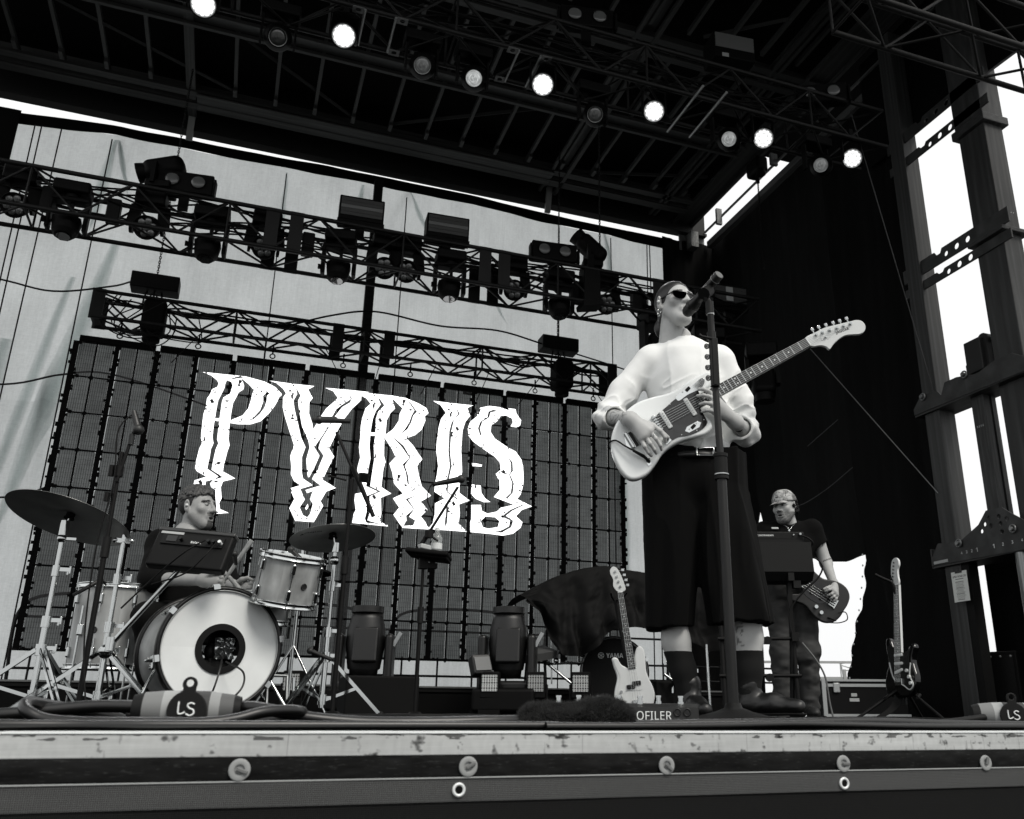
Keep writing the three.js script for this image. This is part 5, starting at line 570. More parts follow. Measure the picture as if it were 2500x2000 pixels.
{ const t = thing('hi_hat', 'pair of dark hi-hat cymbals behind the rack tom', 'cymbal', [0.36, 0.78, -5.3]); for (const s of [-1, 1]) obj('plate', lathe([[0.006, 0.03], [0.04, 0.024], [0.17, 0.006], [0.17, 0.004], [0.006, 0.026]], 48).scale(1, s, 1).translate(0, s > 0 ? 0.0 : -0.002, 0), M(0.06, 0.35, 0.9), t); obj('stand', [bar([0, 0.2, 0], [0, -0.74, 0], 0.009), bar([0, -0.4, 0], [0.2, -0.77, 0.1], 0.007), bar([0, -0.4, 0], [-0.2, -0.77, 0.1], 0.007), bar([0, -0.4, 0], [0, -0.77, -0.2], 0.007)], chrome, t); }
// chromed tripod stand: telescoping pole, collars, double-braced legs
function tripod(t, h, spread, turn, hub = 0.27, m = chrome) {
  obj('lower_pole', bar([0, 0.05, 0], [0, h * 0.5, 0], 0.0145, 0.0145, 14), m, t); obj('upper_pole', bar([0, h * 0.5, 0], [0, h, 0], 0.0105, 0.0105, 12), m, t);
  for (const [y, r] of [[h * 0.5, 0.021], [h * 0.78, 0.017], [hub, 0.024], [0.09, 0.022]]) { const c = obj('collar', [cyl(r, 0.05, 0, y, 0, 16), box(0.05, 0.018, 0.014, 0.03, y + 0.008, 0), cyl(0.006, 0.03, 0.05, y, 0, 8)], m, t); obj('wing_screw', [box(0.006, 0.03, 0.012, 0.058, y + 0.006, 0), ball(0.006, 0.058, y + 0.022, 0)], m, c); }
  for (let k = 0; k < 3; k++) { const a = turn + k * PI * 2 / 3, c = Math.sin(a), s = Math.cos(a), l = obj('leg', [0.012, -0.012].map((o) => sq([c * 0.02 + s * o, hub, s * 0.02 - c * o], [c * spread + s * o, 0.018, s * spread - c * o], 0.005, 0.017, a)), m, t);
    obj('brace', sq([c * 0.02, 0.09, s * 0.02], [c * spread * 0.55, lerp(hub, 0.018, 0.55), s * spread * 0.55], 0.005, 0.015, a), m, l); obj('rubber_foot', ball(0.019, c * spread, 0.018, s * spread, 1, 0.9, 1.2, 10), rubber, l); }
}
{ const t = thing('cymbal_stand', 'chrome tripod stand under the large left cymbal', 'stand', [-0.775, 0, -4.775]); tripod(t, 0.83, 0.34, 0.5, 0.29); obj('tilter', [cyl(0.02, 0.07, 0, 0.85, 0, 12), ball(0.022, 0.0, 0.8, 0), bar([0.0, 0.86, 0], [0.016, 0.91, 0], 0.006), box(0.05, 0.012, 0.02, 0.035, 0.8, 0)], chrome, t); }
{ const t = thing('cymbal_stand', 'chrome tripod stand under the right crash cymbal', 'stand', [0.503, 0, -4.937]); tripod(t, 0.85, 0.3, 1.3, 0.3); obj('tilter', [cyl(0.02, 0.05, 0, 0.87, 0, 12), ball(0.026, 0, 0.8, 0), bar([0, 0.86, 0], [-0.015, 0.94, 0], 0.006)], chrome, t); }
{ const t = thing('pad_stand', 'chrome boom stand holding up the sampling pad', 'stand', [-0.513, 0, -4.785]); tripod(t, 0.8, 0.36, 0.9, 0.29); obj('wing_bolt', [box(0.07, 0.02, 0.02, 0, 0.81, 0), ball(0.014, 0.035, 0.81, 0), ball(0.014, -0.035, 0.81, 0), cyl(0.012, 0.05, 0, 0.83, 0, 10)], chrome, t);
  obj('boom_arm', [bar([0.014, 0.291, 0.115], [0.31, 0.715, 0.172], 0.0125, 0.0115, 14), bar([0.014, 0.291, 0.115], [0.01, 0.285, 0.02], 0.016)], chrome, t); obj('boom_clamp', [ball(0.032, 0.012, 0.285, 0.1), cyl(0.022, 0.06, 0.03, 0.318, 0.118, 12)], chrome, t); obj('pad_clamp', [ball(0.03, 0.31, 0.715, 0.175), box(0.09, 0.08, 0.02, 0.32, 0.73, 0.19, -0.2)], steel, t); }
{ const t = thing('sampling_pad', 'black electronic sampling pad seen from behind in front of the drummer', 'drum pad', [-0.2, 0.745, -4.55], -20.5 * DEG); t.rotation.order = 'YXZ'; t.rotation.x = -0.35; t.rotation.z = -0.1;
  obj('case', [rbox(0.37, 0.185, 0.055, 0.012, 0, 0, -0.02)], M(0.012, 0.55), t); obj('rear_panel', box(0.3, 0.052, 0.01, 0, 0.045, 0.011), M(0.02, 0.5), t);
  obj('top_rail', [rbox(0.375, 0.022, 0.06, 0.008, 0, 0.1, -0.02)], M(0.05, 0.35), t);
  lettering('Roland', 0.05, inkWhite, t, [0.02, 0.036, 0.0166]);
  obj('pale_edge', box(0.11, 0.012, 0.004, -0.11, 0.078, 0.012), M(0.4, 0.5), t); obj('socket_plate', [box(0.05, 0.03, 0.004, -0.1, 0.045, 0.018)], M(0.05, 0.4, 0.4), t);
  for (const x of [-0.05, 0.085, 0.11, 0.14]) obj('plug', [cyl(0.008, 0.03, 0, 0, 0, 10).rotateX(PI / 2).translate(x, 0.04, 0.028)], x > 0.12 ? white : darkMetal, t);
  for (const p of [[[0.13, 0.04, 0.04], [0.12, -0.06, 0.08], [0.05, -0.14, 0.05], [-0.1, -0.2, 0.02]], [[0.07, 0.04, 0.04], [0.03, -0.04, 0.08], [-0.1, -0.16, 0.02], [-0.2, -0.32, 0]]]) obj('lead', tube(p, 0.004, 24, 6), cableMat, t); }
const stickM = M(0.5, 0.6, 0, { map: wear });
for (const [a, b, l] of [[[0.29, 0.64, 0.43], [0.424, 0.861, 0.45], 'pale drumstick raised in the drummer\'s near hand'], [[0.28, 0.72, 0.44], [0.4, 0.6, 0.41], 'pale drumstick lying across between the drummer\'s hands']]) { const o = obj('drumstick', [bar(a, b, 0.0085, 0.013, 10), ball(0.0085, ...a)], stickM); o.position.copy(drummer.position); o.rotation.y = drummer.rotation.y; tag(o, l, 'drumstick', 'drumsticks'); }
{ const t = thing('drum_throne', 'round black drum throne under the drummer', 'stool', [drummer.position.x - 0.05, 0, drummer.position.z]); obj('seat', cyl(0.17, 0.08, 0, 0.42, 0, 28), M(0.012, 0.7), t); obj('post', bar([0, 0.05, 0], [0, 0.38, 0], 0.016), chrome, t); for (let k = 0; k < 3; k++) obj('leg', bar([0, 0.2, 0], [0.24 * Math.sin(k * 2.1), 0.012, 0.24 * Math.cos(k * 2.1)], 0.009), chrome, t); }
{ const t = thing('bass_drum_pedal', 'chrome drum pedals and hardware right of the bass drum', 'pedal', [0.28, 0, -4.8], 0.3); obj('frame', [bar([-0.05, 0.02, 0], [-0.05, 0.2, -0.04], 0.008), bar([0.05, 0.02, 0], [0.05, 0.2, -0.04], 0.008), bar([-0.05, 0.2, -0.04], [0.05, 0.2, -0.04], 0.008), box(0.1, 0.012, 0.28, 0, 0.02, -0.1, 0.12)], steel, t); obj('spring', tube([[0.07, 0.19, 0], [0.07, 0.12, 0.01], [0.07, 0.05, 0]], 0.008, 12, 6), chrome, t); }
// ---------------------------------------------------------------- microphones and stands
const micBody = M(0.02, 0.45), micGrille = M(0.05, 0.5, 0.5);
function mic(name, label, tip, tail, r, grille = true) { const t = thing(name, label, 'microphone', tip), d = V(...tail).sub(V(...tip)), q = (k) => d.clone().multiplyScalar(k); obj('handle', bar(q(0.2), q(1), r * 0.72, r * 0.5, 14), micBody, t); obj('grille', [ball(r, ...q(0.12).toArray(), 1, 1, 1, 14)], grille ? micGrille : micBody, t); return t; }
function micStand(label, x, z, h, r = 0.0095) { const t = thing('mic_stand', label, 'stand', [x, 0, z]); obj('base', lathe([[0, 0.035], [0.03, 0.034], [0.035, 0.026], [0.11, 0.012], [0.125, 0.006], [0.125, 0], [0, 0]], 36), black, t); obj('lower_pole', bar([0, 0.02, 0], [0, h * 0.62, 0], r * 1.25), black, t); obj('upper_pole', bar([0, h * 0.62, 0], [0, h, 0], r), black, t); obj('clutch', cyl(0.018, 0.09, 0, h * 0.62, 0, 14), rubber, t); return t; }
{ const t = micStand('tall black microphone stand at the left in front of the floor tom', -0.535, -4.362, 1.14); obj('boom_clamp', [cyl(0.02, 0.05, 0, 1.05, 0, 12), cyl(0.012, 0.05, -0.03, 1.05, 0.0, 8), cyl(0.012, 0.04, -0.03, 0.93, 0.0, 8)], black, t); obj('upper_arm', bar([0, 1.0, 0.01], [0.035, 1.24, 0.01], 0.008), black, t); obj('swivel', cyl(0.014, 0.05, 0.03, 1.2, 0.01, 10), darkMetal, t);
  mic('vocal_microphone', 'vocal microphone on the tall left stand before the video wall', [-0.478, 1.235, -4.34], [-0.515, 1.335, -4.352], 0.025); tag(obj('cable', tube([[-0.51, 1.33, -4.35], [-0.56, 1.25, -4.34], [-0.545, 1.0, -4.34], [-0.57, 0.7, -4.35], [-0.55, 0.3, -4.34], [-0.5, 0.05, -4.3]], 0.0035, 40, 5), cableMat), 'thin cable running down the tall left microphone stand', 'cable'); }
{ const t = micStand('black boom stand in the middle carrying the long overhead microphone', 0.534, -4.71, 1.2); obj('boom_arm', [bar([-0.1, 1.46, -0.04], [0.09, 1.06, 0.03], 0.008), bar([0.0, 1.27, 0], [0.12, 1.0, 0.04], 0.011)], black, t); obj('boom_clamp', [cyl(0.025, 0.04, 0, 1.19, 0, 12).rotateX(0.4), bar([-0.03, 1.19, 0], [-0.12, 1.2, 0.02], 0.005), ball(0.008, -0.12, 1.2, 0.02)], black, t);
  mic('overhead_microphone', 'long dark overhead microphone lying level before the letter Y', [0.318, 1.53, -4.79], [0.5, 1.522, -4.725], 0.024, false); const m = scene.children[scene.children.length - 1]; obj('foam', new RoundedBoxGeometry(0.14, 0.036, 0.036, 4, 0.017).translate(0.055, 0, 0.0).rotateY(-20.5 * DEG), M(0.05, 0.9), m); }
{ const t = micStand('black stand with a small round tray and angled boom, mid stage', 1.03, -5.165, 0.9); obj('tray', [rbox(0.25, 0.03, 0.22, 0.014, 0.03, 0.905, 0, 0.0, -0.35, -0.1), rbox(0.2, 0.02, 0.18, 0.009, 0.05, 0.885, 0, 0, -0.35, -0.12)], M(0.006, 0.8), t); obj('clamp', [box(0.05, 0.06, 0.05, 0.0, 0.85, 0), box(0.08, 0.03, 0.04, 0.04, 0.84, 0)], black, t);
  obj('boom_arm', [bar([-0.05, 0.9, -0.01], [0.17, 1.31, 0.06], 0.0085), bar([-0.05, 0.9, -0.01], [0.02, 1.03, 0.01], 0.014)], black, t); obj('boom_clamp', [cyl(0.026, 0.04, 0.02, 1.02, 0.02, 12).rotateX(0), bar([0.02, 1.02, 0.02], [0.07, 0.98, 0.04], 0.006)], black, t); obj('cable', tube([[0.04, 1.16, -0.02], [0.0, 1.24, 0], [0.02, 1.32, 0.01], [0.04, 1.33, 0.02]], 0.004, 20, 5), cableMat, t);
  mic('vocal_microphone', 'vocal microphone on the angled boom before the letters', [1.235, 1.362, -5.09], [1.065, 1.325, -5.152], 0.026);
  const b = thing('water_bottle', 'clear plastic water bottle standing on the small tray', 'bottle', [1.11, 0.926, -5.2]); const bt = M(0.85, 0.05, 0, { transmission: 0.8, thickness: 0, ior: 1.3 }); obj('bottle', lathe([[0, 0], [0.03, 0], [0.033, 0.008], [0.033, 0.06], [0.03, 0.066], [0.033, 0.072], [0.032, 0.09], [0.014, 0.118], [0.012, 0.124], [0.012, 0.13]], 22), bt, b); obj('cap', cyl(0.0145, 0.018, 0, 0.138, 0, 16), white, b); obj('label_band', cyl(0.0336, 0.035, 0, 0.035, 0, 22), M(0.65, 0.6), b); tag(obj('tape_roll', rbox(0.07, 0.03, 0.05, 0.008, 1.03, 0.945, -5.16, 0, 0.3, -0.1), M(0.4, 0.6)), 'pale small packet beside the water bottle on the tray', 'packet'); }
for (const [tip, tail, l] of [[[0.24, 0.8, -4.6], [0.36, 0.7, -4.6], 'small microphone clipped to the rim of the rack tom'], [[-0.62, 0.68, -5.2], [-0.74, 0.58, -5.15], 'small microphone on a clip at the floor tom'], [[-0.42, 0.745, -5.1], [-0.3, 0.735, -5.05], 'dark microphone pointing at the cymbal behind the pad stand'], [[-0.005, 0.78, -4.75], [0.01, 0.73, -4.8], 'small grilled microphone beside the drumstick'], [[0.4, 0.33, -4.85], [0.52, 0.28, -4.8], 'microphone low behind the right cymbal stand']]) mic('clip_microphone', l, tip, tail, 0.017);
// ---------------------------------------------------------------- rear platform and the gear standing on the floor behind
{ const t = thing('rear_platform', 'low black rear platform edge running across the back of the stage', 'platform', [1.0, 0, -9.8]); obj('deck', box(8, 0.05, 2.6, 0, 0.245, 0), M(0.01, 0.85), t); obj('front_panel', box(8, 0.21, 0.03, 0, 0.113, 1.27), M(0.004, 0.95), t); obj('metal_edge', box(8, 0.014, 0.02, 0, 0.262, 1.302), M(0.12, 0.5, 0.5), t); }
{ const t = thing('barrier', 'dark crowd barrier frames behind the bottom of the video wall', 'barrier', [2.2, 0.27, -11.8]); const m = M(0.015, 0.6, 0.4); for (let k = 0; k < 5; k++) obj('barrier_frame', tube([[-4.4 + k * 2.1, 0, 0], [-4.4 + k * 2.1, 0.85, 0], [-4.25 + k * 2.1, 1.0, 0], [-2.75 + k * 2.1, 1.0, 0], [-2.6 + k * 2.1, 0.85, 0], [-2.6 + k * 2.1, 0, 0]], 0.02, 40, 6), m, t); for (const y of [0.22, 0.42, 0.78]) obj('rail', bar([-4.4, y, 0.03], [6, y, 0.03], 0.016, 0.016, 6), m, t); for (let k = 0; k < 22; k++) obj('upright', bar([-4.2 + k * 0.46, 0, 0.05], [-4.2 + k * 0.46, 0.45, 0.05], 0.013, 0.013, 6), m, t); }
function floorMover(label, pos, turn) {
  const t = thing('floor_moving_light', label, 'stage light', pos, turn, 'moving lights standing on the floor');
  obj('base', [rbox(0.5, 0.18, 0.42, 0.03, 0, 0.13, 0), box(0.54, 0.03, 0.3, 0, 0.04, 0)], body, t); obj('yoke', [rbox(0.07, 0.44, 0.2, 0.03, -0.2, 0.42, 0), rbox(0.07, 0.44, 0.2, 0.03, 0.2, 0.42, 0), rbox(0.46, 0.08, 0.2, 0.03, 0, 0.24, 0)], M(0.012, 0.4), t);
  obj('head', [lathe([[0, 0.3], [0.1, 0.3], [0.105, 0.36], [0.12, 0.37], [0.145, 0.56], [0.14, 0.68], [0.12, 0.76], [0.115, 0.82], [0, 0.82]], 20).scale(1.1, 1, 0.95)], M(0.009, 0.45), t); obj('head_cap', cyl(0.132, 0.05, 0, 0.835, 0, 20), M(0.012, 0.45), t); obj('front_cover', rbox(0.2, 0.28, 0.05, 0.02, 0.02, 0.55, 0.12, -0.1), M(0.011, 0.45), t); obj('lever', box(0.03, 0.12, 0.03, 0.26, 0.6, 0.05, 0, 0, -0.5), steel, t);
}
floorMover('tall moving light standing upright in the middle of the floor', [2.17, 0.0, -7.2], -0.45); floorMover('moving light standing on the floor behind the right cymbal stand', [1.08, 0, -7.6], -0.3);
const ledFace = tex(128, 128, (u, v, i, j) => { const x = i % 21, y = j % 21; return (y < 5 && x > 2 && x < 19 && (j / 21 | 0) % 2 === 0) || (x % 7 < 4 && y > 7 && y < 18) || (x > 7 && x < 13) ? 0.95 : 0.12; });
[[[1.982, 0, -7.05], 'square grid-faced strobe left of the tall moving light', 0.8], [[2.321, 0, -6.926], 'square grid-faced strobe right of the tall moving light', 0.5], [[2.648, 0, -6.8], 'square grid-faced strobe by the white bass guitar', 0.75], [[0.53, 0, -7.6], 'square grid-faced strobe seen through the right cymbal stand', 0.55]].forEach(([p, l, v]) => { const t = thing('grid_strobe', l, 'stage light', p, -0.42, 'square strobes on the floor'); obj('housing', [rbox(0.15, 0.2, 0.1, 0.01, 0, 0.245, -0.055), box(0.17, 0.04, 0.1, 0, 0.04, -0.05), box(0.012, 0.22, 0.05, -0.085, 0.14, -0.05), box(0.012, 0.22, 0.05, 0.085, 0.14, -0.05)], body, t); obj('grid_face', box(0.122, 0.122, 0.008, 0, 0.258, 0), M(v, 0.4, 0, { map: ledFace }), t); });
{ const t = thing('flood_light', 'small angled floodlight beside the tall moving light', 'stage light', [1.93, 0.3, -7.15], -0.2); obj('housing', rbox(0.16, 0.16, 0.1, 0.015, 0, 0.09, 0, -0.4, 0.3, 0.2), M(0.03, 0.5), t); obj('glass', box(0.13, 0.11, 0.01, 0.015, 0.105, 0.055, -0.4, 0.3, 0.2), M(0.12, 0.15), t); }
tag(obj('amp_case', [rbox(0.5, 0.26, 0.4, 0.015)], M(0.006, 0.8)), 'black case on the floor behind the right cymbal stand', 'case').position.set(1.05, 0.14, -6.6);
// covered drum riser gear on the right: black sheet over a second kit, its bass drum, chrome bits
{
  const t = thing('dust_sheet', 'black dust sheet thrown over the second drum kit', 'cover', [0, 0, 0]), m = M(0.006, 0.75, 0, { side: THREE.DoubleSide, map: cloth });
  const prof = [[2.3, 1.0, 0.92], [2.45, 1.08, 0.78], [2.6, 1.15, 0.5], [2.78, 1.21, 0.46], [2.95, 1.24, 0.6], [3.05, 1.25, 0.7], [3.5, 1.22, 0.72], [3.9, 1.2, 0.55], [4.3, 1.15, 0.62]];
  obj('sheet', sheet(110, 70, (u, v) => { const x = lerp(2.3, 4.3, u); let i = 0; while (i < prof.length - 2 && x > prof[i + 1][0]) i++; const k = (x - prof[i][0]) / (prof[i + 1][0] - prof[i][0]), top = lerp(prof[i][1], prof[i + 1][1], k), bot = lerp(prof[i][2], prof[i + 1][2], k), a = clamp(v / 0.4, 0, 1), b = clamp((v - 0.4) / 0.6, 0, 1), y = lerp(top - 0.1 * (1 - a) - 0.0, lerp(top, bot, b), v > 0.4 ? 1 : a), z = -7.85 + 0.55 * a + (0.12 * b) * (0.4 + fbm(x * 3, b * 2)) - 0.36 * (x - 2.3) * -0.35, w = 0.09 * b * Math.abs(Math.sin(x * 11 + 3 * noise(x * 3, b * 2))) + 0.03 * b * Math.sin(x * 41 + 5 * noise(x * 5, b * 3)) + 0.07 * (fbm(x * 7, v * 9) - 0.5); return [x + 0.03 * w, y + 0.05 * (fbm(x * 4, v * 3, 2) - 0.5), z + w]; }), m, t);
  const d = thing('second_bass_drum', 'black bass drum with white lettering under the dust sheet', 'drum', [3.18, 0, -7.36], -0.36);
  obj('shell', new THREE.CylinderGeometry(0.285, 0.285, 0.4, 48, 1, true).rotateX(PI / 2).translate(0, 0.38, -0.22), drumBlack, d); obj('front_head', new THREE.CircleGeometry(0.285, 48).translate(0, 0.38, -0.01), M(0.008, 0.5), d); obj('hoop', ring(0.288, 0.012, 56, 8).translate(0, 0.38, 0), M(0.02, 0.3), d); obj('hoop_trim', ring(0.282, 0.004, 56, 6).translate(0, 0.38, 0.012), M(0.3, 0.3, 0.7), d);
  for (let k = 0; k < 8; k++) obj('claw', [box(0.03, 0.03, 0.06, 0, 0.3, -0.01)].map((g) => g.rotateZ(k * PI / 4 + 0.35).translate(0, 0.38, 0)), chrome, d);
  lettering('YAMAHA', 0.22, inkWhite, d, [0.04, 0.515, -0.006]); obj('maker_emblem', [new THREE.RingGeometry(0.022, 0.026, 24), ...[0, 1, 2].map((k) => new THREE.PlaneGeometry(0.004, 0.044).rotateZ(k * PI / 3))].map((g, k) => g.translate(-0.115, 0.515, -0.006 + k * 0.0004)), inkWhite, d);
  for (const s of [-1, 1]) obj('spur', bar([s * 0.26, 0.3, -0.06], [s * 0.38, 0.01, 0.08], 0.009), chrome, d);
  const h = thing('stacked_hardware', 'chrome stands and folded hardware of the second kit', 'hardware', [0, 0, 0]); for (const [a, b, r] of [[[2.62, 0.27, -7.4], [2.62, 0.8, -7.42], 0.007], [[2.45, 0.5, -7.3], [2.75, 0.22, -7.1], 0.012], [[2.5, 0.42, -7.2], [2.9, 0.45, -7.4], 0.01], [[3.55, 0.2, -7.0], [3.6, 0.7, -7.1], 0.012], [[3.7, 0.1, -6.9], [3.68, 0.65, -7.0], 0.014], [[3.5, 0.45, -7.0], [3.75, 0.3, -6.9], 0.01], [[3.45, 0.35, -6.95], [3.7, 0.15, -6.85], 0.012], [[3.84, 0.1, -6.9], [3.86, 0.6, -6.95], 0.012]]) obj('rod', bar(a, b, r), chrome, h); for (const p of [[3.6, 0.5, -7.0], [3.7, 0.38, -6.9], [2.6, 0.45, -7.25], [3.56, 0.3, -6.95]]) obj('clamp', [ball(0.03, ...p), box(0.07, 0.03, 0.03, p[0], p[1], p[2])], chrome, h); obj('folded_pad', box(0.3, 0.06, 0.2, 2.42, 0.5, -7.25, 0.3, 0.3, 0.1), M(0.06, 0.6), h); obj('wedge_case', rbox(0.4, 0.3, 0.4, 0.02, 3.6, 0.15, -7.2), M(0.006, 0.8), h);
}
// ---------------------------------------------------------------- instruments
const JAG = { // millimetres in the plane of the top
  body: [-205,-78,-201,-33,-179,18,-146,58,-103,92,-42,115,7,127,51,147,91,177,136,206,169,220,191,212,195,188,178,158,143,129,135,94,137,63,156,37,174,17,178,-8,152,-35,109,-48,60,-62,22,-82,-11,-110,-42,-156,-73,-193,-112,-212,-140,-210,-168,-184,-190,-142,-203,-104],
  guard: [8,73,44,105,122,144,135,123,134,73,152,31,159,11,151,-6,126,-25,82,-43,50,-48,23,-61,4,-63,-9,-44,-24,-16,-37,27],
  upperPlate: [43,107,52,95,88,119,144,151,157,179,148,189,100,152,57,125],
  lowerPlate: [73,-26,81,-9,121,14,136,9,128,-10,89,-32],
  trem: [-158,-38,-132,-28,-103,-44,-91,-78,-133,-99,-148,-89],
  jack: [-80,-134,-62,-130,-56,-156,-68,-162],
  knobPlate: [-12,-58,7,-44,22,-62,3,-80],
  spots: [2,18,96,69,-30,0,4,-62,86,144,-128,-65,-184,117],
  board: [555,356,577,326,134,69,111,107],
  head: [559,359,599,383,634,402,686,417,737,430,766,437,788,431,798,412,792,390,774,378,743,375,715,371,691,357,667,335,648,312,638,322,616,328,578,325],
  pegs: [600,372,626,382,655,392,684,401,711,410,739,420,713,385,762,402],
};
const mm = (a) => { const o = []; for (let i = 0; i < a.length; i += 2) o.push([a[i] / 1000, a[i + 1] / 1000]); return o; };
const worldOf = (p, [x, y, z]) => { const c = Math.cos(p.rotation.y), s = Math.sin(p.rotation.y); return [p.position.x + c * x + s * z, p.position.y + y, p.position.z - s * x + c * z]; };
const wood = M(0.05, 0.45, 0, { map: tex(256, 32, (u, v) => 0.7 + 0.5 * (fbm(u * 60, v * 3) - 0.5)) }), maple = M(0.6, 0.4), fretM = M(0.75, 0.25, 0.6), cream = M(0.84, 0.3, 0, { clearcoat: 0.6, clearcoatRoughness: 0.08 });
// frets, dots and strings between a nut and a bridge in a top plane (all in the guitar's own xy, z towards the viewer)
function neckParts(t, nut, end, bridge, halfN, halfE, z, o) {
  const a = V(...nut, 0), e = V(...end, 0), b = V(...bridge, 0), d = b.clone().sub(a).normalize(), n = V(-d.y, d.x, 0), S = a.distanceTo(b), Lb = a.distanceTo(e), ang = Math.atan2(d.y, d.x);
  const at = (s, w) => a.clone().addScaledVector(d, s).addScaledVector(n, w), hw = (s) => lerp(halfN, halfE, s / Lb);
  obj('neck', [extrude(shapeOf([at(0, -halfN), at(0, halfN), at(Lb, halfE), at(Lb, -halfE)].map((p) => [p.x, p.y])), 0.02, 0.004).translate(0, 0, z - 0.026)], o.neckMat || maple, t);
  obj('fretboard', extrude(shapeOf([at(0, -halfN), at(0, halfN), at(Lb, halfE), at(Lb, -halfE)].map((p) => [p.x, p.y])), 0.006, 0.001).translate(0, 0, z - 0.006), o.board || wood, t);
  for (let k = 1; k <= 22; k++) { const s = S * (1 - 2 ** (-k / 12)); if (s > Lb - 0.002) break; obj('fret', box(0.0022, hw(s) * 2 - 0.001, 0.0016, 0, 0, 0).rotateZ(ang).translate(at(s, 0).x, at(s, 0).y, z + 0.0006), fretM, t);
    const s0 = S * (1 - 2 ** (-(k - 1) / 12)), m = at((s + s0) / 2, 0), dot = (w) => obj('fret_dot', new THREE.CircleGeometry(0.0032, 12).translate(at((s + s0) / 2, w).x, at((s + s0) / 2, w).y, z + 0.0007), M(0.75, 0.4), t); if ([3, 5, 7, 9, 15, 17, 19, 21].includes(k)) dot(0); if (k === 12) { dot(-0.011); dot(0.011); } }
  obj('nut', box(0.004, halfN * 2, 0.004).rotateZ(ang).translate(nut[0], nut[1], z), white, t);
  for (let k = 0; k < o.strings; k++) { const w = (k / (o.strings - 1) * 2 - 1); const p = at(0, w * (halfN - 0.003)), q = at(S, w * (halfE + 0.001)); obj('string', bar([p.x, p.y, z + 0.003], [q.x, q.y, z + 0.008], o.gauge || 0.0006, o.gauge || 0.0006, 5), fretM, t); }
  return { at, ang, d, n, S };
}
{
  const t = thing('electric_guitar', 'white offset electric guitar played by the singer', 'guitar', worldOf(singer, [-0.1, 1.06, 0.19]), singer.rotation.y);
  obj('body', extrude(shapeOf(spline(mm(JAG.body), 110)), 0.042, 0.011, 5).translate(0, 0, -0.042), cream, t);
  obj('pickguard', extrude(shapeOf(spline(mm(JAG.guard), 70)), 0.003, 0.0008).translate(0, 0, 0.0005), M(0.025, 0.2, 0, { clearcoat: 0.5, map: tex(128, 128, (u, v) => 0.35 + 0.9 * smooth(0.45, 0.6, fbm(u * 7, v * 7))) }), t);
  const plate = M(0.72, 0.18, 0.95);
  for (const k of ['upperPlate', 'lowerPlate', 'trem', 'jack', 'knobPlate']) obj(k === 'trem' ? 'tremolo_plate' : k === 'jack' ? 'jack_plate' : 'control_plate', extrude(shapeOf(k === 'upperPlate' ? spline(mm(JAG[k]), 40) : mm(JAG[k])), 0.002, 0.0004).translate(0, 0, k === 'trem' || k === 'jack' ? 0.0006 : 0.0036), plate, t);
  const sp = mm(JAG.spots), bd = mm(JAG.board), nut = [(bd[0][0] + bd[1][0]) / 2, (bd[0][1] + bd[1][1]) / 2], end = [(bd[2][0] + bd[3][0]) / 2, (bd[2][1] + bd[3][1]) / 2], bridge = sp[2];
  const nk = neckParts(t, nut, end, [bridge[0], bridge[1] + 0.002], 0.0185, 0.0225, 0.009, { strings: 6 });
  const bar6 = (x, y, len, w, h, z) => rbox(w, len, h, w * 0.3, 0, 0, 0).rotateZ(nk.ang).translate(x, y, z);
  for (const i of [0, 1]) { const p = obj('pickup', bar6(sp[i][0], sp[i][1], 0.078, 0.019, 0.01, 0.008), M(0.68, 0.5), t); for (let k = 0; k < 6; k++) { const w = (k - 2.5) * 0.0102; obj('pole_piece', cyl(0.0028, 0.0015, 0, 0, 0, 10).rotateX(PI / 2).translate(sp[i][0] + nk.n.x * w, sp[i][1] + nk.n.y * w, 0.0135), steel, p); } }
  obj('bridge', [bar6(bridge[0], bridge[1], 0.076, 0.015, 0.014, 0.008), ...[0, 1, 2, 3, 4, 5].map((k) => cyl(0.005, 0.016, 0, 0, 0, 10).rotateZ(nk.ang + PI / 2).translate(bridge[0] + nk.n.x * (k - 2.5) * 0.0105, bridge[1] + nk.n.y * (k - 2.5) * 0.0105, 0.013))], chrome, t);
  obj('tailpiece', bar6(-0.137, -0.064, 0.07, 0.014, 0.012, 0.009), chrome, t); obj('tailpiece_slot', bar6(-0.121, -0.058, 0.06, 0.012, 0.002, 0.004), M(0.02, 0.4), t);
  for (const [x, y] of [[0.09, 0.142], [0.105, -0.008]]) obj('switch_slot', rbox(0.02, 0.012, 0.006, 0.002).rotateZ(nk.ang + 0.3).translate(x, y, 0.008), black, t);
  for (const [x, y] of [[0.09, -0.018], [0.117, 0.004], [0.07, 0.13], [0.145, 0.18], [-0.12, -0.085]]) obj('screw', cyl(0.0032, 0.003, 0, 0, 0, 10).rotateX(PI / 2).translate(x, y, 0.0055), steel, t);
  for (const [x, y] of [[0.02, 0.082], [0.128, 0.09], [0.146, 0.02], [0.118, -0.022], [0.06, -0.04], [0.012, -0.058], [-0.015, -0.025], [-0.026, 0.024]]) obj('guard_screw', cyl(0.002, 0.001, 0, 0, 0, 8).rotateX(PI / 2).translate(x, y, 0.0042), M(0.7, 0.4), t);
  obj('knob', [cyl(0.0095, 0.014, 0, 0, 0, 20).rotateX(PI / 2).translate(0.004, -0.058, 0.012)], chrome, t); obj('jack_plug', [bar([-0.063, -0.146, 0.004], [-0.085, -0.13, 0.02], 0.006), bar([-0.085, -0.13, 0.02], [-0.125, -0.11, 0.03], 0.0065, 0.005)], black, t);
  obj('lead', tube([[-0.12, -0.112, 0.03], [-0.155, -0.09, 0.022], [-0.19, -0.066, 0.012], [-0.214, -0.07, -0.012], [-0.2, -0.085, -0.055], [-0.1, -0.1, -0.07]], 0.0032, 50, 6), cableMat, t);
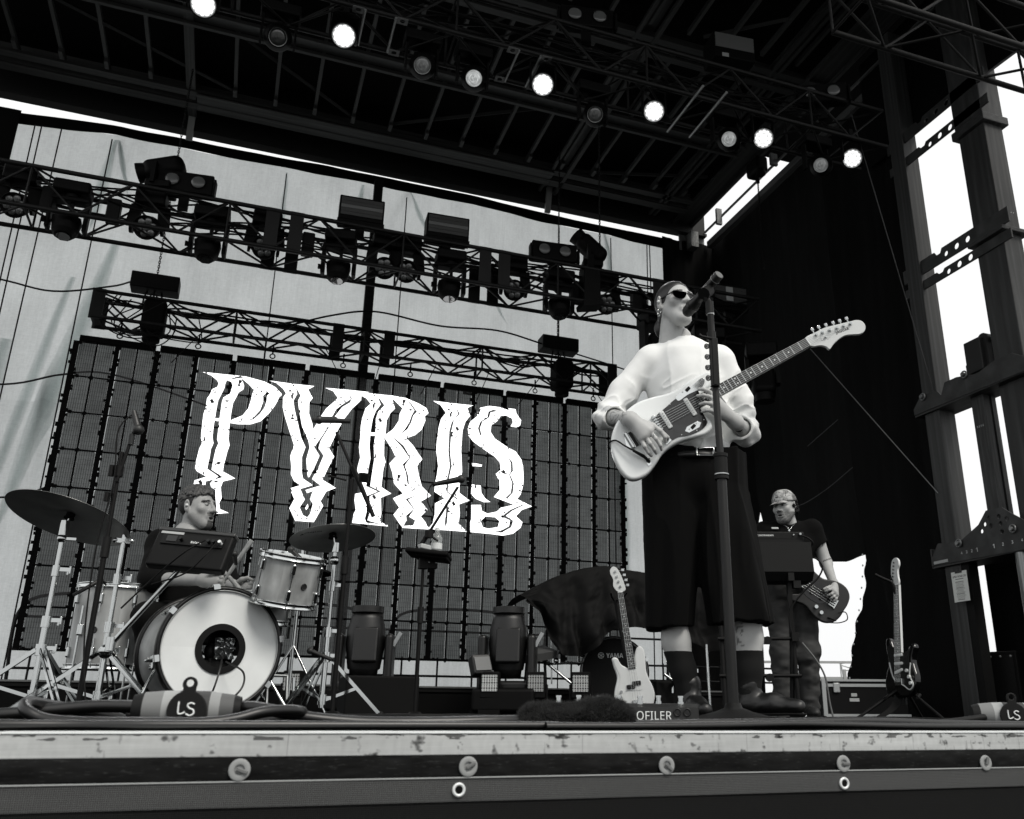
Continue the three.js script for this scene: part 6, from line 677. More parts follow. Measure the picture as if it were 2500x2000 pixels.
  const hs = obj('headstock', extrude(shapeOf(spline(mm(JAG.head), 80)), 0.015, 0.0015).translate(0, 0, -0.011), M(0.58, 0.4), t), pg = mm(JAG.pegs);
  for (let k = 0; k < 6; k++) { obj('tuner_post', [cyl(0.0048, 0.012, 0, 0, 0, 12).rotateX(PI / 2).translate(pg[k][0], pg[k][1], 0.009), cyl(0.0075, 0.003, 0, 0, 0, 12).rotateX(PI / 2).translate(pg[k][0], pg[k][1], 0.005)], chrome, hs); const u = [pg[k][0] - 0.008, pg[k][1] + 0.024]; obj('tuner_key', [bar([pg[k][0], pg[k][1], -0.006], [u[0], u[1], -0.006], 0.0025), rbox(0.012, 0.014, 0.006, 0.0025, u[0] - 0.001, u[1] + 0.004, -0.006, 0, 0, 0.35)], chrome, hs); obj('string', bar([lerp(nut[0] + nk.n.x * (k - 2.5) * 0.006, nut[0], 0), nut[1] + nk.n.y * (k - 2.5) * 0.006, 0.0115], [pg[k][0], pg[k][1], 0.009], 0.0006, 0.0006, 5), fretM, hs); }
  obj('string_tree', cyl(0.004, 0.01, 0, 0, 0, 10).rotateX(PI / 2).translate(0.637, 0.362, 0.008), chrome, hs);
  lettering('JAGUAR', 0.058, inkBlack, hs, [0.705, 0.3895, 0.0045], [0, 0, 0.37]);
  obj('headstock_script', [tube([[0.6, 0.346, 0.0042], [0.615, 0.36, 0.0042], [0.622, 0.347, 0.0042], [0.636, 0.362, 0.0042], [0.645, 0.354, 0.0042], [0.655, 0.364, 0.0042]], 0.0006, 40, 4)], M(0.3, 0.5), hs);
}
// ---- singer's microphone stand, microphone, picks
{
  const t = thing('mic_stand', 'heavy black microphone stand directly in front of the singer', 'stand', worldOf(singer, [0.078, 0, 0.33]), singer.rotation.y), pole = M(0.022, 0.5, 0.3, { map: wear });
  obj('base', lathe([[0, 0.06], [0.024, 0.06], [0.03, 0.045], [0.06, 0.034], [0.13, 0.016], [0.15, 0.008], [0.152, 0], [0, 0]], 48), M(0.018, 0.5, 0.2, { map: wear }), t);
  obj('lower_pole', bar([0, 0.04, 0], [0, 0.85, 0], 0.0185, 0.0175, 20), pole, t); obj('clutch', [cyl(0.0235, 0.085, 0, 0.86, 0, 22), cyl(0.026, 0.012, 0, 0.9, 0, 22), cyl(0.025, 0.01, 0, 0.818, 0, 22)], M(0.022, 0.7), t); obj('clutch_ring', cyl(0.0262, 0.004, 0, 0.83, 0, 22), steel, t);
  obj('upper_pole', bar([0, 0.88, 0], [-0.01, 1.43, 0], 0.0128, 0.0122, 18), pole, t); obj('quick_release', [cyl(0.0165, 0.03, -0.01, 1.365, 0, 18), cyl(0.0125, 0.1, -0.01, 1.42, 0, 16), cyl(0.0155, 0.05, -0.012, 1.48, 0, 16)], M(0.02, 0.5), t); obj('clip_ring', cyl(0.0142, 0.005, -0.01, 1.455, 0, 16), M(0.6, 0.3, 0.5), t);
  obj('mic_clip', [bar([-0.012, 1.5, 0], [-0.03, 1.535, 0.0], 0.011), cyl(0.024, 0.05, 0, 0, 0, 16).rotateZ(-0.9).rotateY(0.9).translate(-0.022, 1.548, 0.0)], black, t);
  obj('pick_holder', [rbox(0.031, 0.19, 0.022, 0.003, -0.008, 1.252, 0.016), box(0.012, 0.18, 0.004, -0.008, 1.252, 0.028)], M(0.018, 0.5), t); obj('holder_hook', tube([[0.0, 1.345, 0.016], [-0.03, 1.345, 0.03], [-0.055, 1.352, 0.03], [-0.06, 1.358, 0.03]], 0.006, 20, 8), M(0.015, 0.5), t);
  const ps = new THREE.Shape(); ps.moveTo(-0.006, 0.011); ps.quadraticCurveTo(-0.014, 0.008, -0.013, -0.002); ps.quadraticCurveTo(-0.011, -0.011, -0.002, -0.012); ps.quadraticCurveTo(0.008, -0.008, 0.012, 0.002); ps.quadraticCurveTo(0.01, 0.011, -0.006, 0.011);
  for (let k = 0; k < 4; k++) { const p = obj('guitar_pick', extrude(ps, 0.0012, 0.0003).rotateZ(0.2 * ((k * 7) % 3 - 1)).translate(-0.03, 1.315 - k * 0.042, 0.018), M(0.03, 0.35), t); obj('pick_print', tube([[-0.036, 1.319 - k * 0.042, 0.0198], [-0.03, 1.322 - k * 0.042, 0.0198], [-0.029, 1.313 - k * 0.042, 0.0198], [-0.034, 1.308 - k * 0.042, 0.0198]], 0.0007, 14, 4), M(0.5, 0.5), p); }
  const w = thing('wireless_microphone', 'black handheld wireless microphone at the singer\'s mouth', 'microphone', worldOf(singer, [0.006, 1.532, 0.2])), a = V(0, 0, 0), e = V(...worldOf(singer, [0.104, 1.606, 0.36])).sub(V(...worldOf(singer, [0.006, 1.532, 0.2])));
  const q = (k) => e.clone().multiplyScalar(k); obj('grille', [bar(q(-0.02), q(0.17), 0.0235, 0.0255, 20), ball(0.0235, ...q(-0.02).toArray(), 1, 1, 1, 18)], M(0.025, 0.55, 0.3, { bumpMap: weave, bumpScale: 0.0006 }), w); obj('grille_band', bar(q(0.09), q(0.13), 0.0268, 0.0268, 22), M(0.012, 0.35), w); obj('handle', [bar(q(0.16), q(0.3), 0.0255, 0.02, 20), bar(q(0.3), q(0.86), 0.019, 0.0175, 20)], M(0.008, 0.38), w); obj('antenna_cap', bar(q(0.86), q(1), 0.0195, 0.0185, 20), M(0.02, 0.45), w); obj('tail_disc', bar(q(0.998), q(1.003), 0.0165, 0.016, 20), M(0.12, 0.4), w); obj('trim_ring', bar(q(0.855), q(0.865), 0.0205, 0.0205, 22), M(0.3, 0.3, 0.6), w);
}
// ---- white bass on its stand (outline on its own plane, turned to the audience)
const PB = { body: [-143,390,-148,415,-130,428,-107,420,-90,391,-73,372,-50,360,-38,354,19,354,17,419,24,463,36,494,56,510,81,496,97,451,100,382,105,326,123,277,147,228,162,174,157,125,139,83,84,52,15,46,-68,58,-118,100,-133,154,-128,203,-116,252,-112,288,-122,325,-136,359], guard: [-130,415,-108,409,-82,369,-38,347,20,351,32,277,75,222,69,201,17,194,-47,191,-63,166,-70,142,-111,154,-107,197,-94,252,-90,289,-109,338,-127,375], head: [-95,903,-42,915,-52,972,-84,1049,-108,1084,-132,1091,-154,1069,-154,1039,-133,994,-131,942] };
const A20 = -20.5 * DEG, lat = (l, f, y = 0) => [Math.sin(20.5 * DEG) * f + Math.cos(20.5 * DEG) * l, y, -Math.cos(20.5 * DEG) * f + Math.sin(20.5 * DEG) * l];
{
  const t = thing('bass_guitar', 'white bass guitar leaning on a floor stand left of the singer', 'guitar', lat(0.4704, 6.8), A20);
  obj('body', extrude(shapeOf(spline(mm(PB.body), 110)), 0.044, 0.012, 4).translate(0, 0, -0.044), M(0.62, 0.3, 0, { clearcoat: 0.5 }), t);
  obj('pickguard', extrude(shapeOf(spline(mm(PB.guard), 90)), 0.003, 0.0008).translate(0, 0, 0.0008), M(0.6, 0.4), t);
  obj('pickup', rbox(0.062, 0.03, 0.012, 0.004, 0.03, 0.246, 0.008, 0, 0, 0.12), blackGloss, t); obj('pickup', rbox(0.062, 0.03, 0.012, 0.004, -0.012, 0.22, 0.008, 0, 0, 0.12), blackGloss, t);
  for (const [x, y] of [[-0.082, 0.185], [-0.088, 0.152]]) obj('knob', cyl(0.01, 0.016, 0, 0, 0, 16).rotateX(PI / 2).translate(x, y, 0.01), chrome, t);
  obj('bridge', rbox(0.06, 0.04, 0.014, 0.003, 0.028, 0.11, 0.008, 0, 0, 0.12), chrome, t);
  neckParts(t, [-0.08, 0.9], [0.006, 0.345], [0.033, 0.11], 0.0195, 0.027, 0.01, { strings: 4, gauge: 0.0009 });
  const h = obj('headstock', extrude(shapeOf(spline(mm(PB.head), 60)), 0.015, 0.002).translate(0, 0, -0.01), M(0.6, 0.4), t); for (let k = 0; k < 4; k++) { const x = -0.085 - k * 0.012, y = 0.94 + k * 0.038; obj('tuner', [cyl(0.009, 0.014, 0, 0, 0, 12).rotateX(PI / 2).translate(x + 0.004, y, 0.008), bar([x, y, -0.004], [x + 0.055, y + 0.012, -0.004], 0.003), rbox(0.022, 0.02, 0.005, 0.002, x + 0.062, y + 0.014, -0.004)], chrome, h); }
  const s = thing('guitar_stand', 'black floor stand holding the white bass guitar', 'stand', lat(0.4704, 6.86), A20); obj('pole', [bar([0.02, 0.08, -0.06], [-0.115, 0.85, -0.04], 0.011), bar([-0.04, 0.42, -0.05], [-0.05, 0.48, -0.05], 0.018)], black, s); obj('yoke', tube([[-0.15, 0.885, 0.07], [-0.14, 0.87, 0.0], [-0.115, 0.85, -0.04], [-0.06, 0.865, 0.0], [-0.035, 0.89, 0.07]], 0.008, 26, 6), rubber, s); for (const [x, z] of [[-0.2, 0.16], [0.22, 0.16], [0.02, -0.25]]) obj('leg', bar([0.02, 0.16, -0.06], [x, 0.01, z], 0.008), black, s); obj('cradle', [bar([-0.1, 0.06, -0.03], [-0.1, 0.05, 0.12], 0.009), bar([0.14, 0.06, -0.03], [0.14, 0.05, 0.12], 0.009), bar([-0.1, 0.06, -0.03], [0.14, 0.06, -0.03], 0.009)], rubber, s);
}
// ---- a double-cut body for the two dark instruments, in its own plane: neck along +y, bridge at the origin
const CUT = [[0, -95], [60, -93], [120, -72], [158, -22], [160, 40], [141, 90], [128, 132], [140, 182], [154, 222], [138, 244], [108, 232], [82, 200], [56, 186], [30, 190], [-30, 190], [-58, 204], [-80, 250], [-102, 288], [-130, 298], [-146, 270], [-140, 220], [-124, 160], [-120, 110], [-146, 60], [-162, 0], [-150, -50], [-110, -85], [-50, -97]].map(([x, y]) => [x / 1000, y / 1000]);
{
  const t = thing('electric_guitar', 'black electric guitar with white pickups on a stand at the right', 'guitar', [4.235, 0.22, -5.03], -1.62); t.rotation.order = 'YXZ'; t.rotation.x = -0.1;
  obj('body', extrude(shapeOf(spline(CUT, 100)), 0.044, 0.012, 4).translate(0, 0.02, -0.044), M(0.006, 0.12), t);
  obj('pickguard', extrude(shapeOf(spline([[-0.1, 0.25], [-0.12, 0.2], [-0.1, 0.13], [-0.09, 0.06], [-0.04, 0.01], [0.05, -0.03], [0.13, -0.06], [0.145, -0.03], [0.12, 0.04], [0.1, 0.12], [0.11, 0.18], [0.12, 0.215], [0.07, 0.19], [0, 0.2]], 60)), 0.003, 0.0006).translate(0, 0.02, 0.001), M(0.02, 0.25), t);
  obj('guard_scroll', tube([[-0.1, 0.15, 0.006], [-0.08, 0.09, 0.006], [-0.05, 0.04, 0.006], [0.04, 0.0, 0.006], [0.11, -0.03, 0.006], [0.14, -0.0, 0.006], [0.11, 0.06, 0.006], [0.12, 0.14, 0.006]], 0.005, 50, 6), M(0.5, 0.4), t);
  for (const [y, r] of [[0.07, 0.25], [0.12, 0], [0.175, 0]]) obj('pickup', rbox(0.085, 0.02, 0.012, 0.008, 0, y + 0.02, 0.008, 0, 0, r), M(0.62, 0.4), t); for (const [x, y] of [[0.09, 0.07], [0.11, 0.03], [0.125, -0.01]]) obj('knob', cyl(0.011, 0.018, 0, 0, 0, 16).rotateX(PI / 2).translate(x, y + 0.02, 0.012), M(0.6, 0.4), t); obj('bridge', rbox(0.07, 0.045, 0.012, 0.003, 0, 0.02, 0.008), chrome, t);
  neckParts(t, [0, 0.668], [0, 0.2], [0, 0.02], 0.021, 0.028, 0.012, { strings: 6 });
  const h = obj('headstock', extrude(shapeOf(spline([[-0.022, 0.664], [-0.03, 0.7], [-0.05, 0.74], [-0.045, 0.82], [-0.03, 0.845], [0.005, 0.855], [0.03, 0.835], [0.035, 0.8], [0.02, 0.77], [0.022, 0.72], [0.03, 0.69], [0.022, 0.664]], 60)), 0.015, 0.002).translate(0, 0, -0.004), maple, t); for (let k = 0; k < 6; k++) obj('tuner', [cyl(0.0065, 0.012, 0, 0, 0, 10).rotateX(PI / 2).translate(-0.025 + k * 0.003, 0.7 + k * 0.024, 0.014), rbox(0.02, 0.012, 0.006, 0.002, -0.062 + k * 0.005, 0.7 + k * 0.024, 0.002)], chrome, h);
  const s = thing('guitar_stand', 'black floor stand behind the black guitar at the right', 'stand', [4.29, 0, -5.06], -0.9); obj('pole', [bar([0, 0.1, 0], [0.02, 0.78, 0.02], 0.011), bar([0.02, 0.62, 0.02], [0.02, 0.82, 0.02], 0.007)], darkMetal, s); obj('yoke_arm', tube([[0.02, 0.82, 0.02], [0.0, 0.9, 0.02], [-0.05, 0.93, 0.04], [-0.1, 0.96, 0.05]], 0.01, 24, 8), black, s); for (const [x, z] of [[-0.28, 0.2], [0.26, 0.22], [0.04, -0.3]]) obj('leg', bar([0, 0.22, 0], [x, 0.01, z], 0.01), black, s); obj('cradle', [bar([-0.1, 0.16, 0.02], [0.1, 0.16, 0.02], 0.01), bar([-0.1, 0.16, 0.02], [-0.1, 0.14, 0.12], 0.01), bar([0.1, 0.16, 0.02], [0.1, 0.14, 0.12], 0.01)], rubber, s);
  const st = thing('guitar_strap', 'dark strap hanging from the black guitar to the floor', 'strap', [4.17, 0, -5.05]); obj('strap_band', sheet(4, 24, (u, v) => [0.05 + u * 0.05 - 0.24 * v * v, 0.17 - 0.16 * v, -0.04 + 0.03 * u + 0.06 * v]), M(0.012, 0.7, 0, { side: THREE.DoubleSide }), st);
}
{
  const t = thing('bass_guitar', 'dark bass guitar played by the man in the cap', 'guitar', worldOf(bassist, [0.255, 0.8, 0.2]), bassist.rotation.y); t.rotation.order = 'YXZ'; t.rotation.z = 56.4 * DEG;
  obj('body', extrude(shapeOf(spline(CUT.map(([x, y]) => [-x * 0.98, y * 1.12]), 100)), 0.04, 0.01, 4).translate(0, 0.0, -0.04), M(0.03, 0.5, 0, { map: wear }), t);
  for (const y of [0.075, 0.15]) obj('pickup', [rbox(0.034, 0.022, 0.012, 0.005, -0.017, y, 0.007), rbox(0.034, 0.022, 0.012, 0.005, 0.019, y + 0.012, 0.007)], blackGloss, t); obj('bridge', [rbox(0.07, 0.012, 0.012, 0.003, 0, -0.035, 0.006), ...[0, 1, 2, 3].map((k) => box(0.009, 0.045, 0.01, (k - 1.5) * 0.017, -0.012, 0.008))], chrome, t); obj('pickguard', extrude(shapeOf(spline([[-0.05, 0.05], [0.06, 0.03], [0.07, 0.12], [0.05, 0.2], [-0.05, 0.2]], 40)), 0.002).translate(0, 0, 0.0008), blackGloss, t);
  for (const [x, y] of [[-0.092, 0.075], [-0.108, 0.025]]) obj('knob', cyl(0.013, 0.02, 0, 0, 0, 16).rotateX(PI / 2).translate(x, y, 0.012), chrome, t); obj('jack_plug', bar([-0.11, -0.03, 0.006], [-0.1, -0.09, 0.02], 0.006), black, t);
  neckParts(t, [0, 0.83], [0, 0.21], [0, -0.03], 0.02, 0.027, 0.011, { strings: 4, gauge: 0.0009, neckMat: M(0.2, 0.5) }); obj('headstock', extrude(shapeOf(spline([[-0.02, 0.83], [-0.045, 0.88], [-0.04, 1.0], [0, 1.04], [0.03, 1.0], [0.02, 0.9], [0.02, 0.83]], 40)), 0.015, 0.002).translate(0, 0, -0.006), M(0.2, 0.5), t);
  tag(obj('cable', tube([[0.29, 0.72, 0.23], [0.345, 0.725, 0.22], [0.36, 0.68, 0.2], [0.32, 0.66, 0.15], [0.24, 0.665, 0.1]].map((p) => worldOf(bassist, p)), 0.004, 40, 6), cableMat), 'thin lead looping from the dark bass guitar', 'cable');
}
// ---- keyboard controller, its black box and the frame stand before the bass player
{
  const O = lat(1.6297, 6.2), t = thing('keyboard_controller', 'black keyboard controller seen from behind before the bass player', 'keyboard', [O[0], 1.185, O[2]], A20); obj('chassis', [rbox(0.44, 0.058, 0.26, 0.008, -0.2, 0.035, -0.13), box(0.43, 0.02, 0.22, -0.2, 0.0, -0.11)], M(0.014, 0.5), t); lettering('NATIVE INSTRUMENTS', 0.155, inkWhite, t, [-0.272, 0.036, 0.0012]); obj('knob', [cyl(0.005, 0.012, 0, 0, 0, 10).rotateX(PI / 2).translate(-0.055, 0.04, 0.005), cyl(0.008, 0.02, 0, 0, 0, 10).rotateX(PI / 2).translate(-0.01, 0.045, 0.01)], steel, t);
  const b = thing('black_box', 'plain black box hung under the keyboard controller', 'case', [O[0], 0.905, O[2]], A20); obj('housing', (() => { const s = shapeOf([[0, 0], [0.06, 0.055], [0.03, 0.265], [-0.16, 0.265], [-0.2, 0.0]]); return extrude(s, 0.37, 0.004).rotateY(-PI / 2).translate(0.055, 0, 0.0); })(), M(0.02, 0.75), b); for (const y of [0.06, 0.1, 0.17, 0.21]) obj('side_latch', box(0.006, 0.012, 0.014, 0.058, y, -0.03), steel, b);
  const s = thing('keyboard_stand', 'black tubular frame stand under the keyboard controller', 'stand', [O[0], 0, O[2]], A20); for (const [x, y] of [[-0.075, 0], [-0.56, 0]]) { obj('upright', [bar([x - 0.03, 0.02, 0], [x - 0.03, 0.95, -0.05], 0.016)], black, s); } for (const y of [0.275, 0.515]) { const r = obj('rail', bar([-0.62, y, 0.0], [-0.075, y + 0.004, 0.0], 0.0125), black, s); obj('end_cap', cyl(0.026, 0.03, 0, 0, 0, 18).rotateX(PI / 2).translate(-0.29, y - 0.01, 0.02), M(0.012, 0.5), r); } obj('centre_post', [sq([-0.115, 0.52, -0.02], [-0.105, 0.97, 0.0], 0.028, 0.02), bar([-0.14, 0.03, -0.05], [-0.115, 0.52, -0.02], 0.016)], black, s); obj('clamp', [box(0.045, 0.06, 0.05, -0.1, 0.53, 0)], black, s); obj('bracket', [box(0.04, 0.07, 0.05, -0.105, 0.935, 0.03), box(0.05, 0.05, 0.05, -0.06, 0.88, 0)], M(0.02, 0.6), s); for (const x of [-0.3, 0.02]) obj('foot', bar([x, 0.012, 0.16], [x, 0.012, -0.3], 0.014), black, s);
  for (const [p, l] of [[[[0.03, 1.06, 0], [0.08, 1.06, 0.02], [0.12, 1.0, 0.03], [0.09, 0.93, 0.03], [-0.02, 0.83, 0.03], [-0.11, 0.72, 0.02], [-0.13, 0.6, 0.02], [-0.1, 0.5, 0.02]], 'thick black cable curving from the black box past the bass guitar'], [[[-0.06, 0.49, 0.03], [0.02, 0.38, 0.04], [0.07, 0.28, 0.04], [0.09, 0.1, 0.04], [0.1, 0.02, 0.05]], 'pale grey cable slanting down in front of the bass player\'s jeans'], [[[-0.02, 1.225, 0.01], [0.04, 1.2, 0.02], [0.07, 1.17, 0.02], [0.06, 1.14, 0]], 'short cable at the right end of the keyboard controller']]) tag(obj('cable', tube(p.map(([x, y, z]) => { const c = Math.cos(A20), q = Math.sin(A20); return [O[0] + c * x + q * z, y, O[2] - q * x + c * z]; }), 0.006, 50, 6), l.includes('grey') ? M(0.1, 0.6) : cableMat), l, 'cable');
}
// ---------------------------------------------------------------- steel tower at the right
{
  const steelD = M(0.075, 0.6, 0.2, { map: wear }), t = thing('roof_tower', 'dark steel lifting tower of two columns and punched plates at the right', 'tower', [7.0, 0, -6.7]), holeM = M(0.75, 0.8);
  const col = (name, z, w, y0, y1, x = 0) => obj(name, rbox(w, y1 - y0, w, 0.012, x + w / 2, (y0 + y1) / 2, z), steelD, t);
  col('rear_column', -0.57, 0.22, 0, 8.25, -0.05); obj('column_groove', box(0.012, 1.55, 0.012, 0.12, 2.4, -0.489), M(0.012, 0.8), t);
  obj('front_column', rbox(0.26, 6.65, 0.36, 0.012, 0.13, 4.925, 0.5), steelD, t); obj('side_panel', box(0.04, 1.6, 2.6, 0.2, 7.62, 0.0), M(0.003, 0.95), t); obj('collar', rbox(0.36, 0.1, 0.46, 0.01, 0.13, 6.15, 0.5), steelD, t); obj('sleeve', rbox(0.3, 2.1, 0.4, 0.012, 0.13, 7.2, 0.5), steelD, t); obj('collar', rbox(0.38, 0.05, 0.48, 0.01, 0.13, 4.78, 0.5), steelD, t);
  for (const [x, y] of [[0.06, 5.02], [0.09, 5.02], [0.17, 5.02], [0.2, 5.02]]) obj('bolt', ball(0.012, x, y, 0.675, 1, 1, 0.5, 8), holeM, t);
  obj('lift_mast', [rbox(0.17, 2.0, 0.17, 0.01, 0.09, 2.55, 0.02)], steelD, t); obj('mast_groove', box(0.014, 1.9, 0.01, 0.1, 2.5, 0.107), M(0.008, 0.8), t);
  obj('pulley_head', [rbox(0.24, 0.36, 0.22, 0.012, 0.1, 3.6, 0.08), box(0.03, 0.42, 0.05, 0.2, 3.6, 0.2), box(0.03, 0.42, 0.05, 0.05, 3.6, 0.2), cyl(0.07, 0.1, 0, 0, 0, 20).rotateZ(PI / 2).translate(0.13, 3.78, 0.14)], M(0.028, 0.6, 0.2), t); obj('pulley_pin', cyl(0.03, 0.16, 0, 0, 0, 16).rotateX(PI / 2).translate(0.15, 3.78, 0.18), M(0.5, 0.4, 0.6), t);
  const plate = (name, pts, holes, x, r = 0.022) => { const s = shapeOf(pts.map(([z, y]) => [-(z + 6.7), y])); for (const [z, y, q] of holes) s.holes.push(new THREE.Path().absarc(-(z + 6.7), y, q || r, 0, PI * 2, true)); return obj(name, extrude(s, 0.02, 0.003).rotateY(PI / 2).translate(x, 0, 0), steelD, t); };
  plate('lower_plate', [[-7.5, 1.6], [-7.38, 1.75], [-7.07, 1.72], [-6.8, 1.84], [-6.68, 1.96], [-6.48, 1.95], [-6.36, 1.86], [-6.2, 1.75], [-5.8, 1.72], [-5.8, 1.5], [-7.5, 1.53]], [[-6.65, 1.88], [-6.53, 1.87], [-6.44, 1.83], [-6.72, 1.83], [-6.64, 1.8], [-6.52, 1.8], [-6.77, 1.77], [-6.52, 1.72]], -0.1);
  obj('plate_flange', [box(0.32, 0.02, 1.7, 0.07, 1.515, 0.05), box(0.32, 0.2, 0.02, 0.07, 1.61, -0.8)], steelD, t); obj('edge_tape', box(0.004, 0.03, 0.2, -0.105, 1.556, -0.66), M(0.4, 0.7), t);
  plate('upper_plate', [[-7.48, 3.27], [-7.34, 3.4], [-7.1, 3.36], [-7.05, 3.3], [-6.98, 3.42], [-6.81, 3.42], [-6.53, 3.36], [-6.27, 3.42], [-6.07, 3.41], [-5.9, 3.3], [-5.9, 3.18], [-7.48, 3.2]], [], -0.1); obj('plate_flange', box(0.32, 0.02, 1.58, 0.07, 3.185, 0.01), steelD, t);
  for (const [y, h] of [[4.9, 0.17], [4.68, 0.11], [6.66, 0.15], [6.33, 0.12]]) plate('cross_brace', [[-7.46, y - h / 2], [-7.46, y + h / 2], [-6.95, y + h / 2], [-6.92, y + h * 0.2], [-6.86, y + h * 0.2], [-6.83, y + h / 2], [-5.9, y + h / 2], [-5.9, y - h / 2]], [[-6.62, y, 0.036], [-6.46, y, 0.036], [-6.78, y - 0.01, 0.03]], -0.02);
  for (const [z, y] of [[-0.37, 1.7], [0.33, 1.72], [-0.6, 3.36], [0.02, 3.4]]) obj('locking_pin', [ring(0.035, 0.009, 18, 6).rotateY(PI / 2).translate(-0.12, y, z), cyl(0.02, 0.06, 0, 0, 0, 12).rotateZ(PI / 2).translate(-0.12, y, z)], M(0.22, 0.4, 0.7), t);
  obj('snap_hook', [ring(0.03, 0.008, 16, 6).rotateY(PI / 2).translate(-0.02, 1.98, -0.62), ball(0.02, -0.02, 1.98, -0.56)], M(0.4, 0.4, 0.7), t);
  ['1', '2', '3', '4'].forEach((k, i) => lettering(k, 0.02, inkWhite, t, [-0.1055, 1.6, 0.06 + i * 0.115], [0, -PI / 2, 0]));
  ['4', '3', '2', '1'].forEach((k, i) => lettering(k, 0.02, M(0.5, 0.6), t, [-0.1055, 1.6, -0.36 + i * 0.068], [0, -PI / 2, 0]));
  lettering('9 3 5 6', 0.09, M(0.4, 0.6), t, [-0.0015, 2.85, 0.02], [0, -PI / 2, 0]);
  obj('hydraulic_leg', bar([-0.02, 0, 0.3], [-0.02, 1.52, 0.3], 0.062, 0.062, 24), M(0.3, 0.3, 0.9, { map: tex(128, 16, (u, v, i) => 0.6 + 0.4 * hash(i, 3)) }), t); obj('support_leg', box(0.12, 1.5, 0.12, 0.02, 0.76, -0.42), M(0.012, 0.7), t); obj('foot_plate', box(0.6, 0.03, 0.6, 0, 0.016, 0.2), steelD, t);
  for (const [z, y0, y1, r] of [[0.36, 3.45, 8.2, 0.03], [0.44, 0.1, 3.15, 0.03], [0.5, 0.1, 3.15, 0.01]]) obj('hydraulic_hose', bar([0.1, y0, z], [0.1, y1, z - 0.02], r, r, 8), M(0.01, 0.5), t);
  tag(obj('black_drape', sheet(60, 20, (u, v) => [7.5 + folds(u * 6, v, 21) * 2, 1.62 * (1 - v), lerp(-7.4, -4.2, u)]), M(0.008, 0.97, 0, { side: THREE.DoubleSide, map: cloth })), 'low black drape behind the legs of the steel tower', 'drape');
  const sg = thing('notice', 'white notice sheet with printed lines clipped under the tower plate', 'sign', [6.87, 1.12, -7.11], -PI / 2); obj('sheet', rbox(0.21, 0.3, 0.004, 0.0015, 0, 0.15, 0), new THREE.MeshStandardMaterial({ roughness: 0.7, color: C(0.9), map: canvasTex(420, 600, (c, w, h) => { c.fillStyle = '#e6e6e3'; c.fillRect(0, 0, w, h); c.fillStyle = '#1b1c1c'; c.textAlign = 'center'; c.font = 'bold 54px sans-serif'; c.fillText('APEX ROAD CO', w / 2, 120, 360); c.fillRect(w / 2 - 110, 146, 220, 12); for (let k = 0; k < 22; k++) { const y = 200 + k * 17, e = 60 + 90 * hash(k, 4); c.fillRect(w / 2 - 150 + e * 0.3, y, 300 - e * 0.8, k % 7 === 0 ? 9 : 4); } }) }), sg); obj('clip', [rbox(0.09, 0.025, 0.012, 0.003, 0, 0.295, 0.005), ball(0.01, 0, 0.312, 0.004)], M(0.015, 0.4), sg);
  tag(obj('guy_wire', bar([6.93, 2.28, -7.31], [7.1, 4.83, -9.5], 0.006, 0.006, 6), M(0.2, 0.5)), 'thin pale guy wire slanting across the black side drape', 'wire'); tag(obj('guy_wire', bar([6.0, 6.6, -6.9], [6.95, 3.4, -7.2], 0.005, 0.005, 6), M(0.05, 0.5)), 'thin dark wire from the truss end to the tower', 'wire');
  const sp = thing('speaker_cabinet', 'black speaker cabinet standing behind the tower at the right', 'speaker', [7.45, 0, -7.3], -1.2); obj('cabinet', rbox(0.5, 0.64, 0.45, 0.012, 0, 0.33, 0), M(0.006, 0.7), sp); obj('grille', box(0.44, 0.56, 0.012, 0, 0.33, 0.23), M(0.01, 0.5), sp); for (const x of [-0.2, -0.1, 0.0, 0.1, 0.2]) obj('corner_bolt', ball(0.012, x, 0.6, 0.238, 1, 1, 0.5, 6), M(0.2, 0.5), sp);
  const st = thing('side_truss', 'black truss cutting across the upper right corner before the tower', 'truss', [0, 0, 0]); truss(st, 4.3, 9.2, 5.62, 6.1, -5.05, -4.6, 0.55, 0.026, 0.014);
  const wl = thing('wing_light', 'dark lamp with a bright lens hung at the upper right corner', 'stage light', [6.6, 5.75, -4.7], -0.8); obj('housing', [cyl(0.12, 0.3, 0, 0, 0, 20).rotateX(PI / 2 - 0.3), box(0.3, 0.02, 0.1, 0, 0.2, 0)], body, wl); obj('lens', cyl(0.1, 0.01, 0, 0, 0, 20).rotateX(PI / 2 - 0.3).translate(0, -0.05, 0.155), M(0.6, 0.2), wl);
}
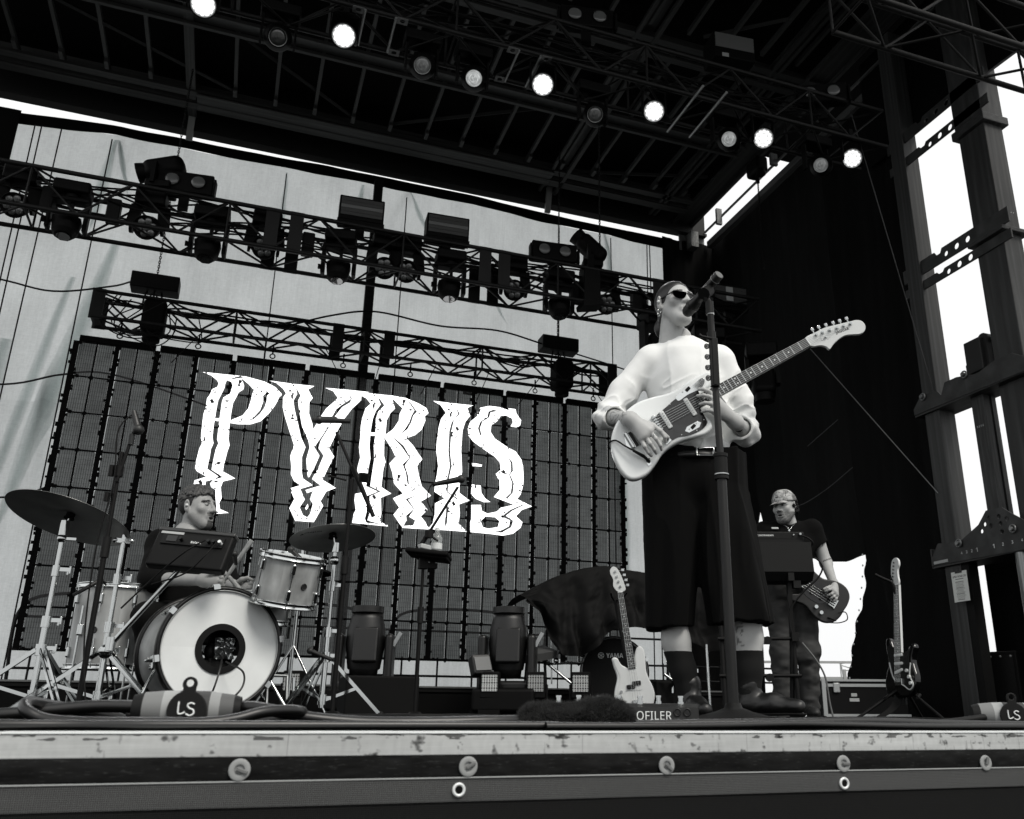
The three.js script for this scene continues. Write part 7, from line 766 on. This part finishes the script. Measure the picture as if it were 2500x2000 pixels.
// ---------------------------------------------------------------- what shows through the side opening
{
  const rc = thing('road_case', 'black road case with silver edges outside the side opening', 'case', [6.42, 0, -8.3], -0.36), al = M(0.45, 0.4, 0.6); obj('panel', box(0.86, 0.36, 0.5, 0.0, 0.2, 0), M(0.008, 0.6), rc); obj('edge', [box(0.9, 0.022, 0.03, 0, 0.385, 0.25), box(0.9, 0.03, 0.02, 0, 0.335, 0.255), box(0.9, 0.03, 0.03, 0, 0.035, 0.25), box(0.04, 0.36, 0.02, -0.43, 0.2, 0.254)], al, rc); obj('latch', rbox(0.07, 0.1, 0.02, 0.01, -0.3, 0.31, 0.265), al, rc); for (const [y, w] of [[0.19, 0.1], [0.24, 0.06]]) obj('paper_label', box(w, 0.032, 0.004, -0.12, y, 0.2525), M(0.5, 0.7), rc);
  const fe = thing('railing', 'grey horizontal railing far beyond the side opening', 'fence', [12.4, -1.6, -16.9], -0.36); for (const y of [2.62, 2.78]) obj('rail', box(5, 0.05, 0.06, 0.3, y - (y > 2.7 ? 0.03 : 0.2), 0), M(0.35, 0.7), fe); for (const x of [-1.6, 0.3, 2.2]) obj('post', box(0.06, 2.6, 0.06, x, 1.3, 0.02), M(0.35, 0.7), fe);
  const sc = thing('scaffold_frame', 'pale tubular scaffold frame behind the railing', 'scaffold', [12.9, -1.6, -17.2], -0.36); for (const [a, b] of [[[0, 0, 0], [0, 2.75, 0]], [[0.15, 0, 0.3], [0.02, 2.75, 0]], [[0, 2.75, 0], [0.9, 2.85, 0.2]], [[0, 2.72, 0], [0.8, 2.45, 0.2]], [[0, 2.6, 0], [0.9, 2.6, 0.2]]]) obj('tube', bar(a, b, 0.014, 0.014, 6), M(0.5, 0.5, 0.3), sc);
  const gb = thing('boom_pole', 'dark leaning pole beyond the railing in the side opening', 'pole', [12.3, -1.6, -17.5], -0.36); obj('shaft', bar([0.18, 2.4, 0], [-0.1, 3.02, 0], 0.03, 0.02, 8), M(0.06, 0.6), gb); obj('base_post', bar([0.18, 0, 0], [0.18, 2.4, 0], 0.05, 0.05, 8), M(0.2, 0.6), gb);
  const tn = thing('tent', 'small white tent top far outside the opening', 'tent', [13.2, -1.6, -18.5], -0.36); obj('canopy', new THREE.ConeGeometry(0.7, 0.35, 4, 1).rotateY(PI / 4).translate(-0.3, 2.55, 0), white, tn); for (const x of [-0.7, 0.1]) obj('leg', box(0.04, 2.4, 0.04, x, 1.2, 0.2), white, tn); obj('finial', ball(0.07, -0.3, 2.78, 0), M(0.04, 0.7), tn);
}
// ---------------------------------------------------------------- foreground: cables, connectors, pedalboard, furry cover
const cord = M(0.01, 0.36), cordRough = M(0.012, 0.55);
const lay = (pts, r, label, m = cord) => tag(obj('stage_cable', tube(pts, r, pts.length * 10, 10), m), label, 'cable', 'cables along the front of the stage');
lay([[-0.6, 0.012, -1.3], [-0.36, 0.014, -1.28], [-0.234, 0.016, -1.26], [-0.186, 0.021, -1.26], [-0.136, 0.026, -1.258], [-0.088, 0.026, -1.252]], 0.0075, 'thick cable running left from the taped LS connector');
lay([[-0.12, 0.012, -1.42], [-0.185, 0.026, -1.3], [-0.2, 0.028, -1.2], [-0.194, 0.02, -1.18], [-0.177, 0.012, -1.175], [-0.148, 0.0085, -1.17], [-0.1, 0.008, -1.165], [-0.05, 0.0078, -1.165], [-0.005, 0.0085, -1.17], [0.026, 0.013, -1.178], [0.052, 0.02, -1.185], [0.075, 0.0225, -1.195], [0.097, 0.022, -1.21], [0.104, 0.018, -1.24], [0.09, 0.014, -1.28], [0.05, 0.01, -1.34]], 0.0068, 'cable looping in front of the LS connector');
lay([[0.02, 0.026, -1.252], [0.045, 0.026, -1.24], [0.075, 0.021, -1.23], [0.105, 0.015, -1.222], [0.17, 0.0095, -1.22], [0.261, 0.009, -1.215], [0.376, 0.011, -1.225], [0.46, 0.008, -1.27], [0.6, 0.008, -1.33]], 0.0075, 'thick glossy cable running right from the LS connector');
lay([[-0.6, 0.006, -1.14], [-0.209, 0.0062, -1.14], [-0.143, 0.006, -1.145], [-0.072, 0.006, -1.14], [0.001, 0.006, -1.142], [0.2, 0.006, -1.15], [0.42, 0.006, -1.16]], 0.0055, 'straight cable nearest the stage edge at the left');
lay([[-0.6, 0.006, -1.2], [-0.2, 0.0065, -1.19], [0.1, 0.006, -1.21], [0.3, 0.006, -1.24], [0.6, 0.006, -1.3]], 0.0055, 'second straight cable behind the nearest one at the left', cordRough);
lay([[0.4, 0.006, -1.22], [0.579, 0.007, -1.2], [0.654, 0.0085, -1.2], [0.772, 0.0095, -1.2], [0.942, 0.012, -1.2], [1.103, 0.0085, -1.2], [1.3, 0.007, -1.19], [1.6, 0.007, -1.18]], 0.0065, 'upper cable bowing along the stage edge at the right');
lay([[0.4, 0.0055, -1.15], [0.559, 0.0055, -1.155], [0.669, 0.0065, -1.16], [0.786, 0.0085, -1.165], [0.868, 0.0075, -1.165], [0.997, 0.0055, -1.16], [1.21, 0.0055, -1.155], [1.6, 0.0055, -1.15]], 0.005, 'lower cable along the stage edge at the right');
lay([[0.66, 0.006, -1.28], [0.8, 0.006, -1.26], [0.95, 0.0065, -1.27], [1.1, 0.007, -1.28], [1.205, 0.012, -1.3], [1.27, 0.019, -1.3]], 0.0062, 'cable running into the right LS connector', cordRough);
for (let k = 0; k < 9; k++) { const x = 0.2 + k * 0.2, z = -2.6 - 0.5 * hash(k, 2); lay([0, 1, 2, 3, 4, 5, 6].map((i) => [x + i * 0.16 - 0.4 + 0.06 * hash(i, k), 0.006 + 0.012 * hash(k, i, 3), z + 0.25 * (hash(i, k, 7) - 0.5)]), 0.005, ['first', 'second', 'third', 'fourth', 'fifth', 'sixth', 'seventh', 'eighth', 'ninth'][k] + ' cable from the left in the tangle mid floor', cordRough); }
lay([[-0.06, 0.02, -4.6], [-0.02, 0.12, -4.5], [0.0, 0.24, -4.55], [-0.02, 0.3, -4.75]], 0.0045, 'thin microphone cable leaving the bass drum port at the left'); lay([[0.02, 0.25, -4.62], [0.1, 0.2, -4.55], [0.1, 0.13, -4.5], [0.03, 0.06, -4.48], [-0.06, 0.03, -4.48]], 0.0045, 'thin cable curling out of the bass drum port at the right');
function connector(pos, turn, flip, label) {
  const t = thing('cable_connector', label, 'connector', pos, turn, 'taped LS cable connectors'), X = (r, a, b, m, n = 'barrel') => obj(n, new THREE.CylinderGeometry(r[1], r[0], b - a, 26).rotateZ(-PI / 2).translate((a + b) / 2, 0, 0), m, t);
  X([0.0165, 0.0195], -0.064, -0.052, M(0.02, 0.6), 'cable_gland'); X([0.0195, 0.0215], -0.052, -0.03, M(0.16, 0.7), 'grey_tape'); X([0.0215, 0.022], -0.03, -0.012, M(0.3, 0.7), 'pale_tape'); X([0.022, 0.0215], -0.012, 0.024, M(0.05, 0.7)); X([0.0215, 0.0195], 0.024, 0.036, M(0.24, 0.7), 'pale_tape'); X([0.0195, 0.0175], 0.036, 0.052, M(0.08, 0.7), 'grey_tape'); X([0.0175, 0.015], 0.052, 0.06, M(0.02, 0.6), 'cable_gland');
  const s = new THREE.Shape(); s.absarc(0, 0, 0.0225, PI / 2 + 0.35, PI / 2 - 0.35 + PI * 2, false); s.lineTo(0.0075, 0.026); s.absarc(0, 0.03, 0.0085, -0.6, PI + 0.6, false); s.lineTo(-0.0075, 0.022); s.holes.push(new THREE.Path().absarc(0, 0.031, 0.0042, 0, PI * 2, true));
  const c = obj('dust_cap', extrude(s, 0.005, 0.0012).translate(0, -0.001, 0.0215), M(0.018, 0.6), t), wm = M(0.75, 0.6), st = (p) => obj('chalk_letter', tube(p.map(([x, y]) => [x, y, 0.0272]), 0.0011, 24, 6), wm, c);
  st([[-0.0095, 0.0085], [-0.0095, 0.0], [-0.0085, -0.0055], [-0.003, -0.0045], [-0.0015, -0.003]]); st([[0.0085, 0.0055], [0.004, 0.007], [0.0005, 0.0045], [0.003, 0.001], [0.0075, -0.001], [0.0085, -0.005], [0.004, -0.0075], [-0.0005, -0.0055]]);
}
connector([-0.03, 0.0235, -1.252], -0.1, 1, 'taped cable connector with round cap marked LS on the left'); connector([1.327, 0.023, -1.3], -0.5, 1, 'taped cable connector with cap marked LS at the right edge');
{ // foot controller with its row of switches and lettering
  const c0 = lat(0, 0), f = 2.42, l0 = (1524 - 1390) / 2180 * f * 0.95, O = lat(l0, f), t = thing('foot_controller', 'grey foot controller with white lettering lying before the microphone stand', 'pedalboard', O, A20), m = M(0.05, 0.5, 0.2, { map: wear });
  obj('chassis', [extrude(shapeOf([[0.0, 0], [0.0, 0.038], [-0.02, 0.046], [-0.17, 0.05], [-0.17, 0]]), 0.39, 0.0015).rotateY(-PI / 2).translate(0.195, 0.002, 0)], m, t);
  for (let k = 0; k < 7; k++) obj('foot_switch', [cyl(0.008, 0.008, 0, 0.004, 0, 16), cyl(0.006, 0.016, 0, 0.012, 0, 14), cyl(0.0075, 0.005, 0, 0.02, 0, 14)].map((g) => g.translate(-0.165 + k * 0.053, 0.046 + 0.002 * (k % 2), -0.03 - 0.05 * (k % 2))), chrome, t);
  lettering('PROFILER', 0.122, inkWhite, t, [0.064, 0.02, 0.0022], [0, 0, 0], sans);
  for (const x of [0.14, 0.165]) obj('socket', [ring(0.0085, 0.002, 18, 6).translate(x, 0.028, 0.002), cyl(0.006, 0.004, 0, 0, 0, 14).rotateX(PI / 2).translate(x, 0.028, 0.001)], M(0.01, 0.4), t); obj('front_mark', [new THREE.RingGeometry(0.004, 0.0048, 3).rotateZ(PI / 2).translate(-0.03, 0.026, 0.002)], M(0.5, 0.6), t); for (const x of [-0.12, -0.01]) obj('front_screw', cyl(0.003, 0.002, 0, 0, 0, 10).rotateX(PI / 2).translate(x, 0.024, 0.002), darkMetal, t);
}
{ // dark furry cover: a lumpy core with its pile as fine tapered hairs
  const t = thing('furry_cover', 'dark furry bundle lying on the stage edge before the foot controller', 'fur cover', [0.464, 0, -1.215], -0.33); t.scale.set(0.62, 0.74, 0.6); const L3 = [[-0.088, 0.024, 0.0, 0.03, 0.014, 0.026], [-0.06, 0.022, 0.0, 0.036, 0.02, 0.034], [-0.02, 0.016, 0.008, 0.05, 0.018, 0.036], [0.03, 0.022, 0.0, 0.045, 0.024, 0.036], [0.062, 0.03, 0.0, 0.046, 0.024, 0.036], [0.1, 0.02, 0.004, 0.03, 0.022, 0.034], [0.0, 0.01, 0.02, 0.09, 0.012, 0.025], [-0.07, 0.008, 0.015, 0.05, 0.01, 0.03]];
  const core = netMesh(ripple(cut(0.003, uni(0.02, ...L3.map(([x, y, z, a, b, c]) => ellS([x, y, z], [a, b, c]))), (x, y) => y - 0.001), 0.014, 70, 70, 70), [-0.16, -0.01, -0.07], [0.17, 0.075, 0.075], 0.004); obj('fur_core', core, M(0.012, 1), t);
  const p = core.attributes.position, nn = core.attributes.normal, N = 26000, hair = new THREE.ConeGeometry(0.00055, 0.0085, 3, 1).translate(0, 0.004, 0), im = new THREE.InstancedMesh(hair, M(0.03, 0.8), N), mtx = new THREE.Matrix4(), q = new THREE.Quaternion(), col = new THREE.Color(); im.name = 'fur_pile'; im.userData.kind = 'stuff'; im.castShadow = im.receiveShadow = true;
  for (let k = 0; k < N; k++) { const i = Math.floor(rnd() * p.count), d = V(nn.getX(i) + rr(-0.7, 0.7), nn.getY(i) + rr(-0.5, 0.7), nn.getZ(i) + rr(-0.7, 0.7)).normalize(); q.setFromUnitVectors(V(0, 1, 0), d); mtx.compose(V(p.getX(i) + rr(-0.003, 0.003), p.getY(i) + rr(-0.001, 0.002), p.getZ(i) + rr(-0.003, 0.003)), q, V(1, rr(0.6, 1.3), 1)); im.setMatrixAt(k, mtx); const c = rr(0.4, 1.7); im.setColorAt(k, col.setRGB(c, c, c)); } t.add(im);
}
renderer.render(scene, camera);
